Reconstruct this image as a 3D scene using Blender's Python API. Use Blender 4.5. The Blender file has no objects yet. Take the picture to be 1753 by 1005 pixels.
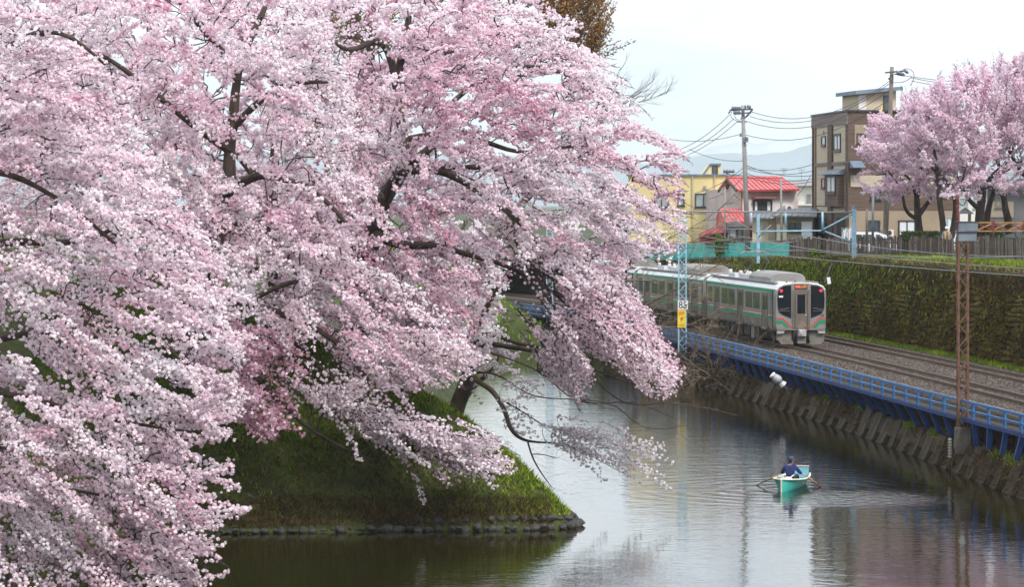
import bpy, math, random
import numpy as np
from mathutils import Vector, Matrix

# ------------------------------------------------------------------ camera, sky, sun, exposure
S = bpy.context.scene
COL = S.collection
F, CX, HY, H = 5100.0, 876.5, 350.0, 10.4          # photo focal length (px), principal column, horizon row, eye height (m)
cam = bpy.data.cameras.new('camera')
cam_o = bpy.data.objects.new('camera', cam); COL.objects.link(cam_o)
cam_o.location = (0, 0, H); cam_o.rotation_euler = (math.pi/2, 0, 0)
cam.sensor_width = 36; cam.lens = F/1753*36
cam.shift_y = -(502.5-HY)/1753
cam.clip_start = 1; cam.clip_end = 40000
S.camera = cam_o

SUN_EL, SUN_AZ = math.radians(52), math.radians(35)   # azimuth: to the right of and behind the camera
w = bpy.data.worlds.new('World'); S.world = w; w.use_nodes = True
nt = w.node_tree; nt.nodes.clear()
def N(tree, t, **kw):
    n = tree.nodes.new(t)
    for k, v in kw.items():
        setattr(n, k, v)
    return n
sky = N(nt, 'ShaderNodeTexSky', sky_type='NISHITA', sun_disc=False)
sky.sun_elevation = SUN_EL; sky.sun_rotation = math.pi - SUN_AZ
sky.air_density = 1.0; sky.dust_density = 2.0; sky.ozone_density = 1.0
tc = N(nt, 'ShaderNodeTexCoord')
mp = N(nt, 'ShaderNodeMapping'); mp.inputs['Scale'].default_value = (2.2, 2.2, 7.0)
nz = N(nt, 'ShaderNodeTexNoise'); nz.inputs['Scale'].default_value = 2.0; nz.inputs['Detail'].default_value = 6; nz.inputs['Roughness'].default_value = 0.55
rp = N(nt, 'ShaderNodeValToRGB'); rp.color_ramp.elements[0].position = 0.3; rp.color_ramp.elements[0].color = (.78,.78,.78,1)
rp.color_ramp.elements[1].position = 0.62; rp.color_ramp.elements[1].color = (1,1,1,1)
nz2 = N(nt, 'ShaderNodeTexNoise'); nz2.inputs['Scale'].default_value = 3.4; nz2.inputs['Detail'].default_value = 5
rp2 = N(nt, 'ShaderNodeValToRGB'); rp2.color_ramp.elements[0].position = 0.36; rp2.color_ramp.elements[0].color = (8.2,9.7,11.3,1)
rp2.color_ramp.elements[1].position = 0.60; rp2.color_ramp.elements[1].color = (12.3,12.6,12.9,1)
mx = N(nt, 'ShaderNodeMix', data_type='RGBA')
bg = N(nt, 'ShaderNodeBackground'); bg.inputs['Strength'].default_value = 0.1
wo = N(nt, 'ShaderNodeOutputWorld')
L = nt.links.new
L(tc.outputs['Generated'], mp.inputs[0]); L(mp.outputs[0], nz.inputs['Vector']); L(mp.outputs[0], nz2.inputs['Vector'])
L(nz.outputs['Fac'], rp.inputs[0]); L(nz2.outputs['Fac'], rp2.inputs[0])
L(rp.outputs[0], mx.inputs['Factor']); L(sky.outputs[0], mx.inputs['A']); L(rp2.outputs[0], mx.inputs['B'])
L(mx.outputs['Result'], bg.inputs['Color']); L(bg.outputs[0], wo.inputs[0])

sun = bpy.data.lights.new('sun', 'SUN'); sun.energy = 2.8; sun.angle = math.radians(12); sun.color = (1.0, .96, .9)
sun_o = bpy.data.objects.new('sun', sun); COL.objects.link(sun_o)
sd = Vector((math.sin(SUN_AZ)*math.cos(SUN_EL), -math.cos(SUN_AZ)*math.cos(SUN_EL), math.sin(SUN_EL)))
sun_o.rotation_euler = sd.to_track_quat('Z', 'Y').to_euler()
sun_o.location = (60, -60, 90)
HAZE = 1.0e-4
vs = S.view_settings
vs.view_transform = 'Standard'; vs.look = 'None'; vs.gamma = 1; vs.use_curve_mapping = False
vs.exposure = 0.36
S.render.engine = 'CYCLES'
cy = S.cycles
cy.max_bounces = 6; cy.diffuse_bounces = 3; cy.glossy_bounces = 3; cy.transmission_bounces = 3; cy.volume_bounces = 2
cy.transparent_max_bounces = 6
cy.caustics_reflective = False; cy.caustics_refractive = False
cy.use_denoising = True

# ------------------------------------------------------------------ helpers
rng = np.random.default_rng(7); random.seed(7)
WL = {}
def W(px, py, D): return np.array(((px-CX)/F*D, D, H-(py-HY)/F*D))
def WZ(px, py, z):
    D = F*(H-z)/(py-HY); return W(px, py, D)
def onplane(px, py, P, n):
    d = np.array(((px-CX)/F, 1, -(py-HY)/F)); o = np.array((0, 0, H))
    return o + d*np.dot(np.array(P)-o, n)/np.dot(d, n)
def put(o, parent=None, origin=(0, 0, 0), **tags):
    COL.objects.link(o)
    origin = np.array(origin, float)
    WL[o.name] = origin
    if parent is not None:
        o.parent = parent; o.location = origin-WL[parent.name]
    else: o.location = origin
    for k, v in tags.items(): o[k] = v
    return o
def thing(name, label, cat, origin=(0, 0, 0), group=None):
    o = bpy.data.objects.new(name, None); put(o, None, origin, label=label, category=cat)
    o.empty_display_size = .2
    if group: o['group'] = group
    return o
def nice(name, *a): return name

class MB:
    """collects simple shapes, world coordinates"""
    def __init__(s): s.v = []; s.f = []; s.m = []; s.cm = 0
    def add(s, vs, fs):
        b = len(s.v); s.v += [tuple(map(float, p)) for p in vs]
        s.f += [tuple(b+i for i in f) for f in fs]; s.m += [s.cm]*len(fs); return s
    def obox(s, c, ax, ay, az):
        c, ax, ay, az = (np.array(q, float) for q in (c, ax, ay, az))
        vs = [c+i*ax+j*ay+k*az for i in (-1, 1) for j in (-1, 1) for k in (-1, 1)]
        return s.add(vs, [(0,1,3,2),(4,6,7,5),(0,4,5,1),(2,3,7,6),(0,2,6,4),(1,5,7,3)])
    def box(s, x0, x1, y0, y1, z0, z1):
        return s.obox(((x0+x1)/2,(y0+y1)/2,(z0+z1)/2), ((x1-x0)/2,0,0), (0,(y1-y0)/2,0), (0,0,(z1-z0)/2))
    def bar(s, p, q, wx, wz=None, up=(0, 0, 1)):
        p, q = np.array(p, float), np.array(q, float); d = q-p; L_ = np.linalg.norm(d)
        if L_ < 1e-6: return s
        d /= L_; up = np.array(up, float)
        if abs(np.dot(d, up)) > .98: up = np.array((0., 1, 0))
        sx = np.cross(d, up); sx /= np.linalg.norm(sx); sz = np.cross(sx, d)
        wz = wz or wx
        return s.obox((p+q)/2, d*L_/2, sx*wx/2, sz*wz/2)
    def tube(s, pts, rad, n=8, cap=True):
        pts = np.array(pts, float); k = len(pts)
        rad = np.full(k, rad) if np.isscalar(rad) else np.array(rad, float)
        b = len(s.v); t = np.gradient(pts, axis=0); prev = None
        for i in range(k):
            d = t[i]/(np.linalg.norm(t[i])+1e-9)
            u = np.cross(d, (0, 0, 1)) if prev is None else prev-np.dot(prev, d)*d
            if np.linalg.norm(u) < 1e-3: u = np.cross(d, (0, 1, 0))
            u = u/np.linalg.norm(u); prev = u; v_ = np.cross(d, u)
            for j in range(n):
                a = 2*math.pi*j/n; s.v.append(tuple(pts[i]+rad[i]*(math.cos(a)*u+math.sin(a)*v_)))
        for i in range(k-1):
            for j in range(n):
                s.f.append((b+i*n+j, b+i*n+(j+1) % n, b+(i+1)*n+(j+1) % n, b+(i+1)*n+j)); s.m.append(s.cm)
        if cap:
            s.f.append(tuple(b+j for j in range(n))[::-1]); s.f.append(tuple(b+(k-1)*n+j for j in range(n))); s.m += [s.cm]*2
        return s
    def prism(s, poly, e):
        """poly: 3-D outline, e: extrusion vector"""
        n = len(poly); P = [np.array(p, float) for p in poly]; e = np.array(e, float)
        return s.add(P+[p+e for p in P], [tuple(range(n))[::-1], tuple(range(n, 2*n))]+[(i, (i+1) % n, n+(i+1) % n, n+i) for i in range(n)])
    def ball(s, c, r, nu=8, nv=6):
        c = np.array(c, float); r = np.array(r, float)*np.ones(3); vs = [c+(0, 0, r[2])]
        for i in range(1, nv):
            a = math.pi*i/nv
            for j in range(nu):
                b = 2*math.pi*j/nu
                vs.append(c+r*np.array((math.sin(a)*math.cos(b), math.sin(a)*math.sin(b), math.cos(a))))
        vs.append(c-(0, 0, r[2])); fs = []
        for j in range(nu):
            fs.append((0, 1+j, 1+(j+1) % nu)); fs.append((len(vs)-1, 1+(nv-2)*nu+(j+1) % nu, 1+(nv-2)*nu+j))
            for i in range(nv-2):
                fs.append((1+i*nu+j, 1+(i+1)*nu+j, 1+(i+1)*nu+(j+1) % nu, 1+i*nu+(j+1) % nu))
        return s.add(vs, fs)
    def grid(s, rows):
        """rows: list of equal-length point lists"""
        m = len(rows[0]); vs = [p for r in rows for p in r]
        return s.add(vs, [(i*m+j, i*m+j+1, (i+1)*m+j+1, (i+1)*m+j) for i in range(len(rows)-1) for j in range(m-1)])
    def build(s, name, mats, parent=None, origin=None, smooth=False, bevel=0, **tags):
        if origin is None: origin = WL[parent.name] if parent is not None else (0, 0, 0)
        me = bpy.data.meshes.new(name)
        o3 = np.array(origin, float)
        me.from_pydata([tuple(np.array(p)-o3) for p in s.v], [], s.f)
        mats = mats if isinstance(mats, (list, tuple)) else [mats]
        for m in mats: me.materials.append(m)
        if any(s.m): me.polygons.foreach_set('material_index', s.m)
        if smooth: me.polygons.foreach_set('use_smooth', [True]*len(s.f))
        me.validate(); me.update()
        o = bpy.data.objects.new(name, me); put(o, parent, origin, **tags)
        if bevel:
            b = o.modifiers.new('bevel', 'BEVEL'); b.width = bevel; b.segments = 2; b.limit_method = 'ANGLE'
        return o
def share(src, parent, origin, **tags):
    o = src.copy(); put(o, parent, origin, **tags); return o
def npmesh(name, V, Fq, mat, parent=None, origin=None, attrs=None, smooth=False, **tags):
    """V (N,3) array, Fq (M,k) array of equal-size faces"""
    if origin is None: origin = WL[parent.name] if parent is not None else (0, 0, 0)
    V = np.asarray(V, np.float32)-np.asarray(origin, np.float32)
    k = Fq.shape[1]; me = bpy.data.meshes.new(name)
    me.vertices.add(len(V)); me.vertices.foreach_set('co', V.ravel())
    me.loops.add(Fq.size); me.loops.foreach_set('vertex_index', Fq.astype(np.int32).ravel())
    me.polygons.add(len(Fq)); me.polygons.foreach_set('loop_start', np.arange(0, Fq.size, k, dtype=np.int32))
    try: me.polygons.foreach_set('loop_total', np.full(len(Fq), k, np.int32))
    except Exception: pass
    if smooth: me.polygons.foreach_set('use_smooth', np.ones(len(Fq), bool))
    me.update(calc_edges=True)
    for an, av in (attrs or {}).items():
        a = me.attributes.new(an, 'FLOAT', 'POINT'); a.data.foreach_set('value', np.asarray(av, np.float32))
    me.materials.append(mat)
    o = bpy.data.objects.new(name, me); return put(o, parent, origin, **tags)
def segs_mesh(name, P0, P1, R0, R1, mat, parent, n=4, **tags):
    """many separate tapered twigs joined in one mesh"""
    P0, P1 = np.asarray(P0, float), np.asarray(P1, float); R0, R1 = np.asarray(R0), np.asarray(R1)
    d = P1-P0; L_ = np.linalg.norm(d, axis=1, keepdims=True); ok = L_[:, 0] > 1e-4
    P0, P1, R0, R1, d, L_ = P0[ok], P1[ok], R0[ok], R1[ok], d[ok], L_[ok]
    d = d/L_; ref = np.where(np.abs(d[:, 2:3]) > .9, [[1., 0, 0]], [[0, 0, 1.]])
    u = np.cross(d, ref); u /= np.linalg.norm(u, axis=1, keepdims=True); v = np.cross(d, u)
    a = 2*np.pi*np.arange(n)/n; ring = np.cos(a)[None, :, None]*u[:, None]+np.sin(a)[None, :, None]*v[:, None]
    V = np.concatenate([P0[:, None]+ring*R0[:, None, None], P1[:, None]+ring*R1[:, None, None]], 1)
    M = len(P0); j = np.arange(n); q = np.stack([j, (j+1) % n, n+(j+1) % n, n+j], 1)
    Fq = (np.arange(M)*2*n)[:, None, None]+q[None]
    return npmesh(name, V.reshape(-1, 3), Fq.reshape(-1, 4), mat, parent, smooth=True, **tags)
def spline(xs, ys):
    xs, ys = np.array(xs, float), np.array(ys, float); n = len(xs); h = np.diff(xs)
    A = np.zeros((n, n)); b = np.zeros(n); A[0, 0] = A[-1, -1] = 1
    for i in range(1, n-1):
        A[i, i-1] = h[i-1]; A[i, i] = 2*(h[i-1]+h[i]); A[i, i+1] = h[i]
        b[i] = 6*((ys[i+1]-ys[i])/h[i]-(ys[i]-ys[i-1])/h[i-1])
    m = np.linalg.solve(A, b)
    def f(x):
        x = np.asarray(x, float); i = np.clip(np.searchsorted(xs, x)-1, 0, n-2); t = x-xs[i]
        c = (ys[i+1]-ys[i])/h[i]-h[i]*(2*m[i]+m[i+1])/6
        return ys[i]+c*t+m[i]/2*t*t+(m[i+1]-m[i])/(6*h[i])*t**3
    return f
def catmull(P, k=8):
    P = np.array(P, float); t = np.r_[0, np.cumsum(np.linalg.norm(np.diff(P[:, :3], axis=0), axis=1))]
    n = max(2, (len(P)-1)*k+1); u = np.linspace(0, t[-1], n)
    if len(P) < 3: return np.stack([np.interp(u, t, P[:, i]) for i in range(P.shape[1])], 1)
    return np.stack([spline(t, P[:, i])(u) for i in range(P.shape[1])], 1)

# ------------------------------------------------------------------ materials
def mat(name, c1, c2=None, scale=3.0, rough=.8, metal=0.0, bump=0.0, bscale=None, stretch=(1, 1, 1), spec=.5, detail=5, emit=None, mid=(.35, .65), coat=0):
    m = bpy.data.materials.new(name); m.use_nodes = True; t = m.node_tree; b = t.nodes['Principled BSDF']; l = t.links.new
    b.inputs['Roughness'].default_value = rough; b.inputs['Metallic'].default_value = metal
    b.inputs['Specular IOR Level'].default_value = spec
    if coat: b.inputs['Coat Weight'].default_value = coat
    b.inputs['Base Color'].default_value = (*c1, 1)
    if emit: b.inputs['Emission Color'].default_value = (*emit[:3], 1); b.inputs['Emission Strength'].default_value = emit[3]
    if c2 is None and not bump: return m
    tcn = N(t, 'ShaderNodeTexCoord'); mpn = N(t, 'ShaderNodeMapping'); mpn.inputs['Scale'].default_value = stretch
    l(tcn.outputs['Object'], mpn.inputs[0])
    n1 = N(t, 'ShaderNodeTexNoise'); n1.inputs['Scale'].default_value = scale; n1.inputs['Detail'].default_value = detail; n1.inputs['Roughness'].default_value = .62
    l(mpn.outputs[0], n1.inputs['Vector'])
    if c2 is not None:
        r = N(t, 'ShaderNodeValToRGB'); e = r.color_ramp.elements
        e[0].position, e[1].position = mid; e[0].color = (*c1, 1); e[1].color = (*c2, 1)
        l(n1.outputs['Fac'], r.inputs[0]); l(r.outputs[0], b.inputs['Base Color'])
    if bump:
        n2 = N(t, 'ShaderNodeTexNoise'); n2.inputs['Scale'].default_value = bscale or scale*4; n2.inputs['Detail'].default_value = 4
        l(mpn.outputs[0], n2.inputs['Vector'])
        bp = N(t, 'ShaderNodeBump'); bp.inputs['Strength'].default_value = 1; bp.inputs['Distance'].default_value = bump
        l(n2.outputs['Fac'], bp.inputs['Height']); l(bp.outputs[0], b.inputs['Normal'])
    return m
def tint_mat(name, stops, rough=.6, trans=.0, tcol=None, noise=0, nscale=.5):
    """colour from the per-vertex 'tint' attribute (each flower, blade or stone has its own)"""
    m = bpy.data.materials.new(name); m.use_nodes = True; t = m.node_tree; l = t.links.new
    b = t.nodes['Principled BSDF']; out = t.nodes['Material Output']
    b.inputs['Roughness'].default_value = rough; b.inputs['Specular IOR Level'].default_value = .25
    at = N(t, 'ShaderNodeAttribute', attribute_name='tint'); r = N(t, 'ShaderNodeValToRGB'); e = r.color_ramp.elements
    e[0].position, e[0].color = stops[0][0], (*stops[0][1], 1); e[1].position, e[1].color = stops[-1][0], (*stops[-1][1], 1)
    for p, c in stops[1:-1]:
        x = e.new(p); x.color = (*c, 1)
    l(at.outputs['Fac'], r.inputs[0]); l(r.outputs[0], b.inputs['Base Color'])
    if trans:
        tr = N(t, 'ShaderNodeBsdfTranslucent'); l(r.outputs[0], tr.inputs[0])
        ms = N(t, 'ShaderNodeMixShader'); ms.inputs[0].default_value = trans
        l(b.outputs[0], ms.inputs[1]); l(tr.outputs[0], ms.inputs[2]); l(ms.outputs[0], out.inputs[0])
    return m
M = {}
M['blossom'] = tint_mat('blossom', [(0, (.68, .33, .44)), (.22, (.89, .63, .73)), (.55, (.96, .815, .875)), (1, (.97, .92, .945))], .6, .46)
M['blossom_pale'] = tint_mat('blossom_pale', [(0, (.76, .54, .60)), (.5, (.90, .81, .85)), (1, (.94, .90, .92))], .6, .46)
M['blossom_deep'] = tint_mat('blossom_deep', [(0, (.72, .40, .54)), (.5, (.90, .69, .80)), (1, (.95, .84, .90))], .6, .46)
M['buds'] = tint_mat('buds', [(0, (.20, .09, .025)), (.5, (.40, .21, .07)), (1, (.52, .33, .14))], .7, .2)
M['bark'] = mat('bark', (0.0315, 0.0224, 0.0182), (0.084, 0.0595, 0.0455), 3, .9, bump=.03, bscale=14, stretch=(1, 1, .35))
M['bark_brown'] = mat('bark_brown', (0.0525, 0.0375, 0.0263), (0.1275, 0.0938, 0.0675), 2.5, .9, bump=.03, bscale=10, stretch=(1, 1, .3))
M['twig'] = mat('twig', (0.049, 0.035, 0.0294), (0.091, 0.0665, 0.056), 4, .9)
M['bare_twig'] = mat('bare_twig', (.14, .10, .065), (.28, .21, .14), 3, .9)
M['grey_twig'] = mat('grey_twig', (.22, .20, .18), (.30, .27, .24), 3, .9)
M['grass'] = tint_mat('grass', [(0, (.028, .038, .002)), (.3, (.06, .095, .004)), (.65, (.13, .21, .006)), (1, (.31, .40, .018))], .7, .25)
M['dry_grass'] = tint_mat('dry_grass', [(0, (.03, .018, .007)), (.5, (.10, .062, .026)), (1, (.21, .145, .07))], .8, .15)
M['turf'] = mat('turf', (.016, .022, .003), (.055, .07, .009), .9, .95, bump=.12, bscale=5)
M['soil'] = mat('soil', (.018, .012, .006), (.075, .05, .027), 1.4, .95, bump=.1, bscale=5)
M['rock'] = mat('rock', (0.03, 0.0275, 0.025), (0.085, 0.0775, 0.07), 2.2, .85, bump=.03, bscale=8)
M['moss'] = tint_mat('moss', [(0, (.014, .009, .003)), (.35, (.055, .038, .006)), (.7, (.135, .098, .010)), (1, (.24, .18, .035))], .95)
M['moss_back'] = mat('moss_back', (0.012, 0.0096, 0.0048), (0.04, 0.036, 0.0096), 2, 1)
M['ballast'] = mat('ballast', (0.0425, 0.031, 0.025), (0.105, 0.085, 0.0725), 9, .95, bump=.06, bscale=16, detail=8)
M['ballast_grey'] = tint_mat('ballast_grey', [(0, (.022, .016, .013)), (.5, (.085, .064, .054)), (1, (.20, .17, .15))], .95)
M['sleeper'] = mat('sleeper', (0.0315, 0.0238, 0.0182), (0.07, 0.0525, 0.0406), 5, .9)
M['rail_rust'] = mat('rail_rust', (0.068, 0.036, 0.02), (0.136, 0.08, 0.048), 6, .75)
M['rail_top'] = mat('rail_top', (0.21, 0.175, 0.147), (0.294, 0.252, 0.217), 4, .35, .7)
M['concrete'] = mat('concrete', (0.091, 0.0805, 0.063), (0.189, 0.1715, 0.1435), 1.6, .9, bump=.02, bscale=10)
M['rib'] = mat('rib', (.018, .013, .006), (.10, .072, .042), 1.3, .95, bump=.02, bscale=9, stretch=(1, 1, .4))  # brown mossy concrete, tinted darker to carry the shade on the bank
M['void'] = mat('void', (.012, .011, .01), rough=1)
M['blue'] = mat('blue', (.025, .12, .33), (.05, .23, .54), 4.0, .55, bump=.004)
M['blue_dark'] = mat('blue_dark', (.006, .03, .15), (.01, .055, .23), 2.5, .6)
M['pale_blue'] = mat('pale_blue', (0.208, 0.384, 0.512), (0.352, 0.528, 0.624), 3, .5)
M['plank'] = mat('plank', (0.12, 0.0863, 0.06), (0.27, 0.21, 0.1575), 3, .9, stretch=(.3, .3, 3))
M['picket'] = mat('picket', (0.0925, 0.0674, 0.0544), (0.2719, 0.2229, 0.1849), 2.0, .95, bump=.01, stretch=(3, 3, .5))
M['picket_dark'] = mat('picket_dark', (0.0537, 0.0342, 0.0273), (0.1463, 0.1024, 0.0829), 2.0, .95, bump=.01, stretch=(3, 3, .5))
M['rust'] = mat('rust', (0.091, 0.042, 0.0245), (0.196, 0.105, 0.063), 3, .85, bump=.005)
M['rust_orange'] = mat('rust_orange', (0.224, 0.104, 0.032), (0.368, 0.208, 0.08), 4, .8)
M['rust_red'] = mat('rust_red', (.13, .025, .02), (.2, .05, .04), 4, .8)
M['steel_grey'] = mat('steel_grey', (0.119, 0.147, 0.175), (0.189, 0.224, 0.252), 2, .6)
M['wire'] = mat('wire', (.20, .21, .22), rough=.5)
M['wire_dark'] = mat('wire_dark', (.06, .065, .075), rough=.6)
M['pole'] = mat('pole', (0.24, 0.232, 0.22), (0.336, 0.328, 0.312), 1.5, .85)
M['pole_brown'] = mat('pole_brown', (0.14, 0.119, 0.098), (0.21, 0.182, 0.154), 1.5, .9)
M['insul'] = mat('insul', (.7, .7, .7), rough=.3)
M['insul_dark'] = mat('insul_dark', (.12, .13, .18), rough=.4)
M['teal'] = mat('teal', (0.0365, 0.4131, 0.3645), (0.0851, 0.5832, 0.5103), 1.5, .6, bump=.02)
M['yellow_wall'] = mat('yellow_wall', (.70, .56, .26), (.78, .64, .34), .7, .85, bump=.004, bscale=12)
M['white_wall'] = mat('white_wall', (.60, .55, .54), (.72, .68, .66), .8, .85)
M['pink_wall'] = mat('pink_wall', (.50, .40, .38), (.62, .53, .51), 1.0, .9, bump=.006)
M['cream_wall'] = mat('cream_wall', (0.459, 0.3825, 0.2754), (0.5202, 0.4437, 0.3366), .8, .85, bump=.006, bscale=8, stretch=(.3, .3, 6))
M['tan_wall'] = mat('tan_wall', (0.2981, 0.2268, 0.1555), (0.3564, 0.2786, 0.2009), .6, .9)
M['beige_wall'] = mat('beige_wall', (.62, .54, .38), (.70, .62, .46), .8, .85)
M['brown_brick'] = mat('brown_brick', (0.0896, 0.0553, 0.0422), (0.1528, 0.1028, 0.079), 1.3, .85, bump=.01, bscale=9, stretch=(.4, .4, 6))
M['brown_band'] = mat('brown_band', (0.156, 0.1202, 0.1105), (0.221, 0.1788, 0.1625), 1.0, .85, stretch=(.4, .4, 5))
M['red_roof'] = mat('red_roof', (.46, .065, .07), (.56, .11, .11), 1.2, .45)
M['red_dark'] = mat('red_dark', (.26, .03, .035), (.36, .06, .06), 1.2, .6)
M['red_frame'] = mat('red_frame', (.33, .12, .10), rough=.6)
M['grey_roof'] = mat('grey_roof', (0.112, 0.119, 0.133), (0.175, 0.182, 0.203), 1.2, .5)
M['blue_roof'] = mat('blue_roof', (.12, .165, .22), (.19, .24, .30), 1.2, .5)
M['far_wall'] = mat('far_wall', (.66, .63, .60), (.74, .72, .69), .7, .85)
M['grey_wall'] = mat('grey_wall', (0.18, 0.168, 0.18), (0.24, 0.228, 0.24), .7, .85)
M['frame_dark'] = mat('frame_dark', (.045, .042, .045), rough=.5)
M['frame_alu'] = mat('frame_alu', (.42, .42, .42), rough=.4, metal=.6)
M['pane'] = mat('pane', (.045, .06, .07), rough=.06, spec=.8)
M['pane_grey'] = mat('pane_grey', (.25, .29, .30), (.36, .40, .41), 1.2, .12, spec=.7)
M['curtain'] = mat('curtain', (.62, .66, .68), (.72, .74, .75), 5, .8, stretch=(4, 4, .2))
M['steel'] = mat('steel', (0.2736, 0.252, 0.2376), (0.3312, 0.3096, 0.2952), .8, .38, .35)
M['steel_brown'] = mat('steel_brown', (0.136, 0.1122, 0.0918), (0.2108, 0.1802, 0.153), .9, .5, .3)  # brownish steel; on the lower flank it stands for reflected ground
M['silver'] = mat('silver', (0.4368, 0.4212, 0.4212), (0.4836, 0.468, 0.468), .8, .4, .15)
M['roof_white'] = mat('roof_white', (0.578, 0.578, 0.612), (0.646, 0.646, 0.68), .7, .45)
M['roof_grey'] = mat('roof_grey', (0.21, 0.1995, 0.1925), (0.28, 0.266, 0.2555), 1, .65)
M['green'] = mat('green', (.01, .24, .115), rough=.45)
M['red'] = mat('red', (.62, .03, .05), rough=.45)
M['white'] = mat('white', (.78, .78, .78), rough=.5)
M['mask'] = mat('mask', (.012, .016, .022), rough=.08, spec=.6)
M['under'] = mat('under', (0.021, 0.0168, 0.0144), (0.051, 0.042, 0.0348), 2, .85)
M['grey_dirty'] = mat('grey_dirty', (0.143, 0.1268, 0.1105), (0.208, 0.1885, 0.169), 1.5, .7)
M['black'] = mat('black', (.01, .01, .01), rough=.7)
M['led_red'] = mat('led_red', (.25, .01, .02), emit=(1, .03, .06, .35))
M['led_orange'] = mat('led_orange', (.5, .15, .04), emit=(1, .28, .06, 1.0))
M['tail'] = mat('tail', (.6, .01, .03), emit=(1, .03, .08, .9))
M['sign_yellow'] = mat('sign_yellow', (.80, .58, .02), (.85, .66, .05), 3, .5)
M['paint_car'] = mat('paint_car', (.72, .73, .75), rough=.25, coat=.6)
M['paint_dark'] = mat('paint_dark', (.015, .02, .05), rough=.2, coat=.6)
M['tyre'] = mat('tyre', (.015, .015, .015), rough=.9)
M['boat'] = mat('boat', (.05, .50, .43), (.07, .58, .50), 2.5, .4, bump=.002)
M['boat_in'] = mat('boat_in', (.30, .40, .38), (.42, .50, .47), 3, .6)
M['gunwale'] = mat('gunwale', (.66, .60, .48), (.74, .70, .60), 5, .6)
M['boat_board'] = mat('boat_board', (.13, .38, .50), (.22, .50, .62), 2.5, .5)
M['oar'] = mat('oar', (.42, .27, .15), (.54, .37, .22), 6, .6, stretch=(1, 1, 1))
M['oar_blade'] = mat('oar_blade', (.20, .07, .05), rough=.6)
M['skin'] = mat('skin', (.42, .24, .17), rough=.6)
M['hair'] = mat('hair', (.015, .013, .012), rough=.6)
M['navy'] = mat('navy', (.012, .022, .10), (.02, .035, .15), 6, .9, bump=.01, bscale=10)
M['cap_blue'] = mat('cap_blue', (.035, .06, .12), (.05, .085, .16), 6, .9)
M['trouser'] = mat('trouser', (.04, .05, .08), rough=.9)
M['bag'] = mat('bag', (.62, .52, .54), (.72, .66, .68), 5, .8)
M['grey_cloth'] = mat('grey_cloth', (.20, .18, .22), rough=.9)
M['vest'] = mat('vest', (.62, .40, .10), rough=.8)
M['timber'] = mat('timber', (.40, .26, .13), (.52, .36, .20), 3, .8)
M['hedge'] = tint_mat('hedge', [(0, (.02, .03, .008)), (.5, (.05, .075, .02)), (1, (.10, .13, .04))], .8, .1)
M['hill'] = mat('hill', (.05, .12, .19), (.08, .16, .24), .002, 1)  # forest with the blue of distant haze mixed into its colour
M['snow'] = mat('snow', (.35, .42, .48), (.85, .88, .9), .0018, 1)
M['asphalt'] = mat('asphalt', (.05, .05, .05), (.08, .078, .075), 2, .9)
M['lamp_white'] = mat('lamp_white', (.30, .31, .34), (.42, .43, .45), 2, .4)

def water_mat():
    m = bpy.data.materials.new('water'); m.use_nodes = True; t = m.node_tree; b = t.nodes['Principled BSDF']; l = t.links.new
    b.inputs['Base Color'].default_value = (.014, .013, .003, 1); b.inputs['Roughness'].default_value = .035
    b.inputs['IOR'].default_value = 2.1
    g = N(t, 'ShaderNodeNewGeometry')
    def noise(scale, sx, sy, det=3):
        mp_ = N(t, 'ShaderNodeMapping'); mp_.inputs['Scale'].default_value = (sx, sy, 1); l(g.outputs['Position'], mp_.inputs[0])
        n_ = N(t, 'ShaderNodeTexNoise'); n_.inputs['Scale'].default_value = scale; n_.inputs['Detail'].default_value = det
        l(mp_.outputs[0], n_.inputs['Vector']); return n_.outputs['Fac']
    def math_(op, a, b_=None, c=None):
        x = N(t, 'ShaderNodeMath', operation=op)
        for i, q in enumerate((a, b_, c)):
            if q is None: continue
            if isinstance(q, (int, float)): x.inputs[i].default_value = q
            else: l(q, x.inputs[i])
        return x.outputs[0]
    def dist(x, y):
        v = N(t, 'ShaderNodeVectorMath', operation='DISTANCE'); v.inputs[1].default_value = (x, y, 0); l(g.outputs['Position'], v.inputs[0]); return v.outputs['Value']
    def fade(d, r0, r1):
        q = N(t, 'ShaderNodeMapRange', interpolation_type='SMOOTHSTEP'); l(d, q.inputs['Value'])
        q.inputs['From Min'].default_value = r0; q.inputs['From Max'].default_value = r1; q.inputs['To Min'].default_value = 1; q.inputs['To Max'].default_value = 0
        return q.outputs[0]
    # calm and ruffled areas
    calm = N(t, 'ShaderNodeMapRange', interpolation_type='SMOOTHSTEP'); l(noise(.045, 1, .5, 2), calm.inputs['Value'])
    calm.inputs['From Min'].default_value = .38; calm.inputs['From Max'].default_value = .62; calm.inputs['To Min'].default_value = .35; calm.inputs['To Max'].default_value = 1.0
    fine = math_('MULTIPLY', noise(2.6, .9, 1.2, 3), .012)
    med = math_('MULTIPLY', noise(.9, .8, 1.0, 2), .014)
    base = math_('MULTIPLY', math_('ADD', fine, med), calm.outputs[0])
    db = dist(BOAT[0]+.3, BOAT[1]+1.0)
    dwob = math_('ADD', db, math_('MULTIPLY', noise(.5, 1, 1, 2), 1.2))
    ring = math_('MULTIPLY', math_('SINE', math_('MULTIPLY', dwob, 6.2)), math_('MULTIPLY', fade(db, 2.0, 11.0), .0016))
    dw = dist(BOAT[0]+2.6, BOAT[1]-2.2)
    wake = math_('MULTIPLY', noise(3.2, .8, 1.1, 3), math_('MULTIPLY', fade(dw, .6, 4.6), .05))
    hgt = math_('ADD', math_('ADD', base, ring), wake)
    bp = N(t, 'ShaderNodeBump'); bp.inputs['Strength'].default_value = 1; bp.inputs['Distance'].default_value = 1
    l(hgt, bp.inputs['Height']); l(bp.outputs[0], b.inputs['Normal'])
    return m
BOAT = WZ(1338, 843, 0)
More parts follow.
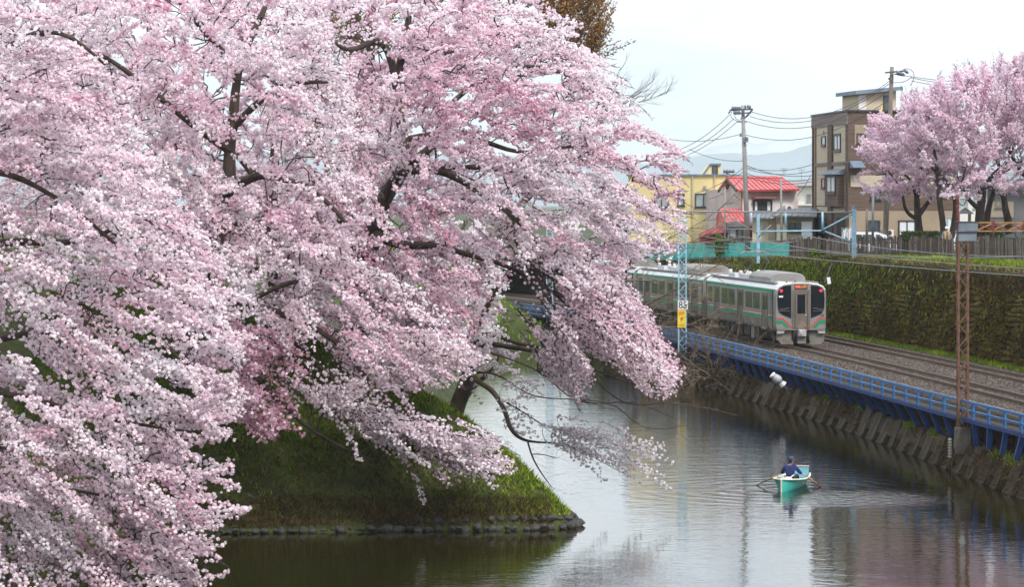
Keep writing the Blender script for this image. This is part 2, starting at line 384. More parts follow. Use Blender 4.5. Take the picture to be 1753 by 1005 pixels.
M['water'] = water_mat()

# ------------------------------------------------------------------ site lines (m): railway runs away from the camera and bends left
tx = spline([-60, 0, 60, 100, 120, 165, 185, 205, 225, 245, 280, 330], [33.5, 30.2, 25.9, 22.5, 20.75, 16.0, 13.4, 9.9, 5.6, .6, -9.5, -26])
fxn = spline([-60, 0, 60, 107.8, 116, 139.6, 162, 185, 218.4, 245, 280, 330], [29.7, 26.6, 22.6, 18.45, 17.45, 14.88, 12.25, 9.2, 2.93, -3.6, -14.2, -31])
wE = spline([-60, 0, 60, 105, 131, 156, 171, 190, 205, 214], [29.6, 27.0, 22.6, 18.05, 16.0, 12.95, 10.9, 8.0, 5.2, 3.2])
ztop = spline([-60, 100, 147, 188, 207, 225, 260, 330], [7.0, 7.0, 6.94, 6.82, 6.46, 6.15, 6.0, 6.0])
ZR, ZB, ZD = 2.55, 2.36, 2.3
def tang(f, D):
    t = np.array((float(f(D+.5)-f(D-.5)), 1.0, 0)); return t/np.linalg.norm(t)
# ------------------------------------------------------------------ setting
def struct(o): o['kind'] = 'structure'; return o
mb = MB(); mb.add([(-400, -120, 0), (400, -120, 0), (400, 330, 0), (-400, 330, 0)], [(0, 1, 2, 3)])
struct(mb.build('water', M['water']))
mb = MB(); mb.add([(-400, -120, -1.0), (400, -120, -1.0), (400, 330, -1.0), (-400, 330, -1.0)], [(0, 1, 2, 3)])
struct(mb.build('moat_bed', M['soil']))

# castle mound: shore outline of the moat, ground height from distance to the shore
SHORE = [(-15.6, -60), (-15.6, 84), (-14.4, 91), (-12, 93.6), (-8, 94.0), (-3, 94.6), (0.6, 94.9), (2.0, 95.4), (2.15, 96.3), (1.5, 99.5), (-.2, 106), (-2.0, 115), (-3.3, 130), (-3.2, 155), (-2.2, 190), (-1.2, 211), (1.0, 216), (3.0, 215)]
SH = catmull(SHORE, 1)[:, :2]; SHP = np.array(SHORE, float)
WATERPOLY = np.array(SHORE+[(x, y) for y, x in ((y, float(wE(y))) for y in (214, 190, 171, 156, 131, 105, 60, 0, -60))])
def inpoly(P, poly):
    x, y = P[:, 0], P[:, 1]; c = np.zeros(len(P), bool); n = len(poly)
    for i in range(n):
        x0, y0 = poly[i]; x1, y1 = poly[(i+1) % n]
        c ^= ((y0 > y) != (y1 > y)) & (x < (x1-x0)*(y-y0)/((y1-y0) if y1 != y0 else 1e-9)+x0)
    return c
def segdist(P, line):
    d = np.full(len(P), 1e9)
    for a, b in zip(line[:-1], line[1:]):
        a, b = np.array(a), np.array(b); ab = b-a
        t = np.clip(((P-a)@ab)/(ab@ab), 0, 1); d = np.minimum(d, np.linalg.norm(P-a-t[:, None]*ab, axis=1))
    return d
PROF = ([-6, -1, 0, .12, .45, 1.3, 2.6, 5, 8, 11, 16, 30], [-1.3, -.9, -.25, .25, .6, 1.55, 2.75, 4.4, 6.3, 7.4, 8.0, 8.3])
from mathutils import noise as mnoise
def nz2(x, y, s, seed=0): return mnoise.noise((x*s+seed*17.3, y*s-seed*9.1, seed*3.7))
def moundz(P):
    d = segdist(P, SHP); d = np.where(inpoly(P, WATERPOLY), -d, d)
    z = np.interp(d, *PROF)
    lim = np.clip((fxn(P[:, 1])-P[:, 0]-1.5)*.7, -1.2, 99)+2.0       # falls to the railway on the right
    far = np.clip((P[:, 1]-190)/20, 0, 1)
    z = np.where(P[:, 1] > 190, np.minimum(z, np.maximum(lim, -1.2))*far+z*(1-far), z)
    return z, d
xs = np.r_[np.arange(-90, -34, 3.0), np.arange(-34, 6.6, .55)]; ys = np.r_[np.arange(-60, 60, 6.0), np.arange(60, 84, 1.5), np.arange(84, 130, .5), np.arange(130, 300, 2.0)]
gx, gy = np.meshgrid(xs, ys); P = np.stack([gx.ravel(), gy.ravel()], 1); z, dd = moundz(P)
nv = np.array([nz2(a, b, .35)*.35+nz2(a, b, 1.1, 2)*.16 for a, b in P]); z = z+nv*np.clip(dd/1.5, 0, 1)
keep = (P[:, 0] < fxn(P[:, 1])+.3)
nx_, ny_ = len(xs), len(ys); idx = np.arange(nx_*ny_).reshape(ny_, nx_)
Q = np.stack([idx[:-1, :-1], idx[:-1, 1:], idx[1:, 1:], idx[1:, :-1]], -1).reshape(-1, 4)
Q = Q[keep[Q].all(1) & (z[Q].max(1) > -.95)]
struct(npmesh('grassy_bank', np.c_[P, z], Q, M['turf'], smooth=True))

def near_front(n, x0, x1, y0, y1):
    p = np.stack([rng.uniform(x0, x1, n), rng.uniform(y0, y1, n)], 1); zz, d = moundz(p)
    zz = zz+np.array([nz2(a, b, .35)*.35+nz2(a, b, 1.1, 2)*.16 for a, b in p])*np.clip(d/1.5, 0, 1)
    return np.c_[p, zz], d
def blades(name, base, hgt, wid, tint, m, lean=.5, **tags):
    n = len(base); a = rng.uniform(0, 2*np.pi, n); hgt = np.asarray(hgt)
    w_ = np.stack([np.cos(a), np.sin(a), 0*a], 1)*(np.asarray(wid)*np.ones(n))[:, None]
    ln = rng.normal(0, lean, (n, 2))*hgt[:, None]
    tip = base+np.c_[ln, hgt*rng.uniform(.7, 1, n)]
    mid = base+np.c_[ln*.35, hgt*.6]
    V = np.stack([base-w_, base+w_, tip], 1)
    return npmesh(name, V.reshape(-1, 3), np.arange(n*3).reshape(-1, 3), m, attrs={'tint': np.repeat(tint, 3)}, kind='stuff', **tags)
B1, d1 = near_front(190000, -16, 3.5, 92, 126)
k = (d1 > .22) & (d1 < 13); B1, d1 = B1[k], d1[k]
patch = np.array([nz2(a, b, .5, 5)+.6*nz2(a, b, 1.6, 6) for a, b, c in B1])
dry = np.clip(.85-.30*d1, 0, 1)*np.clip(1.0-.3*np.maximum(B1[:, 0]+2.5, 0), .12, 1)+.5*np.clip(patch-.2, 0, 1)
isdry = rng.uniform(0, 1, len(B1)) < np.clip(dry, 0, .9)
right = np.clip((B1[:, 0]+4)/6, 0, 1)  # sunlight beyond the tree shade put into the tint, brighter to the right
tg = np.clip(.40+.34*patch+.42*right+rng.normal(0, .14, len(B1)), 0, 1)
g = ~isdry
blades('grass', B1[g], rng.uniform(.08, .26, g.sum()), .028, tg[g], M['grass'])
blades('dry_grass', B1[isdry], rng.uniform(.10, .32, isdry.sum()), .018, np.clip(rng.normal(.5, .24, isdry.sum()), 0, 1), M['dry_grass'], lean=.6)
B2, d2 = near_front(16000, -14, 4.5, 195, 240)
k = (d2 > .2) & (d2 < 14) & (B2[:, 0] < fxn(B2[:, 1])-1); B2 = B2[k]
blades('grass', B2, rng.uniform(.2, .5, len(B2)), .06, np.clip(rng.normal(.75, .2, len(B2)), 0, 1), M['grass'])
B3, d3 = near_front(12000, -30, -14.5, 66, 97); k = (d3 > .3) & (d3 < 14)
blades('grass', B3[k], rng.uniform(.12, .35, k.sum()), .03, np.clip(rng.normal(.4, .2, k.sum()), 0, 1), M['grass'])

Bf, df = near_front(80000, -16, 2.6, 93.2, 97.2); k = (df > .10) & (df < .8) & (Bf[:, 0] < 1.2); Bf = Bf[k]
blades('dry_grass', Bf, rng.uniform(.10, .32, len(Bf))*np.where(rng.uniform(0, 1, len(Bf)) < .35, -.7, 1), .015, np.clip(rng.normal(.45, .24, len(Bf)), 0, 1), M['dry_grass'], lean=.7)
# stones along the foot of the mound
def stone_mesh(seed, at):
    r = np.random.default_rng(seed); m = MB(); m.ball((0, 0, 0), 1, 8, 5)
    v = np.array(m.v); v *= np.array((r.uniform(.85, 1.2), r.uniform(.7, 1), r.uniform(.55, .8)))
    v += r.normal(0, .07, v.shape); m.v = [tuple(q+np.array(at)) for q in v]; return m
bank_o = bpy.data.objects['grassy_bank']
sm = []
line = SHP[(SHP[:, 1] > 90) & (SHP[:, 1] < 107) & (SHP[:, 0] > -14)]
cl = np.r_[0, np.cumsum(np.linalg.norm(np.diff(line, axis=0), axis=1))]; u = .2; cnt = 0
while u < cl[-1]:
    r0 = random.uniform(.08, .2)*(1.35 if u > 13.5 else 1)
    for row in range(2 if u > 9 else 1):
        p = np.array((np.interp(u+row*.12, cl, line[:, 0]), np.interp(u+row*.12, cl, line[:, 1])))
        dn = (np.array((-5, 101))-p); dn /= np.linalg.norm(dn)
        p = p+dn*(.05+.26*row+random.uniform(-.05, .07)); zc = .07+.24*row+random.uniform(-.03, .05)
        if len(sm) < 9: o = stone_mesh(len(sm), (*p, zc)).build('stone', M['rock'], bank_o, (*p, zc), smooth=True); sm.append(o)
        else: o = share(random.choice(sm), bank_o, (*p, zc))
        s_ = r0*random.uniform(.85, 1.1); o.scale = (s_*1.15, s_, s_*random.uniform(.85, 1.1)); o.rotation_euler = (random.uniform(-.3, .3), random.uniform(-.3, .3), random.uniform(0, 6))
    u += r0*random.uniform(1.75, 2.15)

# right side: moat bank, railway bed, retaining wall, upper ground
Ds = np.r_[np.arange(-60, 80, 10.), np.arange(80, 240, 2.), np.arange(240, 331, 6.)]
def sweep(cols, Dl, jitter=0):
    rows = []
    for D in Dl: rows.append([(x, D, zz) for x, zz in cols(D)])
    return rows
def wEx(D): return float(wE(D)) if D <= 214 else float(wE(214)+(fxn(D)-fxn(214)))
def bankcols(D):
    e = wEx(D)
    return [(e+.75, -1.2), (e+.62, .34), (e+.08, .38), (e+.2, .7), (e+.42, 1.08), (e+1.25, 1.2), (e+1.3, 2.05), (e+1.34, 2.2)]
mb = MB(); mb.grid(sweep(bankcols, np.arange(60, 262, .8)))
vj = np.array(mb.v); j = np.array([mnoise.noise((a*1.1, b*.8, c*1.3)) for a, b, c in vj]); msk = (vj[:, 2] > .6) & (vj[:, 2] < 1.6)
vj[:, 0] += j*.16*msk; vj[:, 2] += j*.12*msk; mb.v = [tuple(q) for q in vj]
moat_bank = struct(mb.build('moat_bank', M['soil'], smooth=False))
def bedcols(D):
    t, f = float(tx(D)), float(fxn(D)); e = wEx(D)+1.32
    return [(e, 2.0), (e+.02, ZB-.02), (t-2.1, ZB), (t-1.5, ZR-.16), (t+1.4, ZR-.16), (t+1.9, ZR-.22), (t+2.5, ZR-.16), (t+5.2, ZR-.16), (t+5.9, ZB), (t+6.7, ZB+.05)]
mb = MB(); mb.grid(sweep(bedcols, Ds)); bed = struct(mb.build('railway_bed', M['ballast']))
# loose ballast stones
n = 34000; D = np.where(rng.uniform(0, 1, n) < .8, rng.uniform(104, 185, n), rng.uniform(185, 250, n)); fr = rng.uniform(0, 1, n)
x0 = np.maximum(wE(np.minimum(D, 214)), fxn(D))+1.1; x1 = tx(D)+5.6; X = x0+fr*(x1-x0)
off = X-tx(D); zc = np.interp(off, [-2.1, -1.5, 1.4, 1.9, 2.5, 5.2, 5.9], [ZB, ZR-.16, ZR-.16, ZR-.22, ZR-.16, ZR-.16, ZB])
r_ = rng.uniform(.03, .075, n); oc = np.array([(1, 0, 0), (0, 1, 0), (-1, 0, 0), (0, -1, 0), (0, 0, 1.)])
V = np.stack([X, D, zc], 1)[:, None]+(oc[None]*rng.uniform(.6, 1.2, (n, 5, 1)))*r_[:, None, None]
fc = np.array([(0, 1, 4), (1, 2, 4), (2, 3, 4), (3, 0, 4)])
npmesh('gravel', V.reshape(-1, 3), ((np.arange(n)*5)[:, None, None]+fc[None]).reshape(-1, 3), M['ballast_grey'], attrs={'tint': np.repeat(np.clip(rng.normal(.45, .22, n), 0, 1), 5)}, kind='stuff')

# tracks
for off, lab in ((0, 'near'), (3.9, 'far')):
    tr = bpy.data.objects.new('railway_track', None); put(tr, None, (float(tx(120))+off, 120, ZR), kind='structure')
    Dl = np.arange(0, 330, 4.)
    for g in (-.56, .56):
        hd, wb = MB(), MB()
        for a, b in zip(Dl[:-1], Dl[1:]):
            p, q = [np.array((float(tx(D_))+off+g, D_, ZR)) for D_ in (a, b)]
            wb.bar(p-(0, 0, .075), q-(0, 0, .075), .075, .13); hd.bar(p, q, .065, .022)
            wb.bar(p-(0, 0, .15), q-(0, 0, .15), .14, .03)
        r0 = wb.build('rail', M['rail_rust'], tr); hd.build('rail_head', M['rail_top'], r0)
    sl = MB()
    for D_ in np.arange(60, 262, .62):
        t = tang(tx, D_); nn = np.array((t[1], -t[0], 0)); c = np.array((float(tx(D_))+off, D_, ZR-.225))
        sl.obox(c, nn*1.05, t*.11, (0, 0, .075))
    sl.build('sleeper', M['sleeper'], tr, kind='stuff')

# stone retaining wall
rw = thing('retaining_wall', 'mossy stone retaining wall sloping up beyond the tracks', 'wall', (float(tx(150))+6.5, 150, ZB))
def rwp(D, v, o=0.):
    t = float(tx(D)); return np.array((t+6.45+v*1.0-o, D, ZB-.05+v*(float(ztop(D))-ZB+.05)-0*o))
mb = MB(); mb.grid([[rwp(D, v, -.10) for v in (0, .25, .5, .75, 1)] for D in Ds]); mb.build('wall_face', M['moss_back'], rw)
c, du, dv = [], [], []
V = []; tt = []
D = 88.0
while D < 236:
    st = .30 if D < 190 else .4
    for row in range(17):
        jr = lambda k_: .045*mnoise.noise((D*.45, k_*1.7, 3.)) if 0 < k_ < 17 else 0.
        v0, v1 = row/17+jr(row), (row+1)/17+jr(row+1); sh = random.uniform(0, .6)*st
        a, b = D+sh+random.uniform(0, .05), D+sh+st-random.uniform(.01, .05)
        va, vb = v0+random.uniform(.002, .01), v1-random.uniform(.002, .012)
        dep = random.uniform(.0, .11)
        base = [rwp(a, va, -.08), rwp(b, va, -.08), rwp(b, vb, -.08), rwp(a, vb, -.08)]
        q = .22; am, bm, vm, vn = a+(b-a)*q, b-(b-a)*q, va+(vb-va)*q, vb-(vb-va)*q*1.3
        top = [rwp(am, vm, dep)+(0, 0, random.uniform(-.02, .02)), rwp(bm, vm, dep), rwp(bm, vn, dep*.6), rwp(am, vn, dep*.6)]
        V += base+top
        nn = nz2(D, row*.3, .16, 3)*.35+nz2(D, row*.3, .6, 4)*.35
        tt += [min(1, max(0, .40+nn+random.gauss(0, .13)-.18*(row > 13)))]*8
    D += st
nq = len(V)//8; f8 = np.array([(4, 5, 6, 7), (0, 1, 5, 4), (1, 2, 6, 5), (2, 3, 7, 6), (3, 0, 4, 7)])
npmesh('stone', np.array(V), ((np.arange(nq)*8)[:, None, None]+f8[None]).reshape(-1, 4), M['moss'], rw, attrs={'tint': tt}, kind='stuff')

def upz(x, y):
    t = float(tx(y)); return float(ztop(y))+.02+min(max((x-t-7.5)*.10, 0), .35)
rows = []
for D in np.r_[Ds[:-1], [330.]]:
    t = float(tx(D)); zt = float(ztop(D))
    rows.append([(t+7.35, D, zt-.6), (t+7.35, D, zt), (t+8.2, D, zt+.09), (t+9.5, D, zt+.22), (t+11, D, zt+.37), (t+30, D, zt+.37), (400, D, 6.9)])
mb = MB(); mb.grid(rows); struct(mb.build('upper_ground', M['turf']))
mb = MB(); mb.add([(-7400, 262, 5.2), (7400, 262, 5.2), (7400, 16300, 5.2), (-7400, 16300, 5.2)], [(0, 1, 2, 3)])
mb.add([(-7400, -160, 5.0), (-89, -160, 5.0), (-89, 262, 5.0), (-7400, 262, 5.0)], [(0, 1, 2, 3)])
mb.add([(399, -160, 6.0), (7400, -160, 6.0), (7400, 262, 6.0), (399, 262, 6.0)], [(0, 1, 2, 3)])
struct(mb.build('far_ground', M['turf']))
mb = MB(); mb.add([(26, 178, 7.335), (60, 178, 7.335), (60, 203, 7.335), (22, 203, 7.335)], [(0, 1, 2, 3)]); struct(mb.build('yard', M['asphalt']))

# grass on the wall top and dry fringe hanging over it, weeds at its foot
def strip(n, D0, D1, o0, o1, zf, h, wd, mean, sd, m, name, lean=.5):
    D = rng.uniform(D0, D1, n); o = rng.uniform(o0, o1, n); X = tx(D)+o
    z = np.array([zf(a, b) for a, b in zip(X, D)])
    pt = np.array([nz2(a, b, .35, 8) for a, b in zip(X, D)])
    blades(name, np.stack([X, D, z], 1), rng.uniform(*h, n), wd, np.clip(rng.normal(mean, sd, n)+pt*.45, 0, 1), m, lean)
strip(16000, 132, 215, 7.6, 10.5, upz, (.08, .3), .04, .72, .2, M['grass'], 'grass')
strip(7000, 128, 240, 7.3, 8.6, upz, (.12, .4), .04, .5, .2, M['dry_grass'], 'dry_grass', .8)
n = 9000; D = rng.uniform(110, 240, n); v = 1-np.abs(rng.normal(0, .09, n)); B = np.array([rwp(a, b, .12) for a, b in zip(D, v)])
blades('dry_grass', B, -rng.uniform(.15, .55, n), .03, np.clip(rng.normal(.42, .2, n), 0, 1), M['dry_grass'], .25)
n = 6500; D = rng.normal(203, 17, n); v = 1-np.abs(rng.normal(0, .3, n)); B = np.array([rwp(a, b, .14) for a, b in zip(D, v)])
blades('grass', B, -rng.uniform(.1, .4, n), .05, np.clip(rng.normal(.62, .25, n), 0, 1), M['grass'], .3)
n = 52000; D = rng.uniform(100, 238, n); v = rng.uniform(.02, 1, n); kk = np.array([nz2(a, b*4.6, .5, 12)+.5*nz2(a, b*4.6, 1.4, 13) for a, b in zip(D, v)]) > -.1
B = np.array([rwp(a, b, .05) for a, b in zip(D[kk], v[kk])]); B[:, 0] -= rng.uniform(0, .1, len(B))
blades('moss_tufts', B, -rng.uniform(.06, .28, len(B)), .05, np.clip(rng.normal(.5, .22, len(B)), 0, 1), M['moss'], .5)
strip(9000, 108, 184, 5.75, 6.5, lambda a, b: ZB+.03, (.06, .3), .035, .68, .2, M['grass'], 'grass')
# dry growth on the moat bank
n = 26000; D = rng.uniform(88, 215, n); q = rng.uniform(0, 1, n)
pts = np.array([[np.interp(b, np.linspace(0, 1, 4), [p[i] for p in bankcols(a)[3:7]]) for i in (0, 1)] for a, b in zip(D, q)])
kk = (np.array([nz2(a, b*3, .23, 9) for a, b in zip(D, q)]) > -.02+.28*((D > 118)&(D < 156))-.4*(D < 116)-.5*(D > 158)); kk &= (q < .75)
B = np.stack([pts[:, 0]-.05, D, pts[:, 1]], 1)[kk]
blades('dry_grass', B, rng.uniform(-.3, .38, len(B)), .022, np.clip(rng.normal(.40, .2, len(B)), 0, 1), M['dry_grass'], .9)
n = 30000; D = rng.uniform(92, 212, n); q = rng.uniform(0, 1, n)**.7
kk = np.array([nz2(a, b*1.3, .33, 19)+.4*nz2(a, b*2, 1.2, 20) for a, b in zip(D, q)]) > np.interp(D, [92, 117, 122, 155, 162, 175, 212], [-.3, -.1, .14, .12, -.2, -.5, -.5])
B = np.stack([wE(D)-.12+.5*q, D, .1+1.07*q], 1)[kk]
blades('dry_grass', B, rng.uniform(-.4, .25, len(B)), .016, np.clip(rng.normal(.48, .24, len(B)), 0, 1), M['dry_grass'], 1.0)
n = 1500; D = np.concatenate([rng.normal(c_, .5, 250) for c_ in (108.5, 110.5, 121.5, 126, 136, 143)]); q = rng.normal(.35, .08, n)
pts = np.array([[np.interp(b, np.linspace(0, 1, 4), [p[i] for p in bankcols(a)[3:7]]) for i in (0, 1)] for a, b in zip(D, q)])
blades('grass', np.stack([pts[:, 0]-.05, D, pts[:, 1]], 1), rng.uniform(.06, .2, n), .04, np.clip(rng.normal(.8, .15, n), 0, 1), M['grass'], .6)

# concrete ribs and blue walkway
def fr(D):
    t = tang(wE if D < 212 else fxn, D); return t, np.array((t[1], -t[0], 0.))
step = 2.1; Dr = np.arange(88.4, 212, step*.985)
rib0 = None
for D in Dr:
    t, nn = fr(D); e = np.array((wEx(D), D, 0.)); a = .42+random.uniform(-.07, .05); wd = random.uniform(.40, .66); hz_ = random.uniform(-.12, .06)
    prof = [(-.1, -.5), (-.1, .1), (a-.06, 1.14+hz_), (a+.24, 1.17+hz_), (a+.24, -.5)]
    m = MB(); m.prism([e+nn*x+(0, 0, zz)-t*wd for x, zz in prof], t*2*wd)
    m.prism([e+nn*x+(0, 0, zz)-t*(wd+.02) for x, zz in ((-.16, -.3), (-.16, .06), (-.05, .09), (-.05, -.3))], t*2*(wd+.02))
    m.build('rib', M['rib'], moat_bank, e)
wk = thing('walkway_railing', 'blue steel railing on slanted struts along the moat edge', 'railing', (float(fxn(130)), 130, 1.9))
Dp = np.arange(89, 246, step)
for i, D in enumerate(Dp):
    t = tang(fxn, D); nn = np.array((t[1], -t[0], 0.)); p = np.array((float(fxn(D)), D, 0.))
    m = MB(); dz = 0
    for s_ in (-.09, .09): m.obox(p+t*s_+(0, 0, 2.40), nn*.03, t*.055, (0, 0, .40))
    m.build('post', M['blue'], wk, p+(0, 0, 1.95))
    if D < 214:
        e = wEx(D)
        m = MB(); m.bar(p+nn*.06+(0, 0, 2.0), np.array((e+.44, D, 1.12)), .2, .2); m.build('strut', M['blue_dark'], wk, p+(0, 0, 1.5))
    if i+1 < len(Dp):
        D2 = Dp[i+1]; p2 = np.array((float(fxn(D2)), D2, 0.))
        for zz, hh in ((2.78, .09), (2.46, .06)):
            m = MB(); m.bar(p+(0, 0, zz)-nn*.035, p2+(0, 0, zz)-nn*.035, .07, hh); m.build('rail', M['blue'], wk, p+(0, 0, zz))
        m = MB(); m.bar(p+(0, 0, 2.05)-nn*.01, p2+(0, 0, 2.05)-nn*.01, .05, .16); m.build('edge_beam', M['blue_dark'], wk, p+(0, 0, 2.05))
        o2 = float(wEx(D)+1.36-fxn(D))
        m = MB(); m.obox((p+p2)/2+nn*(o2/2+.03)+(0, 0, 2.12), (p2-p)/2*.995, nn*o2/2, (0, 0, .03)); m.build('deck_panel', M['under'], wk, p+(0, 0, 2.1))
tb = thing('timber_edging', 'weathered timber planks holding back the ballast behind the blue railing', 'timber edging', (float(fxn(130))+1, 130, 2.2))
for i, D in enumerate(Dp[:-1]):
    p, p2 = [np.array((float(fxn(q))+.75, q, 0.)) for q in (D, Dp[i+1])]
    for zz in (2.24, 2.42, 2.60):
        m = MB(); sg = random.uniform(-.03, .03); m.bar(p+(0, 0, zz+sg), p2*.985+p*.015+(0, 0, zz-sg*.5), .05, .135); m.build('plank', M['plank'], tb, p+(0, 0, zz))
# ------------------------------------------------------------------ overhead line poles and beams
def lattice(parent, P, w_, z0, z1, m, mbrace, n=None, axis=None, wd=None):
    """square lattice mast: four corner angles, zigzag braces on each face"""
    P = np.array(P, float); wd = wd or w_
    ax = np.array((1., 0, 0)) if axis is None else axis; ay = np.array((-ax[1], ax[0], 0))
    cs = [(-1, -1), (1, -1), (1, 1), (-1, 1)]
    pt = lambda i, z: np.array((P[0], P[1], 0))+ax*cs[i][0]*w_/2+ay*cs[i][1]*wd/2+np.array((0, 0, z))
    for i in range(4):
        b = MB(); b.bar(pt(i, z0), pt(i, z1), .075, .075); b.build('corner_post', m, parent, pt(i, z0))
    n = n or int((z1-z0)/(w_*.9)); zs = np.linspace(z0+.08, z1-.05, n+1)
    for k in range(n):
        for i in range(4):
            j = (i+1) % 4; a, c = (i, j) if (k+i) % 2 else (j, i)
            b = MB(); b.bar(pt(a, zs[k]), pt(c, zs[k+1]), .045, .045); b.build('brace', mbrace, parent, pt(a, zs[k]))
Pm = np.array((float(fxn(115.5))+.12, 115.5, 0)); Pm[0] = (1648-CX)/F*115.5
mast = thing('lattice_mast', 'rusty lattice mast carrying a riveted grey box above the blue railing', 'mast', (Pm[0], Pm[1], 1.2))
lattice(mast, Pm, .36, 1.55, 9.5, M['rust'], M['rust'], 17)
b = MB()
for s_ in (-1, 1): b.bar(Pm+(-.2, .2*s_, 9.4), Pm+(-.2, .2*s_, 10.75), .06, .06)
for k in range(4): b.bar(Pm+(-.2, -.2, 9.5+k*.3), Pm+(-.2, .2, 9.8+k*.3), .05, .05); b.bar(Pm+(-.2, .2, 9.5+k*.3), Pm+(-.2, -.2, 9.8+k*.3), .05, .05)
b.build('upper_post', M['rust_red'], mast)
b = MB(); b.prism([Pm+np.array(q) for q in ((-.28, -.26, 1.75), (.3, -.26, 1.75), (.3, -.3, 1.0), (.26, -.34, .72), (-.26, -.34, .72), (-.32, -.3, 1.0))], (0, .55, 0)); b.build('footing', M['concrete'], mast, bevel=.03)
b = MB()
for k in range(7): b.tube([Pm+(-.55, -.34, .62+k*.11), Pm+(-.54, -.34, .70+k*.11)], [.09, .05], 8)
b.build('insulator', M['pole'], mast)
bx = MB(); bx.box(Pm[0]-.2, Pm[0]+.55, Pm[1]-.27, Pm[1]+.27, 9.35, 9.72); bx.box(Pm[0]-.2, Pm[0]+.5, Pm[1]-.25, Pm[1]+.25, 8.98, 9.33); bx.build('gusset_box', M['steel_grey'], mast, bevel=.01)
b = MB(); b.box(Pm[0]-.24, Pm[0]+.58, Pm[1]-.3, Pm[1]+.3, 9.33, 9.35); b.box(Pm[0]-.24, Pm[0]+.58, Pm[1]-.3, Pm[1]+.3, 9.72, 9.745); b.build('flange', M['frame_dark'], mast)
b = MB()
for k in range(6):
    for zz in (9.42, 9.53, 9.64): b.ball((Pm[0]+.08 if k else Pm[0]-.14, Pm[1]-.275, zz), .014, 6, 4)
    b.ball((Pm[0]+.12+k*.075, Pm[1]-.275, 9.39), .013, 6, 4); b.ball((Pm[0]-.1+k*.1, Pm[1]-.275, 9.3), .013, 6, 4)
b.build('rivets', M['rust'], mast)
bt = tang(fxn, 115.5); bn = np.array((bt[1], -bt[0], 0.))
gb = thing('gantry_beam', 'orange rusty truss beam reaching right from the grey mast box over the tracks', 'gantry beam', tuple(Pm+(.55, 0, 9.4)))
A = Pm+(.56, 0, 0); LB = 12.0
for yy in (-.2, .2):
    for zz in (9.37, 9.70):
        b = MB(); b.bar(A+(0, yy, zz), A+bn*LB+(0, yy, zz), .06, .05); b.build('chord', M['rust_orange'], gb, A+(0, yy, zz))
    k = 0; s_ = .0
    while s_ < LB-.6:
        for z0, z1 in ((9.40, 9.68), (9.68, 9.40)):
            b = MB(); b.bar(A+bn*s_+(0, yy*1.02+(.012 if z0 > z1 else 0), z0), A+bn*(s_+.62)+(0, yy*1.02+(.012 if z0 > z1 else 0), z1), .035, .03); b.build('brace', M['rust_orange'] if z0 < z1 else M['rust_red'], gb, A+bn*s_+(0, yy, z0))
        if k % 2: 
            b = MB(); b.bar(A+bn*s_+(0, yy*1.1, 9.3), A+bn*s_+(0, yy*1.1, 9.76), .09, .05); b.build('upright', M['rust_red'], gb, A+bn*s_+(0, yy, 9.4))
        s_ += .62; k += 1
lattice(gb, A+bn*LB, .4, 6.9, 10.3, M['rust'], M['rust'], 8)

def pale_mast(D, z1, label, w_=.44, px=None):
    P = np.array((float(fxn(D))+.35, D, 0))
    if px: P[0] = (px-CX)/F*D
    t = thing('blue_lattice_pole', label, 'pole', (P[0], P[1], 2.1), 'pale blue lattice poles by the railing')
    lattice(t, P, w_, 1.6, z1, M['pale_blue'], M['pale_blue'], 16, None, .3)
    return P
P1 = pale_mast(177, 9.75, 'pale blue lattice pole carrying the number plate and yellow sign', px=1168)
P0 = pale_mast(221, 9.2, 'pale blue lattice pole glimpsed through the cherry branches further down the railing', px=941)
# number plate and yellow sign on the pole
def text(name, body, size, loc, m, parent, ext=.004, sx=1):
    c = bpy.data.curves.new(name, 'FONT'); c.body = body; c.size = size; c.align_x = 'CENTER'; c.align_y = 'CENTER'; c.extrude = ext
    c.materials.append(m); tmp = bpy.data.objects.new('text_source', c); COL.objects.link(tmp)
    dg = bpy.context.evaluated_depsgraph_get(); me = bpy.data.meshes.new_from_object(tmp.evaluated_get(dg)); bpy.data.objects.remove(tmp); bpy.data.curves.remove(c)
    o = bpy.data.objects.new(name, me); put(o, parent, loc); o.rotation_euler = (math.pi/2, 0, 0); o.scale = (sx, 1, 1); return o
yS = P1[1]-.23
c = onplane(1169, 522.5, (0, yS, 0), (0, 1, 0))
np_ = thing('number_plate', 'white plate with black number 85 fixed to the blue lattice pole', 'sign', tuple(c))
b = MB(); b.box(c[0]-.30, c[0]+.30, yS, yS+.02, c[2]-.27, c[2]+.27); b.build('plate', M['white'], np_)
text('lettering', '85', .60, tuple(c+(0, -.005, 0)), M['black'], np_, .003, .88)
c = onplane(1167, 546, (0, yS, 0), (0, 1, 0))
ys_ = thing('warning_sign', 'yellow sign with red bolt marks below the white number plate', 'sign', tuple(c))
b = MB(); b.box(c[0]-.24, c[0]+.24, yS, yS+.02, c[2]-.52, c[2]+.52); b.build('plate', M['sign_yellow'], ys_)
b = MB()
b.prism([c+np.array(q)*1.0 for q in ((.10, -.004, .22), (-.12, -.004, -.02), (.0, -.004, -.01), (-.12, -.004, -.25), (.13, -.004, .04), (.0, -.004, .03))], (0, -.004, 0))
for zz in (.42, .34, .27): b.prism([c+np.array(q) for q in ((-.17, -.004, zz-.05), (.16, -.004, zz), (.16, -.004, zz+.035), (-.17, -.004, zz-.015))], (0, -.004, 0))
for zz in (-.33, -.42): b.prism([c+np.array(q) for q in ((-.17, -.004, zz-.02), (.17, -.004, zz-.01), (.17, -.004, zz+.02), (-.17, -.004, zz+.01))], (0, -.004, 0))
b.build('red_marks', M['red'], ys_)

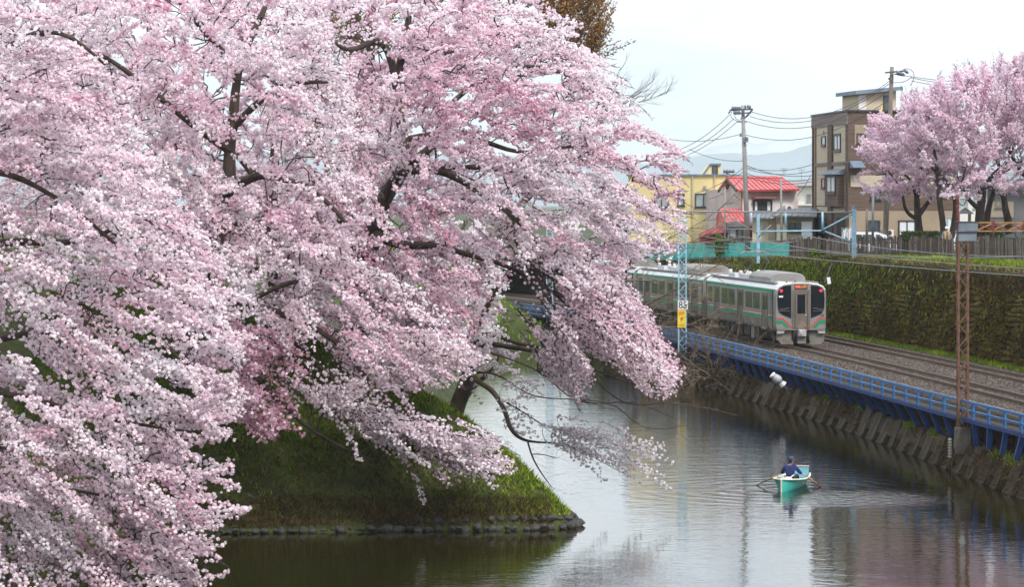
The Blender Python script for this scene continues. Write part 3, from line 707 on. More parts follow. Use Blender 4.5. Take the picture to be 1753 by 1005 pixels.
# tubular blue gantry over the tracks and its far post
def tubepart(parent, name, pts, r, m, n=8): b = MB(); b.tube(pts, r, n); return b.build(name, m, parent, pts[0], smooth=True)
PF = W(1462, 438, 186); zt_ = W(1462, 357, 186)[2]
pg = thing('gantry_post', 'pale blue mottled gantry post with slanting arms standing before the picket fence', 'gantry', tuple(PF))
b = MB(); b.obox((PF[0], PF[1], (PF[2]+zt_)/2-.2), (.13, 0, 0), (0, .13, 0), (0, 0, (zt_-PF[2])/2+.2)); b.build('post', M['pale_blue'], pg, bevel=.02)
b = MB(); b.tube([(PF[0], PF[1], zt_), (PF[0], PF[1], zt_+.12), (PF[0], PF[1], zt_+.2)], [.17, .14, .04], 8); b.build('post_cap', M['steel_grey'], pg)
def Wp(px, py, D=186): return W(px, py, D)
tubepart(pg, 'beam', [Wp(1462, 363.5), W(1330, 363, 182), W(1168, 362, 177)], .05, M['wire'])
for a, b_ in (((1460, 366), (1405, 395)), ((1405, 395), (1300, 396)), ((1460, 415), (1412, 396))):
    tubepart(pg, 'arm', [Wp(*a), Wp(*b_)], .05, M['pale_blue'])
for x, y in ((1408, 393), (1345, 389), (1286, 387)): tubepart(pg, 'hanger', [W(x, 363, 183), W(x, y, 183)], .065, M['pale_blue'])
PG = W(1298, 441, 205)
p2 = thing('gantry_post', 'pale blue slim post with winglike arms standing in front of the teal screen', 'gantry', tuple(PG))
b = MB(); ztp = W(1298, 365, 205)[2]; b.obox((PG[0], PG[1], (PG[2]+ztp)/2-.2), (.11, 0, 0), (0, .11, 0), (0, 0, (ztp-PG[2])/2+.2)); b.build('post', M['pale_blue'], p2, bevel=.02)
b = MB(); b.tube([(PG[0], PG[1], ztp), (PG[0], PG[1], ztp+.1)], [.15, .05], 8); b.build('post_cap', M['steel_grey'], p2)
for a, b_ in (((1297, 434), (1275, 420)), ((1299, 434), (1345, 415)), ((1345, 415), (1368, 414)), ((1368, 414), (1386, 430)), ((1386, 430), (1310, 431)), ((1297, 400), (1250, 372)), ((1250, 372), (1228, 390)), ((1228, 392), (1290, 392)), ((1299, 405), (1320, 385))):
    tubepart(p2, 'arm', [W(*a, 204.8), W(*b_, 204.8)], .035, M['wire'])
# catenary
def sag(a, b, s, n=14):
    u = np.linspace(0, 1, n)[:, None]; p = np.array(a)*(1-u)+np.array(b)*u; p[:, 2] -= (4*s*u*(1-u))[:, 0]; return p
cat = [('contact wire over the near track', 0, 7.55), ('carrier wire over the near track', 0, 8.45), ('contact wire over the far track', 3.9, 7.6), ('carrier wire over the far track', 3.9, 8.5)]
sup = [60, 115.5, 181, 212, 250]
for lab, off, z in cat:
    t = thing('overhead_wire', ('lower' if z < 8 else 'upper')+' thin overhead wire strung above the '+('near' if off == 0 else 'far')+' track', 'wire', (float(tx(150))+off, 150, z))
    for a, b_ in zip(sup[:-1], sup[1:]):
        pa, pb = [np.array((float(tx(q))+off, q, z)) for q in (a, b_)]
        tubepart(t, 'wire_span', sag(pa, pb, .1 if z < 8 else .55), .02, M['wire'], 5)

# ------------------------------------------------------------------ train
train = thing('commuter_train', 'silver commuter train with green band and red-green stripes running away on the near track', 'train', (float(tx(165)), 165, ZR))
def car(D0, front, first):
    P0 = np.array((float(tx(D0)), D0, ZR)); 
    lo, hi = D0, D0+25
    for _ in range(40):
        mid = (lo+hi)/2
        if np.hypot(float(tx(mid))-P0[0], mid-D0) < 20: lo = mid
        else: hi = mid
    P1_ = np.array((float(tx(lo)), lo, ZR)); a = (P1_-P0)/20; l = np.array((a[1], -a[0], 0.))
    X = lambda s, t, u: P0+a*s+l*t+np.array((0, 0, u))
    LEN = 19.5; s0 = .25
    # body: cross-section swept, nose section pulled in at the corners
    sec = [(-1.40, .88), (-1.46, 1.0), (-1.475, 1.3), (-1.475, 2.9), (-1.44, 3.15), (-1.30, 3.33), (-1.0, 3.45), (-.5, 3.52), (0, 3.54)]
    sec = sec+[(-t, u) for t, u in sec[-2::-1]]
    def ring(s, k=1., du=0.): return [X(s, t*k, u+du*(u > 3)) for t, u in sec]
    b = MB()
    if front: rows = [ring(-.02, .945, -.05), ring(.03, .965, -.03), ring(.14, .985), ring(.40, 1.0), ring(LEN+s0)]
    else: rows = [ring(s0, 1), ring(LEN+s0)]
    b.grid(rows); n = len(sec); b.f.append(tuple(range(n))[::-1]); b.f.append(tuple(range((len(rows)-1)*n, len(rows)*n))); b.m += [0, 0]
    # material by height: brown lower flank, silver upper, pale roof shoulder, grey roof
    def umid(f): return np.mean([b.v[i][2] for i in f])-ZR
    b.m = [(3 if umid(f) > 3.49 else 2 if umid(f) > 3.1 else 0) if len(f) == 4 else 0 for f in b.f]
    body = b.build('car_body', [M['steel'], M['steel_brown'], M['roof_white'], M['roof_grey']], train, P0)
    if not front: body['label'] = 'middle car body' if first == 1 else 'rear car body half hidden by branches'
    def panel(name, m, s_a, s_b, u0, u1, t, th=.012, par=body):
        sg = math.copysign(1, t); q = MB(); c = X((s_a+s_b)/2, t+sg*th/2, (u0+u1)/2)
        q.obox(c, a*(s_b-s_a)/2, l*th/2, (0, 0, (u1-u0)/2)); return q.build(name, m, par, c)
    for side in (-1, 1):
        t = side*1.476
        panel('lower_flank', M['steel_brown'], .42, LEN+s0-.03, 1.02, 1.44, t, .004)  # painted reflection: the ground mirrored in the steel, put in as panel colour
        panel('green_band', M['green'], .42, LEN+s0-.02, 2.96, 3.13, t-side*.012, .03)
        segs_ = [(.42, 1.75), (3.35, 8.5), (10.2, 15.5), (17.2, LEN+s0-.02)]
        for p, q in segs_:
            panel('red_stripe', M['red'], p, q, 1.70, 1.76, t, .006); panel('white_stripe', M['white'], p, q, 1.66, 1.695, t, .006); panel('green_stripe', M['green'], p, q, 1.45, 1.655, t, .006)
        for d0 in (1.8, 8.55, 15.55):
            dr = panel('door', M['steel_brown'], d0, d0+1.5, .95, 2.90, t-side*.008, .012)
            q = MB(); q.obox(X(d0-.04, t, 1.92), a*.035, l*.014, (0, 0, 1.0)); q.obox(X(d0+1.54, t, 1.92), a*.035, l*.014, (0, 0, 1.0)); q.obox(X(d0+.75, t+side*.003, 1.92), a*.012, l*.01, (0, 0, .97)); q.build('door_edge', M['under'], dr)
            for k in (.18, .86): panel('pane', M['mask'], d0+k, d0+k+.42, 1.95, 2.72, t+side*.004, .006, dr)
            panel('step', M['grey_dirty'], d0+.1, d0+1.4, .86, .94, t, .09, dr)
        for w0, w1 in ((4.0, 5.75), (6.05, 7.8), (11.0, 12.75), (13.05, 14.8), (17.65, 18.9)):
            wn = panel('window', M['frame_dark'], w0, w1, 1.92, 2.84, t, .01)
            panel('pane', M['pane'], w0+.06, w1-.06, 1.98, 2.79, t+side*.010, .004, wn)
        if front:
            q = panel('cab_door', M['steel_brown'], .62, 1.3, .95, 2.95, t-side*.006, .012)
            panel('pane', M['mask'], .74, 1.18, 2.0, 2.8, t+side*.006, .006, q)
        for s_ in (.45, LEN-.1): panel('downpipe', M['under'], s_-.03, s_+.03, .95, 3.1, t, .03)
    # roof hump, insulators, pantograph
    def hump(s_a, s_b, m=M['roof_grey']):
        q = MB(); prof = [(-1.05, 3.40), (-1.03, 3.72), (-.85, 3.90), (-.45, 4.0), (0, 4.02), (.45, 4.0), (.85, 3.90), (1.03, 3.72), (1.05, 3.40)]
        q.grid([[X(s_a, t*.97, u-(u > 3.5)*.06) for t, u in prof], [X(s_a+.25, t, u) for t, u in prof], [X(s_b-.25, t, u) for t, u in prof], [X(s_b, t*.97, u-(u > 3.5)*.06) for t, u in prof]])
        q.f += [tuple(range(9))[::-1], tuple(range(27, 36))]; q.m += [0, 0]; q.build('roof_unit', m, train, X(s_a, 0, 3.5))
    hump(3.2, 9.2)
    q = MB()
    for s_ in (11.4, 14.6): q.obox(X(s_, -.55, 3.6), a*.9, l*.35, (0, 0, .14)); q.obox(X(s_+.4, .5, 3.58), a*1.0, l*.4, (0, 0, .12))
    q.build('roof_box', M['roof_white'], train, X(12, 0, 3.5))
    for s_, t in ((10.3, -.7), (10.3, .5), (12.9, -.7), (13.6, -.2), (13.9, .6), (16.4, -.6)):
        q = MB(); q.tube([X(s_, t, 3.5+k*.07) for k in range(7)], [.10, .16, .09, .16, .09, .14, .07], 8); q.build('insulator', M['insul'], train, X(s_, t, 3.5), smooth=True)
    if front:
        for side in (-.55, .55):
            q = MB(); q.tube([X(12.6, side, 3.75), X(10.3, side*.8, 4.5)], .035, 6); q.tube([X(10.3, side*.8, 4.5), X(12.4, side*.9, 5.02)], .03, 6); q.build('pantograph_arm', M['wire_dark'], train, X(12.6, side, 3.75))
        for ds in (-.18, .18):
            q = MB(); q.tube([X(12.4+ds, -.85, 4.92), X(12.4+ds, -.6, 5.05), X(12.4+ds, .6, 5.05), X(12.4+ds, .85, 4.92)], .03, 6); q.build('collector_bar', M['wire'], train, X(12.4, 0, 5))
    q = MB(); q.obox(X(10.2, -1.15, 3.47), a*9.2, l*.09, (0, 0, .05)); q.obox(X(10.2, 1.15, 3.47), a*9.2, l*.09, (0, 0, .05)); q.build('roof_rib', M['roof_grey'], train)
    # underfloor: bogies with wheels, boxes, tanks
    q = MB(); q.obox(X(10, 0, .80), a*9.4, l*1.25, (0, 0, .08)); q.build('underframe', M['under'], train, X(10, 0, .8))
    for sb in (3.0, 16.8):
        q = MB()
        for side in (-1, 1):
            q.obox(X(sb, side*.92, .52), a*1.35, l*.09, (0, 0, .12)); q.obox(X(sb, side*.92, .66), a*.4, l*.12, (0, 0, .14))
            for ds in (-1.05, 1.05): q.obox(X(sb+ds, side*.95, .45), a*.2, l*.12, (0, 0, .16))
        bg_ = q.build('bogie', M['under'], train, X(sb, 0, .5))
        for ds in (-1.05, 1.05):
            for side in (-1, 1):
                q = MB(); q.tube([X(sb+ds, side*.50, .43), X(sb+ds, side*.63, .43)], .43, 16); q.build('wheel', M['rail_rust'], bg_, X(sb+ds, side*.56, .43))
    for s_, ln, hh, m in ((5.6, .5, .30, 'under'), (6.6, .42, .32, 'grey_dirty'), (8.2, .8, .26, 'under'), (10.1, .7, .3, 'under'), (12.0, .8, .24, 'under'), (13.7, .4, .26, 'under')):
        for side in (-1, 1):
            q = MB(); q.obox(X(s_, side*1.0, .72-hh+.1), a*ln, l*.32, (0, 0, hh)); q.build('underfloor_box', M[m], train, X(s_, side, .5))
    q = MB(); q.obox(X(LEN+s0+.1, 0, 2.0), a*.22, l*.62, (0, 0, 1.05)); q.build('gangway', M['under'], train, X(20, 0, 2))
    if not front: return lo
    # ---- front end (flat polygons a few mm proud of the nose)
    K = .945
    def plate(name, m, pts, s=-.02, th=.03, par=train):
        q = MB(); q.prism([X(s, t, u) for t, u in pts], -a*th); return q.build(name, m, par, X(s, *pts[0]))
    for sg in (-1, 1):
        ws = plate('windscreen', M['mask'], [(sg*t, u) for t, u in ((.56, 3.37), (.95, 3.34), (1.18, 3.22), (1.30, 3.02), (1.33, 2.6), (1.31, 2.15), (1.24, 1.90), (1.12, 1.78), (.56, 1.55))])
        q = MB(); q.tube([X(-.048, sg*1.12, 3.07), X(-.075, sg*1.12, 3.07)], .085, 14); q.build('tail_lamp', M['tail'], ws, X(-.05, sg*1.12, 3.07))
        q = MB(); q.bar(X(-.058, sg*.68, 2.12), X(-.058, sg*1.22, 2.02), .03, .03); q.bar(X(-.056, sg*.66, 1.95), X(-.056, sg*1.25, 1.95), .02, .02); q.build('wiper', M['grey_dirty'], ws)
        # stripes turn down towards the middle
        r = plate('red_stripe', M['red'], [(sg*t, u) for t, u in ((1.40, 1.55), (1.0, 1.55), (.50, 1.02), (.58, 1.0), (1.04, 1.48), (1.40, 1.48))], -.018, .012)
        plate('green_stripe', M['green'], [(sg*t, u) for t, u in ((1.40, 1.43), (1.02, 1.43), (.64, 1.02), (.84, 1.0), (1.08, 1.24), (1.40, 1.24))], -.018, .012)
        plate('buffer_ledge', M['grey_dirty'], [(sg*t, u) for t, u in ((.42, .96), (1.36, .96), (1.36, .88), (.42, .88))], 0, .10)
        plate('skirt', M['silver'], [(sg*t, u) for t, u in ((1.36, .88), (1.36, .70), (1.0, .70), (.9, .88))], 0, .06)
        plate('lower_skirt', M['grey_dirty'], [(sg*t, u) for t, u in ((.50, .84), (1.34, .84), (1.34, .32), (.50, .26))], .18, .08)
        pl = MB(); pl.prism([X(.1, sg*t, u) for t, u in ((.5, .30), (1.3, .34), (1.12, .10), (.45, .10))], -a*.22); pl.build('snow_plough', M['grey_dirty'], train, X(0, sg, .2))
    plate('number_tag', M['white'], [(-1.26, 2.80), (-1.02, 2.80), (-1.02, 2.70), (-1.26, 2.70)], -.05, .008)
    fr_ = plate('door_surround', M['steel_brown'], [(-.50, 3.06), (-.44, 3.12), (.44, 3.12), (.50, 3.06), (.50, 1.0), (-.50, 1.0)], -.02, .05)
    dd_ = plate('gangway_door', M['steel_brown'], [(-.38, 3.0), (-.33, 3.04), (.33, 3.04), (.38, 3.0), (.38, 1.05), (-.38, 1.05)], -.07, .02)
    plate('pane', M['mask'], [(-.22, 2.86), (.22, 2.86), (.22, 1.80), (-.22, 1.80)], -.09, .008, dd_)
    plate('door_seal', M['under'], [(.33, 2.95), (.36, 2.95), (.36, 1.1), (.33, 1.1)], -.09, .01, dd_); plate('door_seal', M['under'], [(-.33, 2.95), (-.36, 2.95), (-.36, 1.1), (-.33, 1.1)], -.09, .01, dd_)
    q = MB(); q.ball(X(-.10, .27, 1.72), .035, 8, 5); q.build('door_handle', M['white'], dd_, X(-.1, .27, 1.72))
    q = MB(); q.ball(X(-.08, 0, 1.12), (.30, .04, .24), 12, 8); q.build('dirt_patch', M['plank'], dd_, X(-.08, 0, 1.12))
    ds_ = plate('destination_sign', M['black'], [(-.36, 3.40), (.36, 3.40), (.36, 3.16), (-.36, 3.16)], -.02, .025)
    plate('led_panel', M['led_red'], [(-.33, 3.37), (-.08, 3.37), (-.08, 3.20), (-.33, 3.20)], -.045, .006, ds_)
    yaw = math.atan2(l[1], l[0])
    def ftext(body_, size, t, u, m, s=-.05, par=train, sx=1):
        o = text('lettering', body_, size, tuple(X(s, t, u)), m, par, .004, sx); o.rotation_euler = (math.pi/2, 0, yaw); return o
    ftext('普通', .12, -.205, 3.285, M['led_orange'], -.056, ds_); ftext('山形', .185, .12, 3.285, M['led_orange'], -.052, ds_, 1.15)
    ftext('JR', .20, 1.22, 1.68, M['black'], -.026, train, 1.2)
    q = MB(); q.obox(X(.3, 0, .5), a*.3, l*.46, (0, 0, .38)); q.build('coupler_recess', M['black'], train, X(.3, 0, .5))
    q = MB(); q.obox(X(-.18, 0, .74), a*.22, l*.22, (0, 0, .19)); q.obox(X(-.42, -.08, .76), a*.05, l*.08, (0, 0, .1)); q.build('coupler', M['silver'], train, X(-.2, 0, .74), bevel=.02)
    q = MB(); q.obox(X(-.08, 0, .32), a*.14, l*.24, (0, 0, .18)); q.build('connector_box', M['grey_dirty'], train, X(-.1, 0, .3), bevel=.01)
    for sg in (-1, 1):
        q = MB(); q.tube([X(0, sg*.36, .82), X(-.12, sg*.40, .6), X(-.08, sg*.42, .35), X(.05, sg*.5, .2)], .04, 6); q.build('air_hose', M['black'], train, X(0, sg*.4, .6), smooth=True)
    q = MB()
    for t in (-.7, -.2, .45, .8): q.tube([X(.5, t, 3.45), X(.5, t, 3.62)], [.06, .05], 8)
    q.build('roof_horn', M['rust_orange'], train, X(.5, 0, 3.5))
    return lo
D_ = 165.0
for k in range(3): D_ = car(D_, k == 0, k)+.35
# ------------------------------------------------------------------ buildings
class Face:
    """a vertical wall plane through two ground points; windows are placed by where the photo shows them on it"""
    def __init__(s, A, B):
        s.A = np.array((A[0], A[1], 0.)); d = np.array((B[0], B[1], 0.))-s.A; s.L = np.linalg.norm(d); s.u = d/s.L; s.n = np.array((s.u[1], -s.u[0], 0.))
    def at(s, px, py):
        p = onplane(px, py, s.A, s.n); return float(np.dot(p-s.A, s.u)), float(p[2])
    def P(s, a, z, o=0.): return s.A+s.u*a+s.n*o+np.array((0, 0, z))
    def slab(s, m, a0, a1, z0, z1, o0, o1):
        m.obox(s.P((a0+a1)/2, (z0+z1)/2, (o0+o1)/2), s.u*(a1-a0)/2, s.n*(o1-o0)/2, (0, 0, (z1-z0)/2))
    def rect(s, x0, y0, x1, y1):
        a0, z1 = s.at(x0, y0); a1, z0 = s.at(x1, y1); return min(a0, a1), max(a0, a1), min(z0, z1), max(z0, z1)
    def panel(s, par, name, m, r, o0, o1, **k):
        b = MB(); s.slab(b, *r, o0, o1); return b.build(name, m, par, s.P((r[0]+r[1])/2, (r[2]+r[3])/2, (o0+o1)/2), **k)
    def window(s, par, r, fm='frame_dark', pm='pane', bars=1, fw=.07, o=.0, curtain=False, name='window'):
        a0, a1, z0, z1 = r; b = MB()
        for q in ((a0, a1, z0, z0+fw), (a0, a1, z1-fw, z1)): s.slab(b, *q, o, o+.07)
        for q in ((a0, a0+fw), (a1-fw, a1)): s.slab(b, *q, z0+fw, z1-fw, o, o+.07)
        for k in range(bars):
            c = a0+(a1-a0)*(k+1)/(bars+1); s.slab(b, c-fw*.4, c+fw*.4, z0+fw, z1-fw, o, o+.06)
        s.slab(b, a0-.06, a1+.06, z0-.07, z0-.003, o, o+.12)
        w_ = b.build(name, M[fm], par, s.P((a0+a1)/2, (z0+z1)/2, o))
        q = MB(); s.slab(q, a0+fw*.5, a1-fw*.5, z0+fw*.5, z1-fw*.5, o+.006, o+.022); q.build('pane', M[pm], w_, s.P((a0+a1)/2, (z0+z1)/2, o))
        if curtain:
            q = MB()
            for a, c in ((a0+.1, a0+(a1-a0)*.22), (a1-(a1-a0)*.24, a1-.1)): s.slab(q, a, c, z0+.1, z1-.1, o+.024, o+.034)
            q.build('curtain', M['curtain'], w_, s.P((a0+a1)/2, (z0+z1)/2, o))
        return w_
def blockwalls(par, m, A, B, back, z0, z1, name='wall'):
    b = MB(); pts = [A, B, (B[0]+back[0], B[1]+back[1]), (A[0]+back[0], A[1]+back[1])]
    b.prism([(p[0], p[1], z0) for p in pts], (0, 0, z1-z0)); return b.build(name, m, par)
GZ = 6.9
# brown three storey house: near corner, left face going away, right face to the camera
C0 = W(1452, 400, 207)[:2]; L0 = W(1391, 400, 219)[:2]; R0 = W(1640, 400, 209)[:2]
ztb = float(W(1452, 190, 207)[2])
hb = thing('apartment_house', 'brown and cream three storey house with a small rooftop room', 'house', (*C0, GZ))
dv_ = L0-C0
blockwalls(hb, M['brown_brick'], C0, R0, dv_, GZ-.3, ztb)
fl = Face(L0, C0); frr = Face(C0, R0)
fl.panel(hb, 'brown_band', M['brown_band'], (0, fl.L-.02, fl.at(1440, 214)[1], ztb-.05), 0, .10)
b = MB(); fl.slab(b, -.1, fl.L+.12, ztb-.02, ztb+.10, -.3, .14); frr.slab(b, .15, frr.L, ztb-.02, ztb+.10, -.3, .12); b.build('parapet_cap', M['frame_dark'], hb)
for r in ((1399, 216, 1419, 279), (1428, 214, 1448, 279), (1399, 282, 1419, 352), (1428, 282, 1447, 358), (1399, 354, 1447, 362)):
    fl.panel(hb, 'cream_panel', M['cream_wall'], fl.rect(*r), 0, .05)
fl.panel(hb, 'pilaster', M['brown_brick'], fl.rect(1420, 214, 1427, 405), 0, .16)
fl.panel(hb, 'ledge', M['brown_band'], fl.rect(1398, 279.5, 1447, 282), .05, .14)
for x in (1394, 1398): 
    a, _ = fl.at(x, 300); b = MB(); b.tube([fl.P(a, GZ, .12), fl.P(a, ztb-.8, .12)], .06, 6); b.build('downpipe', M['tan_wall'] if x == 1398 else M['rust'], hb, fl.P(a, 8, .12))
fl.window(hb, fl.rect(1408, 233, 1415, 249), 'frame_dark', 'pane_grey', 0, .1, .05); fl.window(hb, fl.rect(1408, 305, 1414, 322), 'frame_dark', 'pane_grey', 0, .1, .05)
fl.window(hb, fl.rect(1429.5, 229, 1441, 258), 'frame_dark', 'curtain', 1, .16, .05)
bay = MB(); r = fl.rect(1425, 297, 1447, 353); fl.slab(bay, *r, .05, .55); by = bay.build('bay', M['brown_brick'], hb)
fl.window(hb, fl.rect(1429, 300, 1444, 331), 'frame_dark', 'curtain', 1, .16, .55)
b = MB(); a0, a1, z0, z1 = fl.rect(1422, 290, 1448, 297); b.prism([fl.P(a0, z1, .1), fl.P(a0, z0, .95), fl.P(a0, z0-.06, .95), fl.P(a0, z0-.06, .1)], fl.u*(a1-a0)); b.build('awning', M['blue_roof'], hb)
fl.panel(hb, 'door', M['black'], fl.rect(1433, 372, 1447, 406), 0, .04)
fl.window(hb, fl.rect(1403, 368, 1412, 398), 'pale_blue', 'curtain', 0, .12, 0)
frr.window(hb, frr.rect(1466, 228, 1482, 246), 'frame_dark', 'pane', 1, .09, 0)
frr.panel(hb, 'balcony_recess', M['tan_wall'], frr.rect(1463, 213, 1485, 250), -.02, .03)
b = MB(); a0, a1, z0, z1 = frr.rect(1454, 275, 1475, 286); b.prism([frr.P(a0, z1, .05), frr.P(a0, z0, .8), frr.P(a0, z0-.06, .8), frr.P(a0, z0-.06, .05)], frr.u*(a1-a0)); b.build('awning', M['blue_roof'], hb)
frr.panel(hb, 'cream_panel', M['cream_wall'], frr.rect(1456, 300, 1640, 320), 0, .05)
frr.window(hb, frr.rect(1490, 327, 1508, 341), 'frame_dark', 'pane', 1, .08, 0)
frr.panel(hb, 'tan_panel', M['tan_wall'], (.05, frr.L, GZ-.2, frr.at(1500, 361)[1]), 0, .05)
frr.window(hb, frr.rect(1537, 377, 1567, 404), 'frame_dark', 'curtain', 1, .1, .05, name='sliding_window')
frr.window(hb, frr.rect(1484, 377, 1506, 403), 'frame_dark', 'pane', 1, .1, .05)
frr.window(hb, frr.rect(1612, 371, 1630, 398), 'frame_alu', 'curtain', 1, .1, .05)
fp = Face(W(1470, 200, 211)[:2], W(1534, 200, 211.5)[:2]); zp = float(W(1500, 161, 211)[2])
b = MB(); za, zb = float(W(1470, 160, 211)[2]), float(W(1534, 153, 211)[2])
b.prism([fp.P(0, ztb-.02, 0), fp.P(fp.L, ztb-.02, 0), fp.P(fp.L, zb, 0), fp.P(0, za, 0)], -fp.n*4); b.build('rooftop_room', M['cream_wall'], hb)
fp.panel(hb, 'pale_corner', M['white_wall'], (0, .55, ztb, za-.1), 0, .03)
b = MB(); b.prism([fp.P(-.35, za-.07, .5), fp.P(fp.L+.35, zb-.02, .5), fp.P(fp.L+.35, zb+.24, .5), fp.P(-.35, za+.2, .5)], -fp.n*5); b.build('rooftop_roof', M['blue_roof'], hb)
fp.window(hb, fp.rect(1512, 163, 1523, 190), 'frame_dark', 'pane', 0, .08, 0, name='rooftop_door')
fp.panel(hb, 'wall_lamp', M['sign_yellow'], fp.rect(1507, 183, 1510, 188), 0, .12)

# yellow house
A, B = W(1075, 400, 234)[:2], W(1241, 400, 232)[:2]; fy = Face(A, B); zt = float(W(1200, 301, 232)[2])
hy_ = thing('yellow_house', 'pale yellow flat roofed house with a curved roof turret', 'house', (*A, 6.3))
blockwalls(hy_, M['yellow_wall'], A, B, (1.5, 12), 6.0, zt)
b = MB(); fy.slab(b, -.1, fy.L+.1, zt, zt+.14, -12, .12); b.build('roof_edge', M['blue_roof'], hy_)
fy.window(hy_, fy.rect(1190, 331, 1219, 355), 'frame_dark', 'pane_grey', 1, .09)
fy.window(hy_, fy.rect(1160, 331, 1172, 352), 'frame_dark', 'pane_grey', 0, .09)
fy.window(hy_, fy.rect(1120, 331, 1145, 355), 'frame_dark', 'pane_grey', 1, .09)
ft = Face(W(1203, 300, 235)[:2], W(1234, 300, 235)[:2]); t0 = zt+.1; t1 = float(W(1220, 281, 235)[2])
arc = [ft.P(0, t0, 0)]+[ft.P(ft.L*.42*math.sin(q), t0+(t1-t0)*(1-math.cos(q)) if 0 else t0+(t1-t0)*math.sin(q*1.0), 0)-ft.u*0 for q in np.linspace(.1, math.pi/2, 6)]+[ft.P(ft.L, t1, 0), ft.P(ft.L, t0, 0)]
b = MB(); b.prism(arc, -ft.n*4); b.build('turret', M['yellow_wall'], hy_)
b = MB()
for p, q in zip(arc[:-2], arc[1:-1]): b.bar(p+ft.n*.06, q+ft.n*.06, .12, .14)
b.build('turret_roof', M['blue_roof'], hy_)
ft.window(hy_, ft.rect(1219, 283, 1229, 300), 'frame_dark', 'pane', 0, .1, 0)

def ribbed_roof(par, q00, q01, q11, q10, m, n, name='roof', th=.09):
    """sloping sheet metal roof with standing seams; q00-q01 ridge, q10-q11 eave"""
    q00, q01, q11, q10 = [np.array(q, float) for q in (q00, q01, q11, q10)]
    nn = np.cross(q01-q00, q10-q00); nn /= np.linalg.norm(nn); nn *= np.sign(nn[2])
    b = MB(); b.prism([q00, q01, q11, q10], -nn*th); r = b.build(name, M[m], par, q00)
    for k in range(n+1):
        t = k/n; a, c = q00*(1-t)+q01*t, q10*(1-t)+q11*t; b = MB(); b.bar(a+nn*.02, c+nn*.02, .06, .07, nn); b.build('seam', M[m], r, a)
    return r
fy.panel(hy_, 'wall_band', M['tan_wall'], (0, fy.L, zt-2.95, zt-2.88), 0, .03)
for x in (1186, 1224): a, _ = fy.at(x, 340); b = MB(); b.tube([fy.P(a, 6.4, .1), fy.P(a, zt, .1)], .05, 6); b.build('downpipe', M['cream_wall'], hy_, fy.P(a, 8, .1))
for x, y in ((1205, 318), (1228, 335)): fy.panel(hy_, 'vent_hood', M['frame_alu'], fy.rect(x, y, x+4, y+4), 0, .15)
fl.panel(hb, 'vent_hood', M['frame_alu'], fl.rect(1410, 224, 1413, 227), .05, .2); fl.panel(hb, 'vent_hood', M['frame_alu'], fl.rect(1410, 296, 1413, 299), .05, .2)
def aircon(f_, par, r, o=.05):
    q = f_.panel(par, 'aircon_unit', M['far_wall'], r, o+.05, o+.4); b = MB(); c_ = f_.P(r[0]*.45+r[1]*.55, (r[2]+r[3])/2, o+.402); b.tube([c_, c_+f_.n*.02], min(.22, (r[3]-r[2])*.4), 12); b.build('fan_grille', M['frame_dark'], q, c_)
aircon(frr, hb, frr.rect(1509, 393, 1526, 404)); aircon(fy, hy_, fy.rect(1222, 375, 1236, 388))
# red roofed house
A, B = W(1269, 410, 224)[:2], W(1366, 410, 226)[:2]; fh = Face(A, B)
hr = thing('red_roofed_house', 'white two storey house under a bright red ribbed metal roof', 'house', (*A, 6.4))
ze = float(W(1300, 324, 225)[2]); zr = float(W(1300, 305, 228)[2]); G0 = W(1243, 410, 229)[:2]
blockwalls(hr, M['pink_wall'], A, B, G0-A+np.array((-1.5, 4)), 6.1, ze)
fg = Face(G0, A)
b = MB(); b.prism([fg.P(-.6, 6.1, .02), fg.P(fg.L, 6.1, .02), fg.P(fg.L, ze, .02), fg.P(fg.L*.35, zr-.45, .02), fg.P(-.6, ze-.5, .02)], -fg.n*.3); b.build('gable_wall', M['white_wall'], hr)
ridL, ridR = W(1246, 305, 229), W(1339, 305, 231); eavL, eavR = W(1263, 325, 223.4), W(1368, 323.5, 225.3)
ribbed_roof(hr, ridL, ridR, eavR, eavL, 'red_roof', 13)
ribbed_roof(hr, ridL, ridR, ridR+(0, 5.5, -1.8), ridL+(-.4, 5.5, -1.8), 'red_roof', 6, 'roof_back')
b = MB(); b.tube([ridL+(0, 0, .06), ridR+(0, 0, .06)], .09, 6); b.build('ridge_cap', M['red_roof'], hr)
b = MB(); b.bar(W(1262, 326.5, 223.4), W(1368, 325, 225.2), .1, .14); b.build('gutter', M['red_dark'], hr)
b = MB(); b.bar(ridL+(-.1, -.15, -.1), W(1230, 327, 227), .12, .22); b.bar(ridL+(-.1, -.15, -.1), eavL+(-.1, 0, -.05), .12, .2); b.build('bargeboard', M['bark_brown'], hr)
fh.window(hr, fh.rect(1289, 342, 1321, 363), 'frame_dark', 'pane', 1, .12, 0, True)
fh.panel(hr, 'window_hood', M['red_frame'], fh.rect(1287, 337, 1323, 339.5), 0, .5)
fh.panel(hr, 'white_panel', M['white_wall'], fh.rect(1322, 341, 1358, 365), 0, .03); fh.panel(hr, 'white_panel', M['white_wall'], fh.rect(1271, 341, 1287, 365), 0, .03)
fg.window(hr, fg.rect(1246, 343, 1254, 357), 'red_frame', 'pane_grey', 1, .1, .02); fg.window(hr, fg.rect(1258, 342, 1263, 356), 'red_frame', 'pane_grey', 0, .1, .02)
aircon(fh, hr, fh.rect(1340, 352, 1352, 362), .0)
fh.panel(hr, 'downpipe', M['red_frame'], fh.rect(1268, 328, 1270, 372), 0, .09)
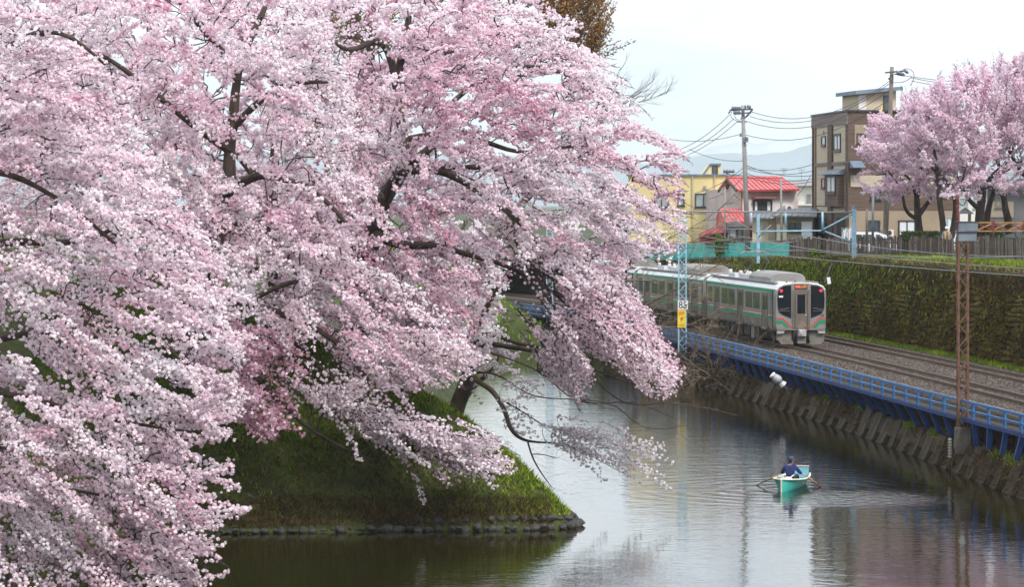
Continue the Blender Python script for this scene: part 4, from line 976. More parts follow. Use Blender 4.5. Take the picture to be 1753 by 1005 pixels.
# porch with lower red roofs
pr = thing('porch_shed', 'dark red entrance porch with steep red roofs before the white house', 'shed', tuple(W(1230, 412, 220)))
zpe = W(1275, 380, 218.5)
ribbed_roof(pr, W(1231, 357, 223), W(1260, 357, 223), W(1277, 379, 219), W(1243, 381, 219), 'red_roof', 5)
b = MB(); b.prism([W(1231, 357, 222.9), W(1243, 381, 219.5), W(1243, 412, 219.5), W(1226, 412, 223), W(1226, 372, 223)], (2.2, 2, 0)); b.build('side_wall', M['red_roof'], pr)
ribbed_roof(pr, W(1222, 390, 221), W(1262, 384, 221), W(1268, 394, 219), W(1196, 402, 219), 'red_dark', 5, 'lower_roof')
b = MB(); q = [W(1199, 401, 219.6), W(1248, 396, 219.6), W(1248, 416, 219.6), W(1199, 416, 219.6)]; b.prism(q, (0, 2, 0)); b.build('wall', M['red_dark'], pr)
fpz = Face(W(1243, 410, 218.8)[:2], W(1274, 410, 218.8)[:2])
fpz.panel(pr, 'porch_front', M['grey_wall'], fpz.rect(1246, 386, 1274, 414), -1.2, 0)
b = MB(); b.prism([W(1246, 382, 218.4), W(1260, 378, 218.4), W(1276, 386, 218.4), W(1276, 388.5, 218.4), W(1246, 388.5, 218.4)], (0, 1.5, 0)); b.build('porch_gable', M['grey_roof'], pr)
fpz.window(pr, fpz.rect(1250, 391, 1259, 411), 'frame_alu', 'curtain', 1, .1, .0, name='door'); fpz.window(pr, fpz.rect(1261, 391, 1272, 413), 'frame_dark', 'pane', 0, .1, .0, name='door')
# low beige houses right of the porch
A, B = W(1288, 410, 217)[:2], W(1328, 410, 217)[:2]; fb = Face(A, B)
lb = thing('low_house', 'low beige house with a small grey lean-to roof', 'house', (*A, 6.6))
blockwalls(lb, M['beige_wall'], A, B, (.6, 5), 6.2, float(W(1300, 371, 217)[2]))
ribbed_roof(lb, W(1292, 362, 219.5), W(1328, 363, 219.5), W(1325, 374, 216.3), W(1284, 372, 216.3), 'grey_roof', 5)
fb.panel(lb, 'pipe', M['frame_alu'], fb.rect(1305, 384, 1307.5, 402), 0, .08); fb.panel(lb, 'shutter', M['cream_wall'], fb.rect(1315, 380, 1327, 411), 0, .05)
A, B = W(1329, 410, 215)[:2], W(1392, 410, 213)[:2]; fc_ = Face(A, B)
lc = thing('low_house', 'long tan house with a shallow grey roof beside the brown house', 'house', (*A, 6.7))
blockwalls(lc, M['tan_wall'], A, B, (.8, 6), 6.2, float(W(1360, 372, 214)[2]))
ribbed_roof(lc, W(1335, 358, 219), W(1398, 356, 218), W(1398, 370, 212), W(1322, 369, 213.6), 'grey_roof', 7)
fc_.window(lc, fc_.rect(1350, 381, 1372, 398), 'frame_dark', 'pane', 1, .09, 0); fc_.panel(lc, 'wall_base', M['beige_wall'], fc_.rect(1330, 384, 1347, 412), 0, .04)
fc_.panel(lc, 'hanging_sheet', M['curtain'], fc_.rect(1373, 379, 1391, 409), .02, .08)
# pale building behind
A, B = W(1340, 400, 250)[:2], W(1420, 400, 248)[:2]; fd = Face(A, B)
ld = thing('pale_building', 'pale two storey building behind the red roofed house', 'building', (*A, 6.4))
blockwalls(ld, M['far_wall'], A, B, (1, 9), 5.8, float(W(1370, 318, 249)[2]))
b = MB(); fd.slab(b, -.3, fd.L+.3, float(W(1370, 318, 249)[2]), float(W(1370, 309, 249)[2]), -9, .3); b.build('roof', M['roof_white'], ld)
fd.panel(ld, 'ledge', M['white'], fd.rect(1340, 349, 1392, 352), 0, .25)
for x in (1357, 1381): fd.window(ld, fd.rect(x, 332, x+8, 346), 'frame_alu', 'pane_grey', 0, .08)
# grey house and dim house behind the right hand cherries
A, B = W(1690, 400, 222)[:2], W(1790, 400, 220)[:2]; fe = Face(A, B)
le = thing('grey_house', 'grey house half hidden behind the right hand cherry trees', 'house', (*A, 7))
blockwalls(le, M['grey_wall'], A, B, (2, 9), 6.5, float(W(1740, 318, 221)[2]))
b = MB(); q = [fe.P(-.5, float(W(1740, 318, 221)[2]), .5), fe.P(fe.L+.5, float(W(1740, 318, 221)[2]), .5), fe.P(fe.L+.5, float(W(1740, 296, 221)[2]), -4.5), fe.P(-.5, float(W(1740, 296, 221)[2]), -4.5)]
b.prism(q, (0, 0, .15)); b.prism([q[3], q[2], fe.P(fe.L+.5, float(W(1740, 318, 221)[2]), -9.5), fe.P(-.5, float(W(1740, 318, 221)[2]), -9.5)], (0, 0, .15)); b.build('roof', M['grey_roof'], le)
fe.window(le, fe.rect(1705, 335, 1722, 355), 'frame_alu', 'pane_grey', 1, .08); fe.panel(le, 'cream_panel', M['cream_wall'], fe.rect(1692, 345, 1735, 372), 0, .04)
for k in range(9):   # distant roofs seen between wires and trees
    x = [1130, 1180, 1226, 1300, 1350, 1480, 1600, 1660, 1720][k]; D_ = [310, 340, 300, 330, 360, 300, 280, 300, 270][k]
    t = thing('town_house', ['grey gabled town house far behind the yellow house', 'small white town house far left behind the branches', 'low town house with grey roof behind the yellow house turret', 'plain town house far behind the red roof', 'tall pale town house far behind the utility pole wires', 'town house hidden behind the brown house', 'town house glimpsed behind the cherry trunks', 'pale town house behind the small shelter', 'town house behind the grey house'][k], 'house', tuple(W(x, 380, D_)))
    A, B = W(x-30, 380, D_)[:2], W(x+30, 380, D_)[:2]; f_ = Face(A, B); zt = float(W(x, 322+k % 3*5, D_)[2])
    blockwalls(t, M['far_wall'] if k % 2 else M['white_wall'], A, B, (1, 8), 5, zt)
    b = MB(); pk = zt+1.3; b.prism([f_.P(-.4, zt, .4), f_.P(f_.L+.4, zt, .4), f_.P(f_.L+.4, pk, -4), f_.P(-.4, pk, -4)], (0, 0, .12)); b.prism([f_.P(-.4, pk, -4), f_.P(f_.L+.4, pk, -4), f_.P(f_.L+.4, zt, -8.4), f_.P(-.4, zt, -8.4)], (0, 0, .12)); b.build('roof', M['grey_roof'] if k % 2 else M['blue_roof'], t)
    f_.window(t, (f_.L*.2, f_.L*.45, zt-1.8, zt-.7), 'frame_alu', 'pane_grey', 0, .08); f_.window(t, (f_.L*.6, f_.L*.85, zt-1.8, zt-.7), 'frame_alu', 'pane_grey', 0, .08)

# ------------------------------------------------------------------ fences along the top of the wall
FP = [W(1352, 441, 206), W(1370, 441, 203), W(1440, 442, 194.5), W(1600, 444, 178), W(1753, 448, 166), W(1960, 454, 152)]
pf = thing('picket_fence', 'weathered brown picket fence of uneven boards along the grassy wall top', 'fence', tuple(FP[3]))
cp = np.array(FP); cl = np.r_[0, np.cumsum(np.linalg.norm(np.diff(cp, axis=0), axis=1))]
u = 0.; protos = []; K_ = 0
while u < cl[-1]:
    p = np.array([np.interp(u, cl, cp[:, i]) for i in range(3)]); t = np.array([np.interp(u+.5, cl, cp[:, i]) for i in range(3)])-p; t[2] = 0; t /= np.linalg.norm(t); nn = np.array((t[1], -t[0], 0))
    wd = random.uniform(.13, .26); h = random.choice((1.28, 1.33, 1.38, 1.22, 1.42))*random.uniform(.96, 1.04)
    if random.random() > .03:
        b = MB(); tl = random.uniform(-.03, .03); q = wd/2
        zb_ = -.2
        pts = [p-t*q+(0, 0, zb_), p+t*q+(0, 0, zb_), p+t*(q+tl)+(0, 0, h-.12), p+t*(q*.45+tl)+(0, 0, h), p-t*(q*.45-tl)+(0, 0, h+random.uniform(-.03, .03)), p-t*(q-tl)+(0, 0, h-.1)]
        o_ = random.uniform(-.03, .05)
        b.prism([x-nn*o_ for x in pts], nn*.035); b.build('picket', M['picket' if random.random() < .55 else 'picket_dark'], pf, p)
    u += wd+random.uniform(.005, .04)*(1 if random.random() < .9 else 4)
for zz in (.35, 1.0):
    for a, c in zip(FP[:-1], FP[1:]):
        b = MB(); b.bar(a+(0, .09, zz), c+(0, .09, zz), .05, .10); b.build('fence_rail', M['picket_dark'], pf, a)
TP = [W(1352, 442, 207), W(1298, 442, 212), W(1240, 442, 218), W(1175, 442, 225), W(1100, 441, 233)]
ts = thing('net_screen', 'turquoise mesh screen fence below the yellow house', 'screen fence', tuple(TP[2]))
for a, c in zip(TP[:-1], TP[1:]):
    m = MB(); rows = [[], []]
    for k in range(13):
        p = a+(c-a)*k/12; w_ = .05*math.sin(k*2.1+a[0]); rows[0].append(p+(0, w_, -.15)); rows[1].append(p+(0, -w_*.6, 1.06+.03*math.sin(k*1.3)))
    m.grid(rows); n_ = len(m.v); m.v += [tuple(np.array(q)+(0, .03, 0)) for q in m.v]; m.f += [tuple(n_+i for i in f)[::-1] for f in m.f]; m.m = [0]*len(m.f)
    m.build('mesh_panel', M['teal'], ts, a); b = MB(); b.tube([a+(0, .08, -.3), a+(0, .08, 1.15)], .035, 6); b.build('post', M['pole'], ts, a)
b = MB(); b.tube([t_+(0, .06, 1.08) for t_ in TP], .03, 6); b.build('top_rail', M['pole'], ts)

# ------------------------------------------------------------------ utility poles and wires
def pole(label, x0, y0, x1, y1, D, r0=.17, r1=.11, m='pole', name='utility_pole', cat='utility pole'):
    a, b_ = W(x0, y0, D), W(x1, y1, D); t = thing(name, label, cat, tuple(a)); q = MB(); q.tube([a-(0, 0, .4), (a+b_)/2, b_], [r0, (r0+r1)/2, r1], 12); q.build('shaft', M[m], t, a, smooth=True); return t, a, b_
up1, a1, b1 = pole('tall grey utility pole with insulator crossarms beside the red roof', 1280, 420, 1271.5, 180, 211, .20, .12)
def arm(par, p, q, r=.05, m='wire_dark'): b = MB(); b.bar(p, q, r*2, r*2); b.build('crossarm', M[m], par, p)
U = lambda x, y, dd=0: W(x, y, 211+dd)
for y, xl, xr in ((188.5, 1252, 1289), (194.5, 1256, 1286)): arm(up1, U(xl, y, -.3), U(xr, y-2, -.3))
for a, c in (((1288, 187), (1274, 203)), ((1250, 190), (1247, 194)), ((1249, 190), (1253, 186)), ((1274, 208), (1279, 208)), ((1262, 208), (1272, 208))): arm(up1, U(*a), U(*c), .045)
for x, y in [(1254+k*3.2, 185.5) for k in range(5)]+[(1276, 183), (1280.5, 182.5), (1284, 183.5)]+[(1257+k*3.1, 193) for k in range(4)]+[(1268, 231), (1277, 237)]:
    b = MB(); p = U(x, y, -.35); b.tube([p-(0, 0, .12), p-(0, 0, .03), p+(0, 0, .05), p+(0, 0, .14)], [.04, .09, .07, .05], 6); b.build('insulator', M['insul_dark'], up1, p)
for q in ([(1253, 190), (1251, 198), (1256, 204), (1262, 207)], [(1258, 196), (1260, 203), (1266, 205), (1270, 198)], [(1289, 187), (1283, 196), (1275, 202)]):
    b = MB(); b.tube(catmull([U(*p, -.4) for p in q], 4), .02, 5); b.build('jumper', M['wire_dark'], up1)
for y in range(225, 400, 12): 
    b = MB(); p = U(1271.5+(y-180)*.036, y); b.bar(p-(.22, .0, 0), p+(.22, 0, 0), .03); b.build('step_bolt', M['wire'], up1, p)
b = MB(); p = U(1276, 237, -.25); b.box(p[0]-.12, p[0]+.2, p[1]-.1, p[1]+.1, p[2]-.25, p[2]+.1); b.build('junction_box', M['wire'], up1)
up2, a2, b2 = pole('leaning concrete utility pole behind the left end of the pink cherry trees', 1515, 412, 1527, 114, 198, .20, .13, 'pole_brown')
V2 = lambda x, y, dd=0: W(x, y, 198+dd)
arm(up2, V2(1515, 124, -.3), V2(1548, 121, -.3), .05); arm(up2, V2(1531, 126, -.2), V2(1545, 129, -.2), .04)
for q in ((1548, 119, 1555, 125), (1534, 121, 1542, 127), (1541, 124, 1549, 129)):
    b = MB(); b.tube([V2(q[0], q[1], -.5), V2((q[0]+q[2])/2, (q[1]+q[3])/2, -.5), V2(q[2], q[3], -.5)], [.07, .12, .06], 8); b.build('insulator', M['insul_dark'], up2)
b = MB(); b.tube(catmull([V2(1545, 119, -.6), V2(1556, 117.5, -.6), V2(1563, 123, -.6), V2(1564, 135, -.6), V2(1558, 146, -.6)], 5), .022, 5); b.build('jumper', M['wire_dark'], up2)
b = MB(); b.tube(catmull([V2(1530, 141, -.4), V2(1545, 140, -.4), V2(1556, 135, -.4), V2(1562, 130, -.4)], 5), .022, 5); b.build('jumper', M['wire_dark'], up2)
b = MB(); b.tube([V2(1521, 133, -.3), V2(1527, 142, -.3)], [.06, .03], 6); b.build('stay', M['wire_dark'], up2)
pole('slim grey street pole standing right of the brown house door', 1494, 410, 1494.5, 331, 194, .085, .075, 'steel_grey', 'street_pole', 'pole')
pole('short square concrete post left of the slim grey pole', 1484, 412, 1484, 358, 195, .09, .085, 'pole_brown', 'concrete_post', 'post')
pole('thin pale pole in front of the red porch', 1241, 418, 1241, 320, 216, .075, .06, 'pole', 'street_pole', 'pole')
pole('thin pale pole in front of the right end of the red roof', 1338, 416, 1337, 305, 212, .085, .07, 'pole', 'street_pole', 'pole')
up3, a3, b3 = pole('distant utility pole with dark crossarms above the yellow house', 1245, 400, 1245, 290, 246, .14, .1)
for y in (295, 300): arm(up3, W(1238, y, 246), W(1258, y-1, 246), .06)
for k in range(4):
    b = MB(); p = W(1240+k*5, 293, 245.8); b.tube([p-(0, 0, .15), p, p+(0, 0, .15)], [.05, .12, .05], 6); b.build('insulator', M['insul_dark'], up3, p)
def wire(label, a, b_, s=.6, r=.022, m='wire_dark'):
    t = thing('power_line', label, 'cable', tuple((np.array(a)+np.array(b_))/2), 'power lines strung between the utility poles'); q = MB(); q.tube(sag(a, b_, s, 18), r, 5); q.build('cable', M[m], t)
ORD = ('highest', 'second highest', 'third highest', 'fourth highest', 'lowest')
for k, (ya, xa, yb, xb) in enumerate(((191, 1287, 139, 1522), (199, 1284, 143, 1522), (208, 1280, 155, 1521), (230, 1275, 170, 1521))): wire(ORD[k]+' of the four sagging lines between the two tall utility poles', U(xa, ya), V2(xb, yb), 1.3)
for k, q in enumerate(((1249, 196, 1140, 262), (1256, 203, 1140, 270), (1262, 208, 1140, 276), (1272, 228, 1120, 232))): wire(('topmost of three steep lines' if k == 0 else 'middle of three steep lines' if k == 1 else 'bottom one of three steep lines' if k == 2 else 'nearly level faint line')+' running left from the insulator crossarm pole', U(q[0], q[1]), W(q[2], q[3], 236), .5)
for k, q in enumerate(((1276, 286, 1392, 281), (1276, 288, 1392, 292), (1276, 282, 1392, 300), (1276, 296, 1392, 306), (1277, 302, 1392, 310))): wire(ORD[k]+' at the brown house of five lines above the red roof', U(q[0], q[1]), W(q[2], q[3], 216), .35)
for q, lab in zip(((1275, 300, 1215, 340), (1275, 285, 1190, 330), (1275, 275, 1180, 255), (1276, 290, 1246, 296)), ('line dropping steeply from the tall pole to the yellow house window', 'long line slanting from the tall pole across the yellow house', 'line rising leftward from the tall pole past the yellow turret', 'short line from the tall pole to the distant pole crossarms')): wire(lab, U(q[0], q[1]), W(q[2], q[3], 226), .3)
for k, q in enumerate(((1548, 129, 1800, 140), (1560, 133, 1800, 150), (1560, 138, 1800, 158))): wire(('top', 'middle', 'bottom')[k]+' of three lines leaving the leaning pole over the pink cherries', V2(q[0], q[1]), W(q[2], q[3], 205), .3)
for q in ((1388, 300, 1365, 335),): wire('steep service cable dropping from the brown house to the red roofed house', W(q[0], q[1], 217), W(q[2], q[3], 224), .1)
# roof aerials
for x, y, D_, k in ((1342, 287, 252, 'left'), (1372, 288, 252, 'right')):
    p = W(x, 310, D_); t = thing('roof_aerial', 'thin television aerial on the pale building roof, the '+k+' one', 'aerial', tuple(p)); b = MB(); b.bar(p-(0, 0, .3), W(x, y, D_), .035); b.build('mast', M['wire'], t)
    for j in range(4): b = MB(); c = W(x, y+1+j*2.2, D_); b.bar(c-(.35-.05*j, 0, 0), c+(.35-.05*j, 0, 0), .025); b.build('rod', M['wire'], t, c)

# ------------------------------------------------------------------ parked cars, shelter, hedge, signs
def carobj(name, label, c, yaw, m, Ln, Wd, Hh, van):
    t = thing(name, label, 'car', tuple(c)); ca, sa = math.cos(yaw), math.sin(yaw); ax, ay = np.array((ca, sa, 0)), np.array((-sa, ca, 0)); c = np.array(c)
    Q = lambda x, y, z: c+ax*x+ay*y+np.array((0, 0, z)); h = Hh
    prof = [(-Ln/2, .35), (-Ln/2+.02, h*.55), (-Ln/2+.12, h*.62), (-Ln*.46+.1, h*.93), (-Ln*.40, h), (Ln*.12, h), (Ln*.28, h*.88 if van else h*.78), (Ln*.36, h*.62), (Ln/2-.1, h*.52), (Ln/2, h*.4), (Ln/2, .3)]
    b = MB(); n = len(prof)
    rows = []
    for y, ins in ((-Wd/2, .0), (-Wd/2+.06, 0), (Wd/2-.06, 0), (Wd/2, 0)): rows.append([Q(x, y*(1-.16*max(0, (z/h-.55)/.45)), z-(.03 if abs(y) == Wd/2 and z > h*.9 else 0)) for x, z in prof])
    b.grid(rows); b.f.append(tuple(range(n))); b.f.append(tuple(range(3*n, 4*n))[::-1]); b.m += [0, 0]; b.build('body', m, t, bevel=.02)
    for sg in (-1, 1):
        for x0, x1, xt0, xt1 in ((-Ln*.44, -Ln*.2, -Ln*.41, -Ln*.2), (-Ln*.18, Ln*.06, -Ln*.18, Ln*.04), (Ln*.08, Ln*.31, Ln*.08, Ln*.15)):
            yb, yt = sg*(Wd/2*(1-.16*.15/.45)+.008), sg*(Wd/2*.87+.012); b = MB(); b.prism([Q(x0, yb, h*.62), Q(x1, yb, h*.62), Q(xt1, yt, h*.90), Q(xt0, yt, h*.90)], ay*sg*.008); b.build('side_window', M['pane'], t, Q(x0, yb, h*.7))
        for x in (-Ln*.30, Ln*.32):
            b = MB(); b.tube([Q(x, sg*(Wd/2-.2), .31), Q(x, sg*(Wd/2+.01), .31)], .31, 16); w_ = b.build('wheel', M['tyre'], t, Q(x, sg*Wd/2, .31)); b = MB(); b.tube([Q(x, sg*(Wd/2), .31), Q(x, sg*(Wd/2+.02), .31)], .19, 12); b.build('rim', M['frame_alu'], w_, Q(x, sg*Wd/2, .31))
        b = MB(); b.obox(Q(-Ln/2-.005, sg*(Wd/2-.18), h*.66), ax*.02, ay*.09, (0, 0, h*.09)); b.build('tail_light', M['red'], t); b = MB(); b.obox(Q(Ln/2-.05, sg*(Wd/2-.25), h*.45), ax*.06, ay*.18, (0, 0, .07)); b.build('headlight', M['insul'], t)
    b = MB(); b.prism([Q(Ln*.155, -Wd*.41, h*.97), Q(Ln*.155, Wd*.41, h*.97), Q(Ln*.345, Wd*.45, h*.66), Q(Ln*.345, -Wd*.45, h*.66)], Q(.02, 0, .015)-c); b.build('windscreen', M['pane'], t)
    b = MB(); b.prism([Q(-Ln*.475, -Wd*.42, h*.66), Q(-Ln*.475, Wd*.42, h*.66), Q(-Ln*.445, Wd*.40, h*.92), Q(-Ln*.445, -Wd*.40, h*.92)], Q(-.02, 0, .005)-c); b.build('rear_window', M['pane'], t)
    return t
c = W(1488, 425, 198); carobj('parked_van', 'white people carrier parked in front of the brown house', (c[0], 198, 6.95), .12, M['paint_car'], 3.4, 1.65, 1.62, True)
c = W(1745, 400, 196); carobj('parked_car', 'dark blue car parked at the far right behind the gantry beam', (c[0], 200, 7.35), .05, M['paint_dark'], 3.9, 1.65, 1.35, False)
c = W(1692, 400, 200); carobj('parked_car', 'silver car parked behind the rightmost cherry trunks', (c[0], 204, 7.3), .05, M['paint_car'], 3.9, 1.65, 1.3, False)
# sheets hung over a rail left of the van
p = W(1451, 399, 196); t = thing('hanging_laundry', 'light blue and white sheets hung beside the white van', 'laundry', tuple(p))
for k, (x0, x1, m) in enumerate(((1443, 1451, 'boat_board'), (1452, 1459, 'white'))):
    b = MB(); rows = [[W(x0+(x1-x0)*q/6, 390+1.2*math.sin(q+k)+(2-k), 196+.06*math.sin(q*1.9)) for q in range(7)], [W(x0-2+(x1-x0+2)*q/6, 412, 196+.09*math.sin(q*1.9)) for q in range(7)]]; b.grid(rows); o = b.build('sheet', M['curtain' if k == 0 else m], t); s_ = o.modifiers.new('thick', 'SOLIDIFY'); s_.thickness = .02
b = MB(); b.tube([W(1441, 391, 196.05), W(1461, 389, 196.05)], .025, 6); b.build('rail', M['pole'], t)
for x in (1441, 1461): b = MB(); b.tube([W(x, 418, 196.05), W(x, 389, 196.05)], .025, 6); b.build('stand', M['pole'], t)
# little shelter
p = W(1650, 404, 190); t = thing('small_shelter', 'small white roofed timber shelter among the cherry trunks', 'shelter', tuple(p))
zt = W(1650, 366, 190)[2]
for dx in (-.36, .36):
    for dy in (-.3, .3): b = MB(); b.box(p[0]+dx-.05, p[0]+dx+.05, 190+dy-.05, 190+dy+.05, 7.1, zt); b.build('post', M['timber'], t, (p[0]+dx, 190+dy, 7.3))
b = MB(); b.prism([(p[0]-.55, 189.5, zt), (p[0], 189.5, zt+.38), (p[0]+.0, 190.5, zt+.38), (p[0]-.55, 190.5, zt)], (.0, 0, .05)); b.prism([(p[0]+.55, 189.5, zt), (p[0], 189.5, zt+.38), (p[0]+.0, 190.5, zt+.38), (p[0]+.55, 190.5, zt)], (.0, 0, .05)); b.build('roof', M['white'], t)
b = MB(); b.prism([(p[0]-.5, 189.55, zt), (p[0]+.5, 189.55, zt), (p[0], 189.55, zt+.35)], (0, .03, 0)); b.build('gable', M['curtain'], t)
b = MB(); b.box(p[0]-.3, p[0]+.3, 190.2, 190.25, 7.4, zt-.5); b.build('back_board', M['timber'], t)
def bush(name, label, c, r, n, m, cat='bush', sz=.07, grp=None):
    t = thing(name, label, cat, tuple(c), grp); d = rng.normal(0, 1, (n, 3)); d /= np.linalg.norm(d, axis=1, keepdims=True); rr = rng.uniform(.35, 1.0, n)**.6
    r = np.array(r); lump = 1+.25*np.array([mnoise.noise(tuple(q*2.2+c)) for q in d]); P = np.array(c)+d*rr[:, None]*lump[:, None]*r; P = P[P[:, 2] > c[2]-r[2]*.9]
    leaves(P, t, m, sz); s0, s1 = [], []
    for k in range(14): s0.append(np.array(c)-(0, 0, r[2])); s1.append(np.array(c)+rng.normal(0, .4, 3)*r)
    segs_mesh('stem', s0, s1, [.03]*14, [.01]*14, M['twig'], t); return t
def leaves(P, par, m, sz, name='leaves'):
    n = len(P); a = rng.normal(0, 1, (n, 3)); a /= np.linalg.norm(a, axis=1, keepdims=True); b_ = np.cross(a, rng.normal(0, 1, (n, 3))); b_ /= np.linalg.norm(b_, axis=1, keepdims=True)
    s_ = rng.uniform(.6, 1.3, (n, 1))*sz; V = np.stack([P-a*s_, P+b_*s_*.5, P+a*s_, P-b_*s_*.5], 1)
    npmesh(name, V.reshape(-1, 3), np.arange(n*4).reshape(-1, 4), m, par, attrs={'tint': np.repeat(np.clip(rng.normal(.5, .25, n), 0, 1), 4)}, kind='stuff')
p = W(1575, 400, 182); hg = thing('clipped_hedge', 'low dark clipped hedge behind the picket fence under the cherries', 'hedge', tuple(p))
n = 6000; P = np.stack([rng.uniform(W(1545, 400, 183)[0], W(1608, 400, 183)[0], n), rng.uniform(182.2, 184, n), 7.0+rng.uniform(0, 1, n)**.5*1.75], 1); leaves(P, hg, M['hedge'], .07)
p = W(1705, 400, 186); bush('round_shrub', 'olive green round shrub between the two right hand cherry trunks', (p[0], 188, 8.3), (.9, .8, 1.0), 2600, M['hedge'])
p = W(1396, 436, 198); bush('small_shrub', 'small green shrub at the foot of the picket fence left end', (p[0], 198, 7.0), (.5, .5, .55), 900, M['grass'], sz=.09)
p = W(1230, 408, 218.2); bush('small_shrub', 'yellow green shrub before the dark red porch', (p[0], 218, 7.4), (.35, .35, 1.0), 900, M['grass'], sz=.08)
p = W(1252, 405, 217.8); bush('small_shrub', 'dark green shrub beside the thin pale pole', (p[0], 217.4, 7.4), (.4, .35, .7), 700, M['hedge'], sz=.08)
n = 5000; x0, x1 = W(1690, 400, 172)[0], W(1790, 400, 172)[0]; hh = thing('clipped_hedge', 'mossy hedge strip below the gantry beam behind the right pickets', 'hedge', ((x0+x1)/2, 172, 7.2)); P = np.stack([rng.uniform(x0, x1, n), rng.uniform(173.0, 174.5, n), 7.0+rng.uniform(0, 1, n)**.5*1.45], 1); leaves(P, hh, M['hedge'], .07)
# tilted white marker on a dark stake at the foot of the wall
a, b_ = W(1411, 485, 178), W(1424, 451, 184)
t = thing('line_marker', 'white tag on a slanting dark stake against the mossy wall behind the train', 'marker', tuple(a)); q = MB(); q.tube([a, b_], .05, 6); q.build('stake', M['under'], t)
q = MB(); c = W(1419, 480.5, 178); q.obox(c, (.10, 0, .02), (0, .02, 0), (-.03, 0, .2)); q.build('tag', M['white'], t)
# floodlight hanging on the moat bank
c = W(1331, 650, 147.2); t = thing('floodlight', 'white domed floodlight on a bracket over the moat bank', 'floodlight', tuple(c))
ax = np.array((.62, .1, -.55)); ax /= np.linalg.norm(ax)
q = MB(); q.tube([c-ax*.3, c-ax*.26, c-ax*.14, c+ax*.02, c+ax*.15, c+ax*.22], [.09, .15, .20, .235, .18, .09], 16); q.build('housing', M['lamp_white'], t, c, smooth=True)
q = MB(); q.tube([c-ax*.38, c-ax*.34, c-ax*.28], [.15, .18, .14], 14); q.build('lens_ring', M['white'], t, c, smooth=True)
q = MB(); q.tube([c+ax*.26, c+ax*.42], [.14, .2], 10); q.build('ballast_cap', M['insul'], t, c)
q = MB(); q.tube([c+ax*.36, c+ax*.5+(.1, .1, -.2), c+(.62, .25, -.75)], .035, 6); q.tube([c+(.2, .1, -.2), c+(.55, .2, -.45), c+(.75, .3, -.5)], .03, 6); q.build('bracket', M['steel_grey'], t, c)
# ------------------------------------------------------------------ trees
def cluster_templates(nT=24, petals=4):
    T = []
    for k in range(nT):
        q = []
        ga = rng.uniform(0, 6.28)
        for i in range(petals):
            z = 1-2*(i+.5)/petals; a = ga+i*2.399963+rng.uniform(-.3, .3); r = math.sqrt(max(0, 1-z*z))
            n_ = np.array((r*math.cos(a), r*math.sin(a), z))+rng.normal(0, .18, 3); n_ /= np.linalg.norm(n_)
            u = np.cross(n_, rng.normal(0, 1, 3)); u /= np.linalg.norm(u); v = np.cross(n_, u); c = n_*rng.uniform(.42, .7); s_ = rng.uniform(.58, .82)
            q += [c+u*s_*rng.uniform(.8, 1.1)-n_*.16, c+v*s_*rng.uniform(.8, 1.1)-n_*.1, c-u*s_*rng.uniform(.8, 1.1)-n_*.16, c-v*s_*rng.uniform(.8, 1.1)-n_*.1]
        T.append(q)
    R = np.array(T)
    rot = [R]
    return R
CTS = {4: cluster_templates(24, 4), 3: cluster_templates(24, 3)}
def blossom_mesh(C, size, tint, m, par, name='blossom', KF=4):
    CT = CTS[KF]; n = len(C); ti = rng.integers(0, len(CT), n)
    a = rng.uniform(0, 2*np.pi, n); ca, sa = np.cos(a), np.sin(a); V = CT[ti]
    V = np.stack([V[..., 0]*ca[:, None]-V[..., 1]*sa[:, None], V[..., 0]*sa[:, None]+V[..., 1]*ca[:, None], V[..., 2]], -1)
    V = C[:, None]+V*size[:, None, None]
    tv = np.clip(np.repeat(tint, KF*4).reshape(n, KF*4)+np.repeat(rng.normal(0, .07, (n, KF)), 4, axis=1), 0, 1)
    npmesh(name, V.reshape(-1, 3), np.arange(n*KF*4).reshape(-1, 4), m, par, attrs={'tint': tv.ravel()}, kind='stuff')
    return n*KF*2
def project(P): return np.stack([CX+F*P[:, 0]/P[:, 1], HY+F*(H-P[:, 2])/P[:, 1]], 1)
NTRI = 0
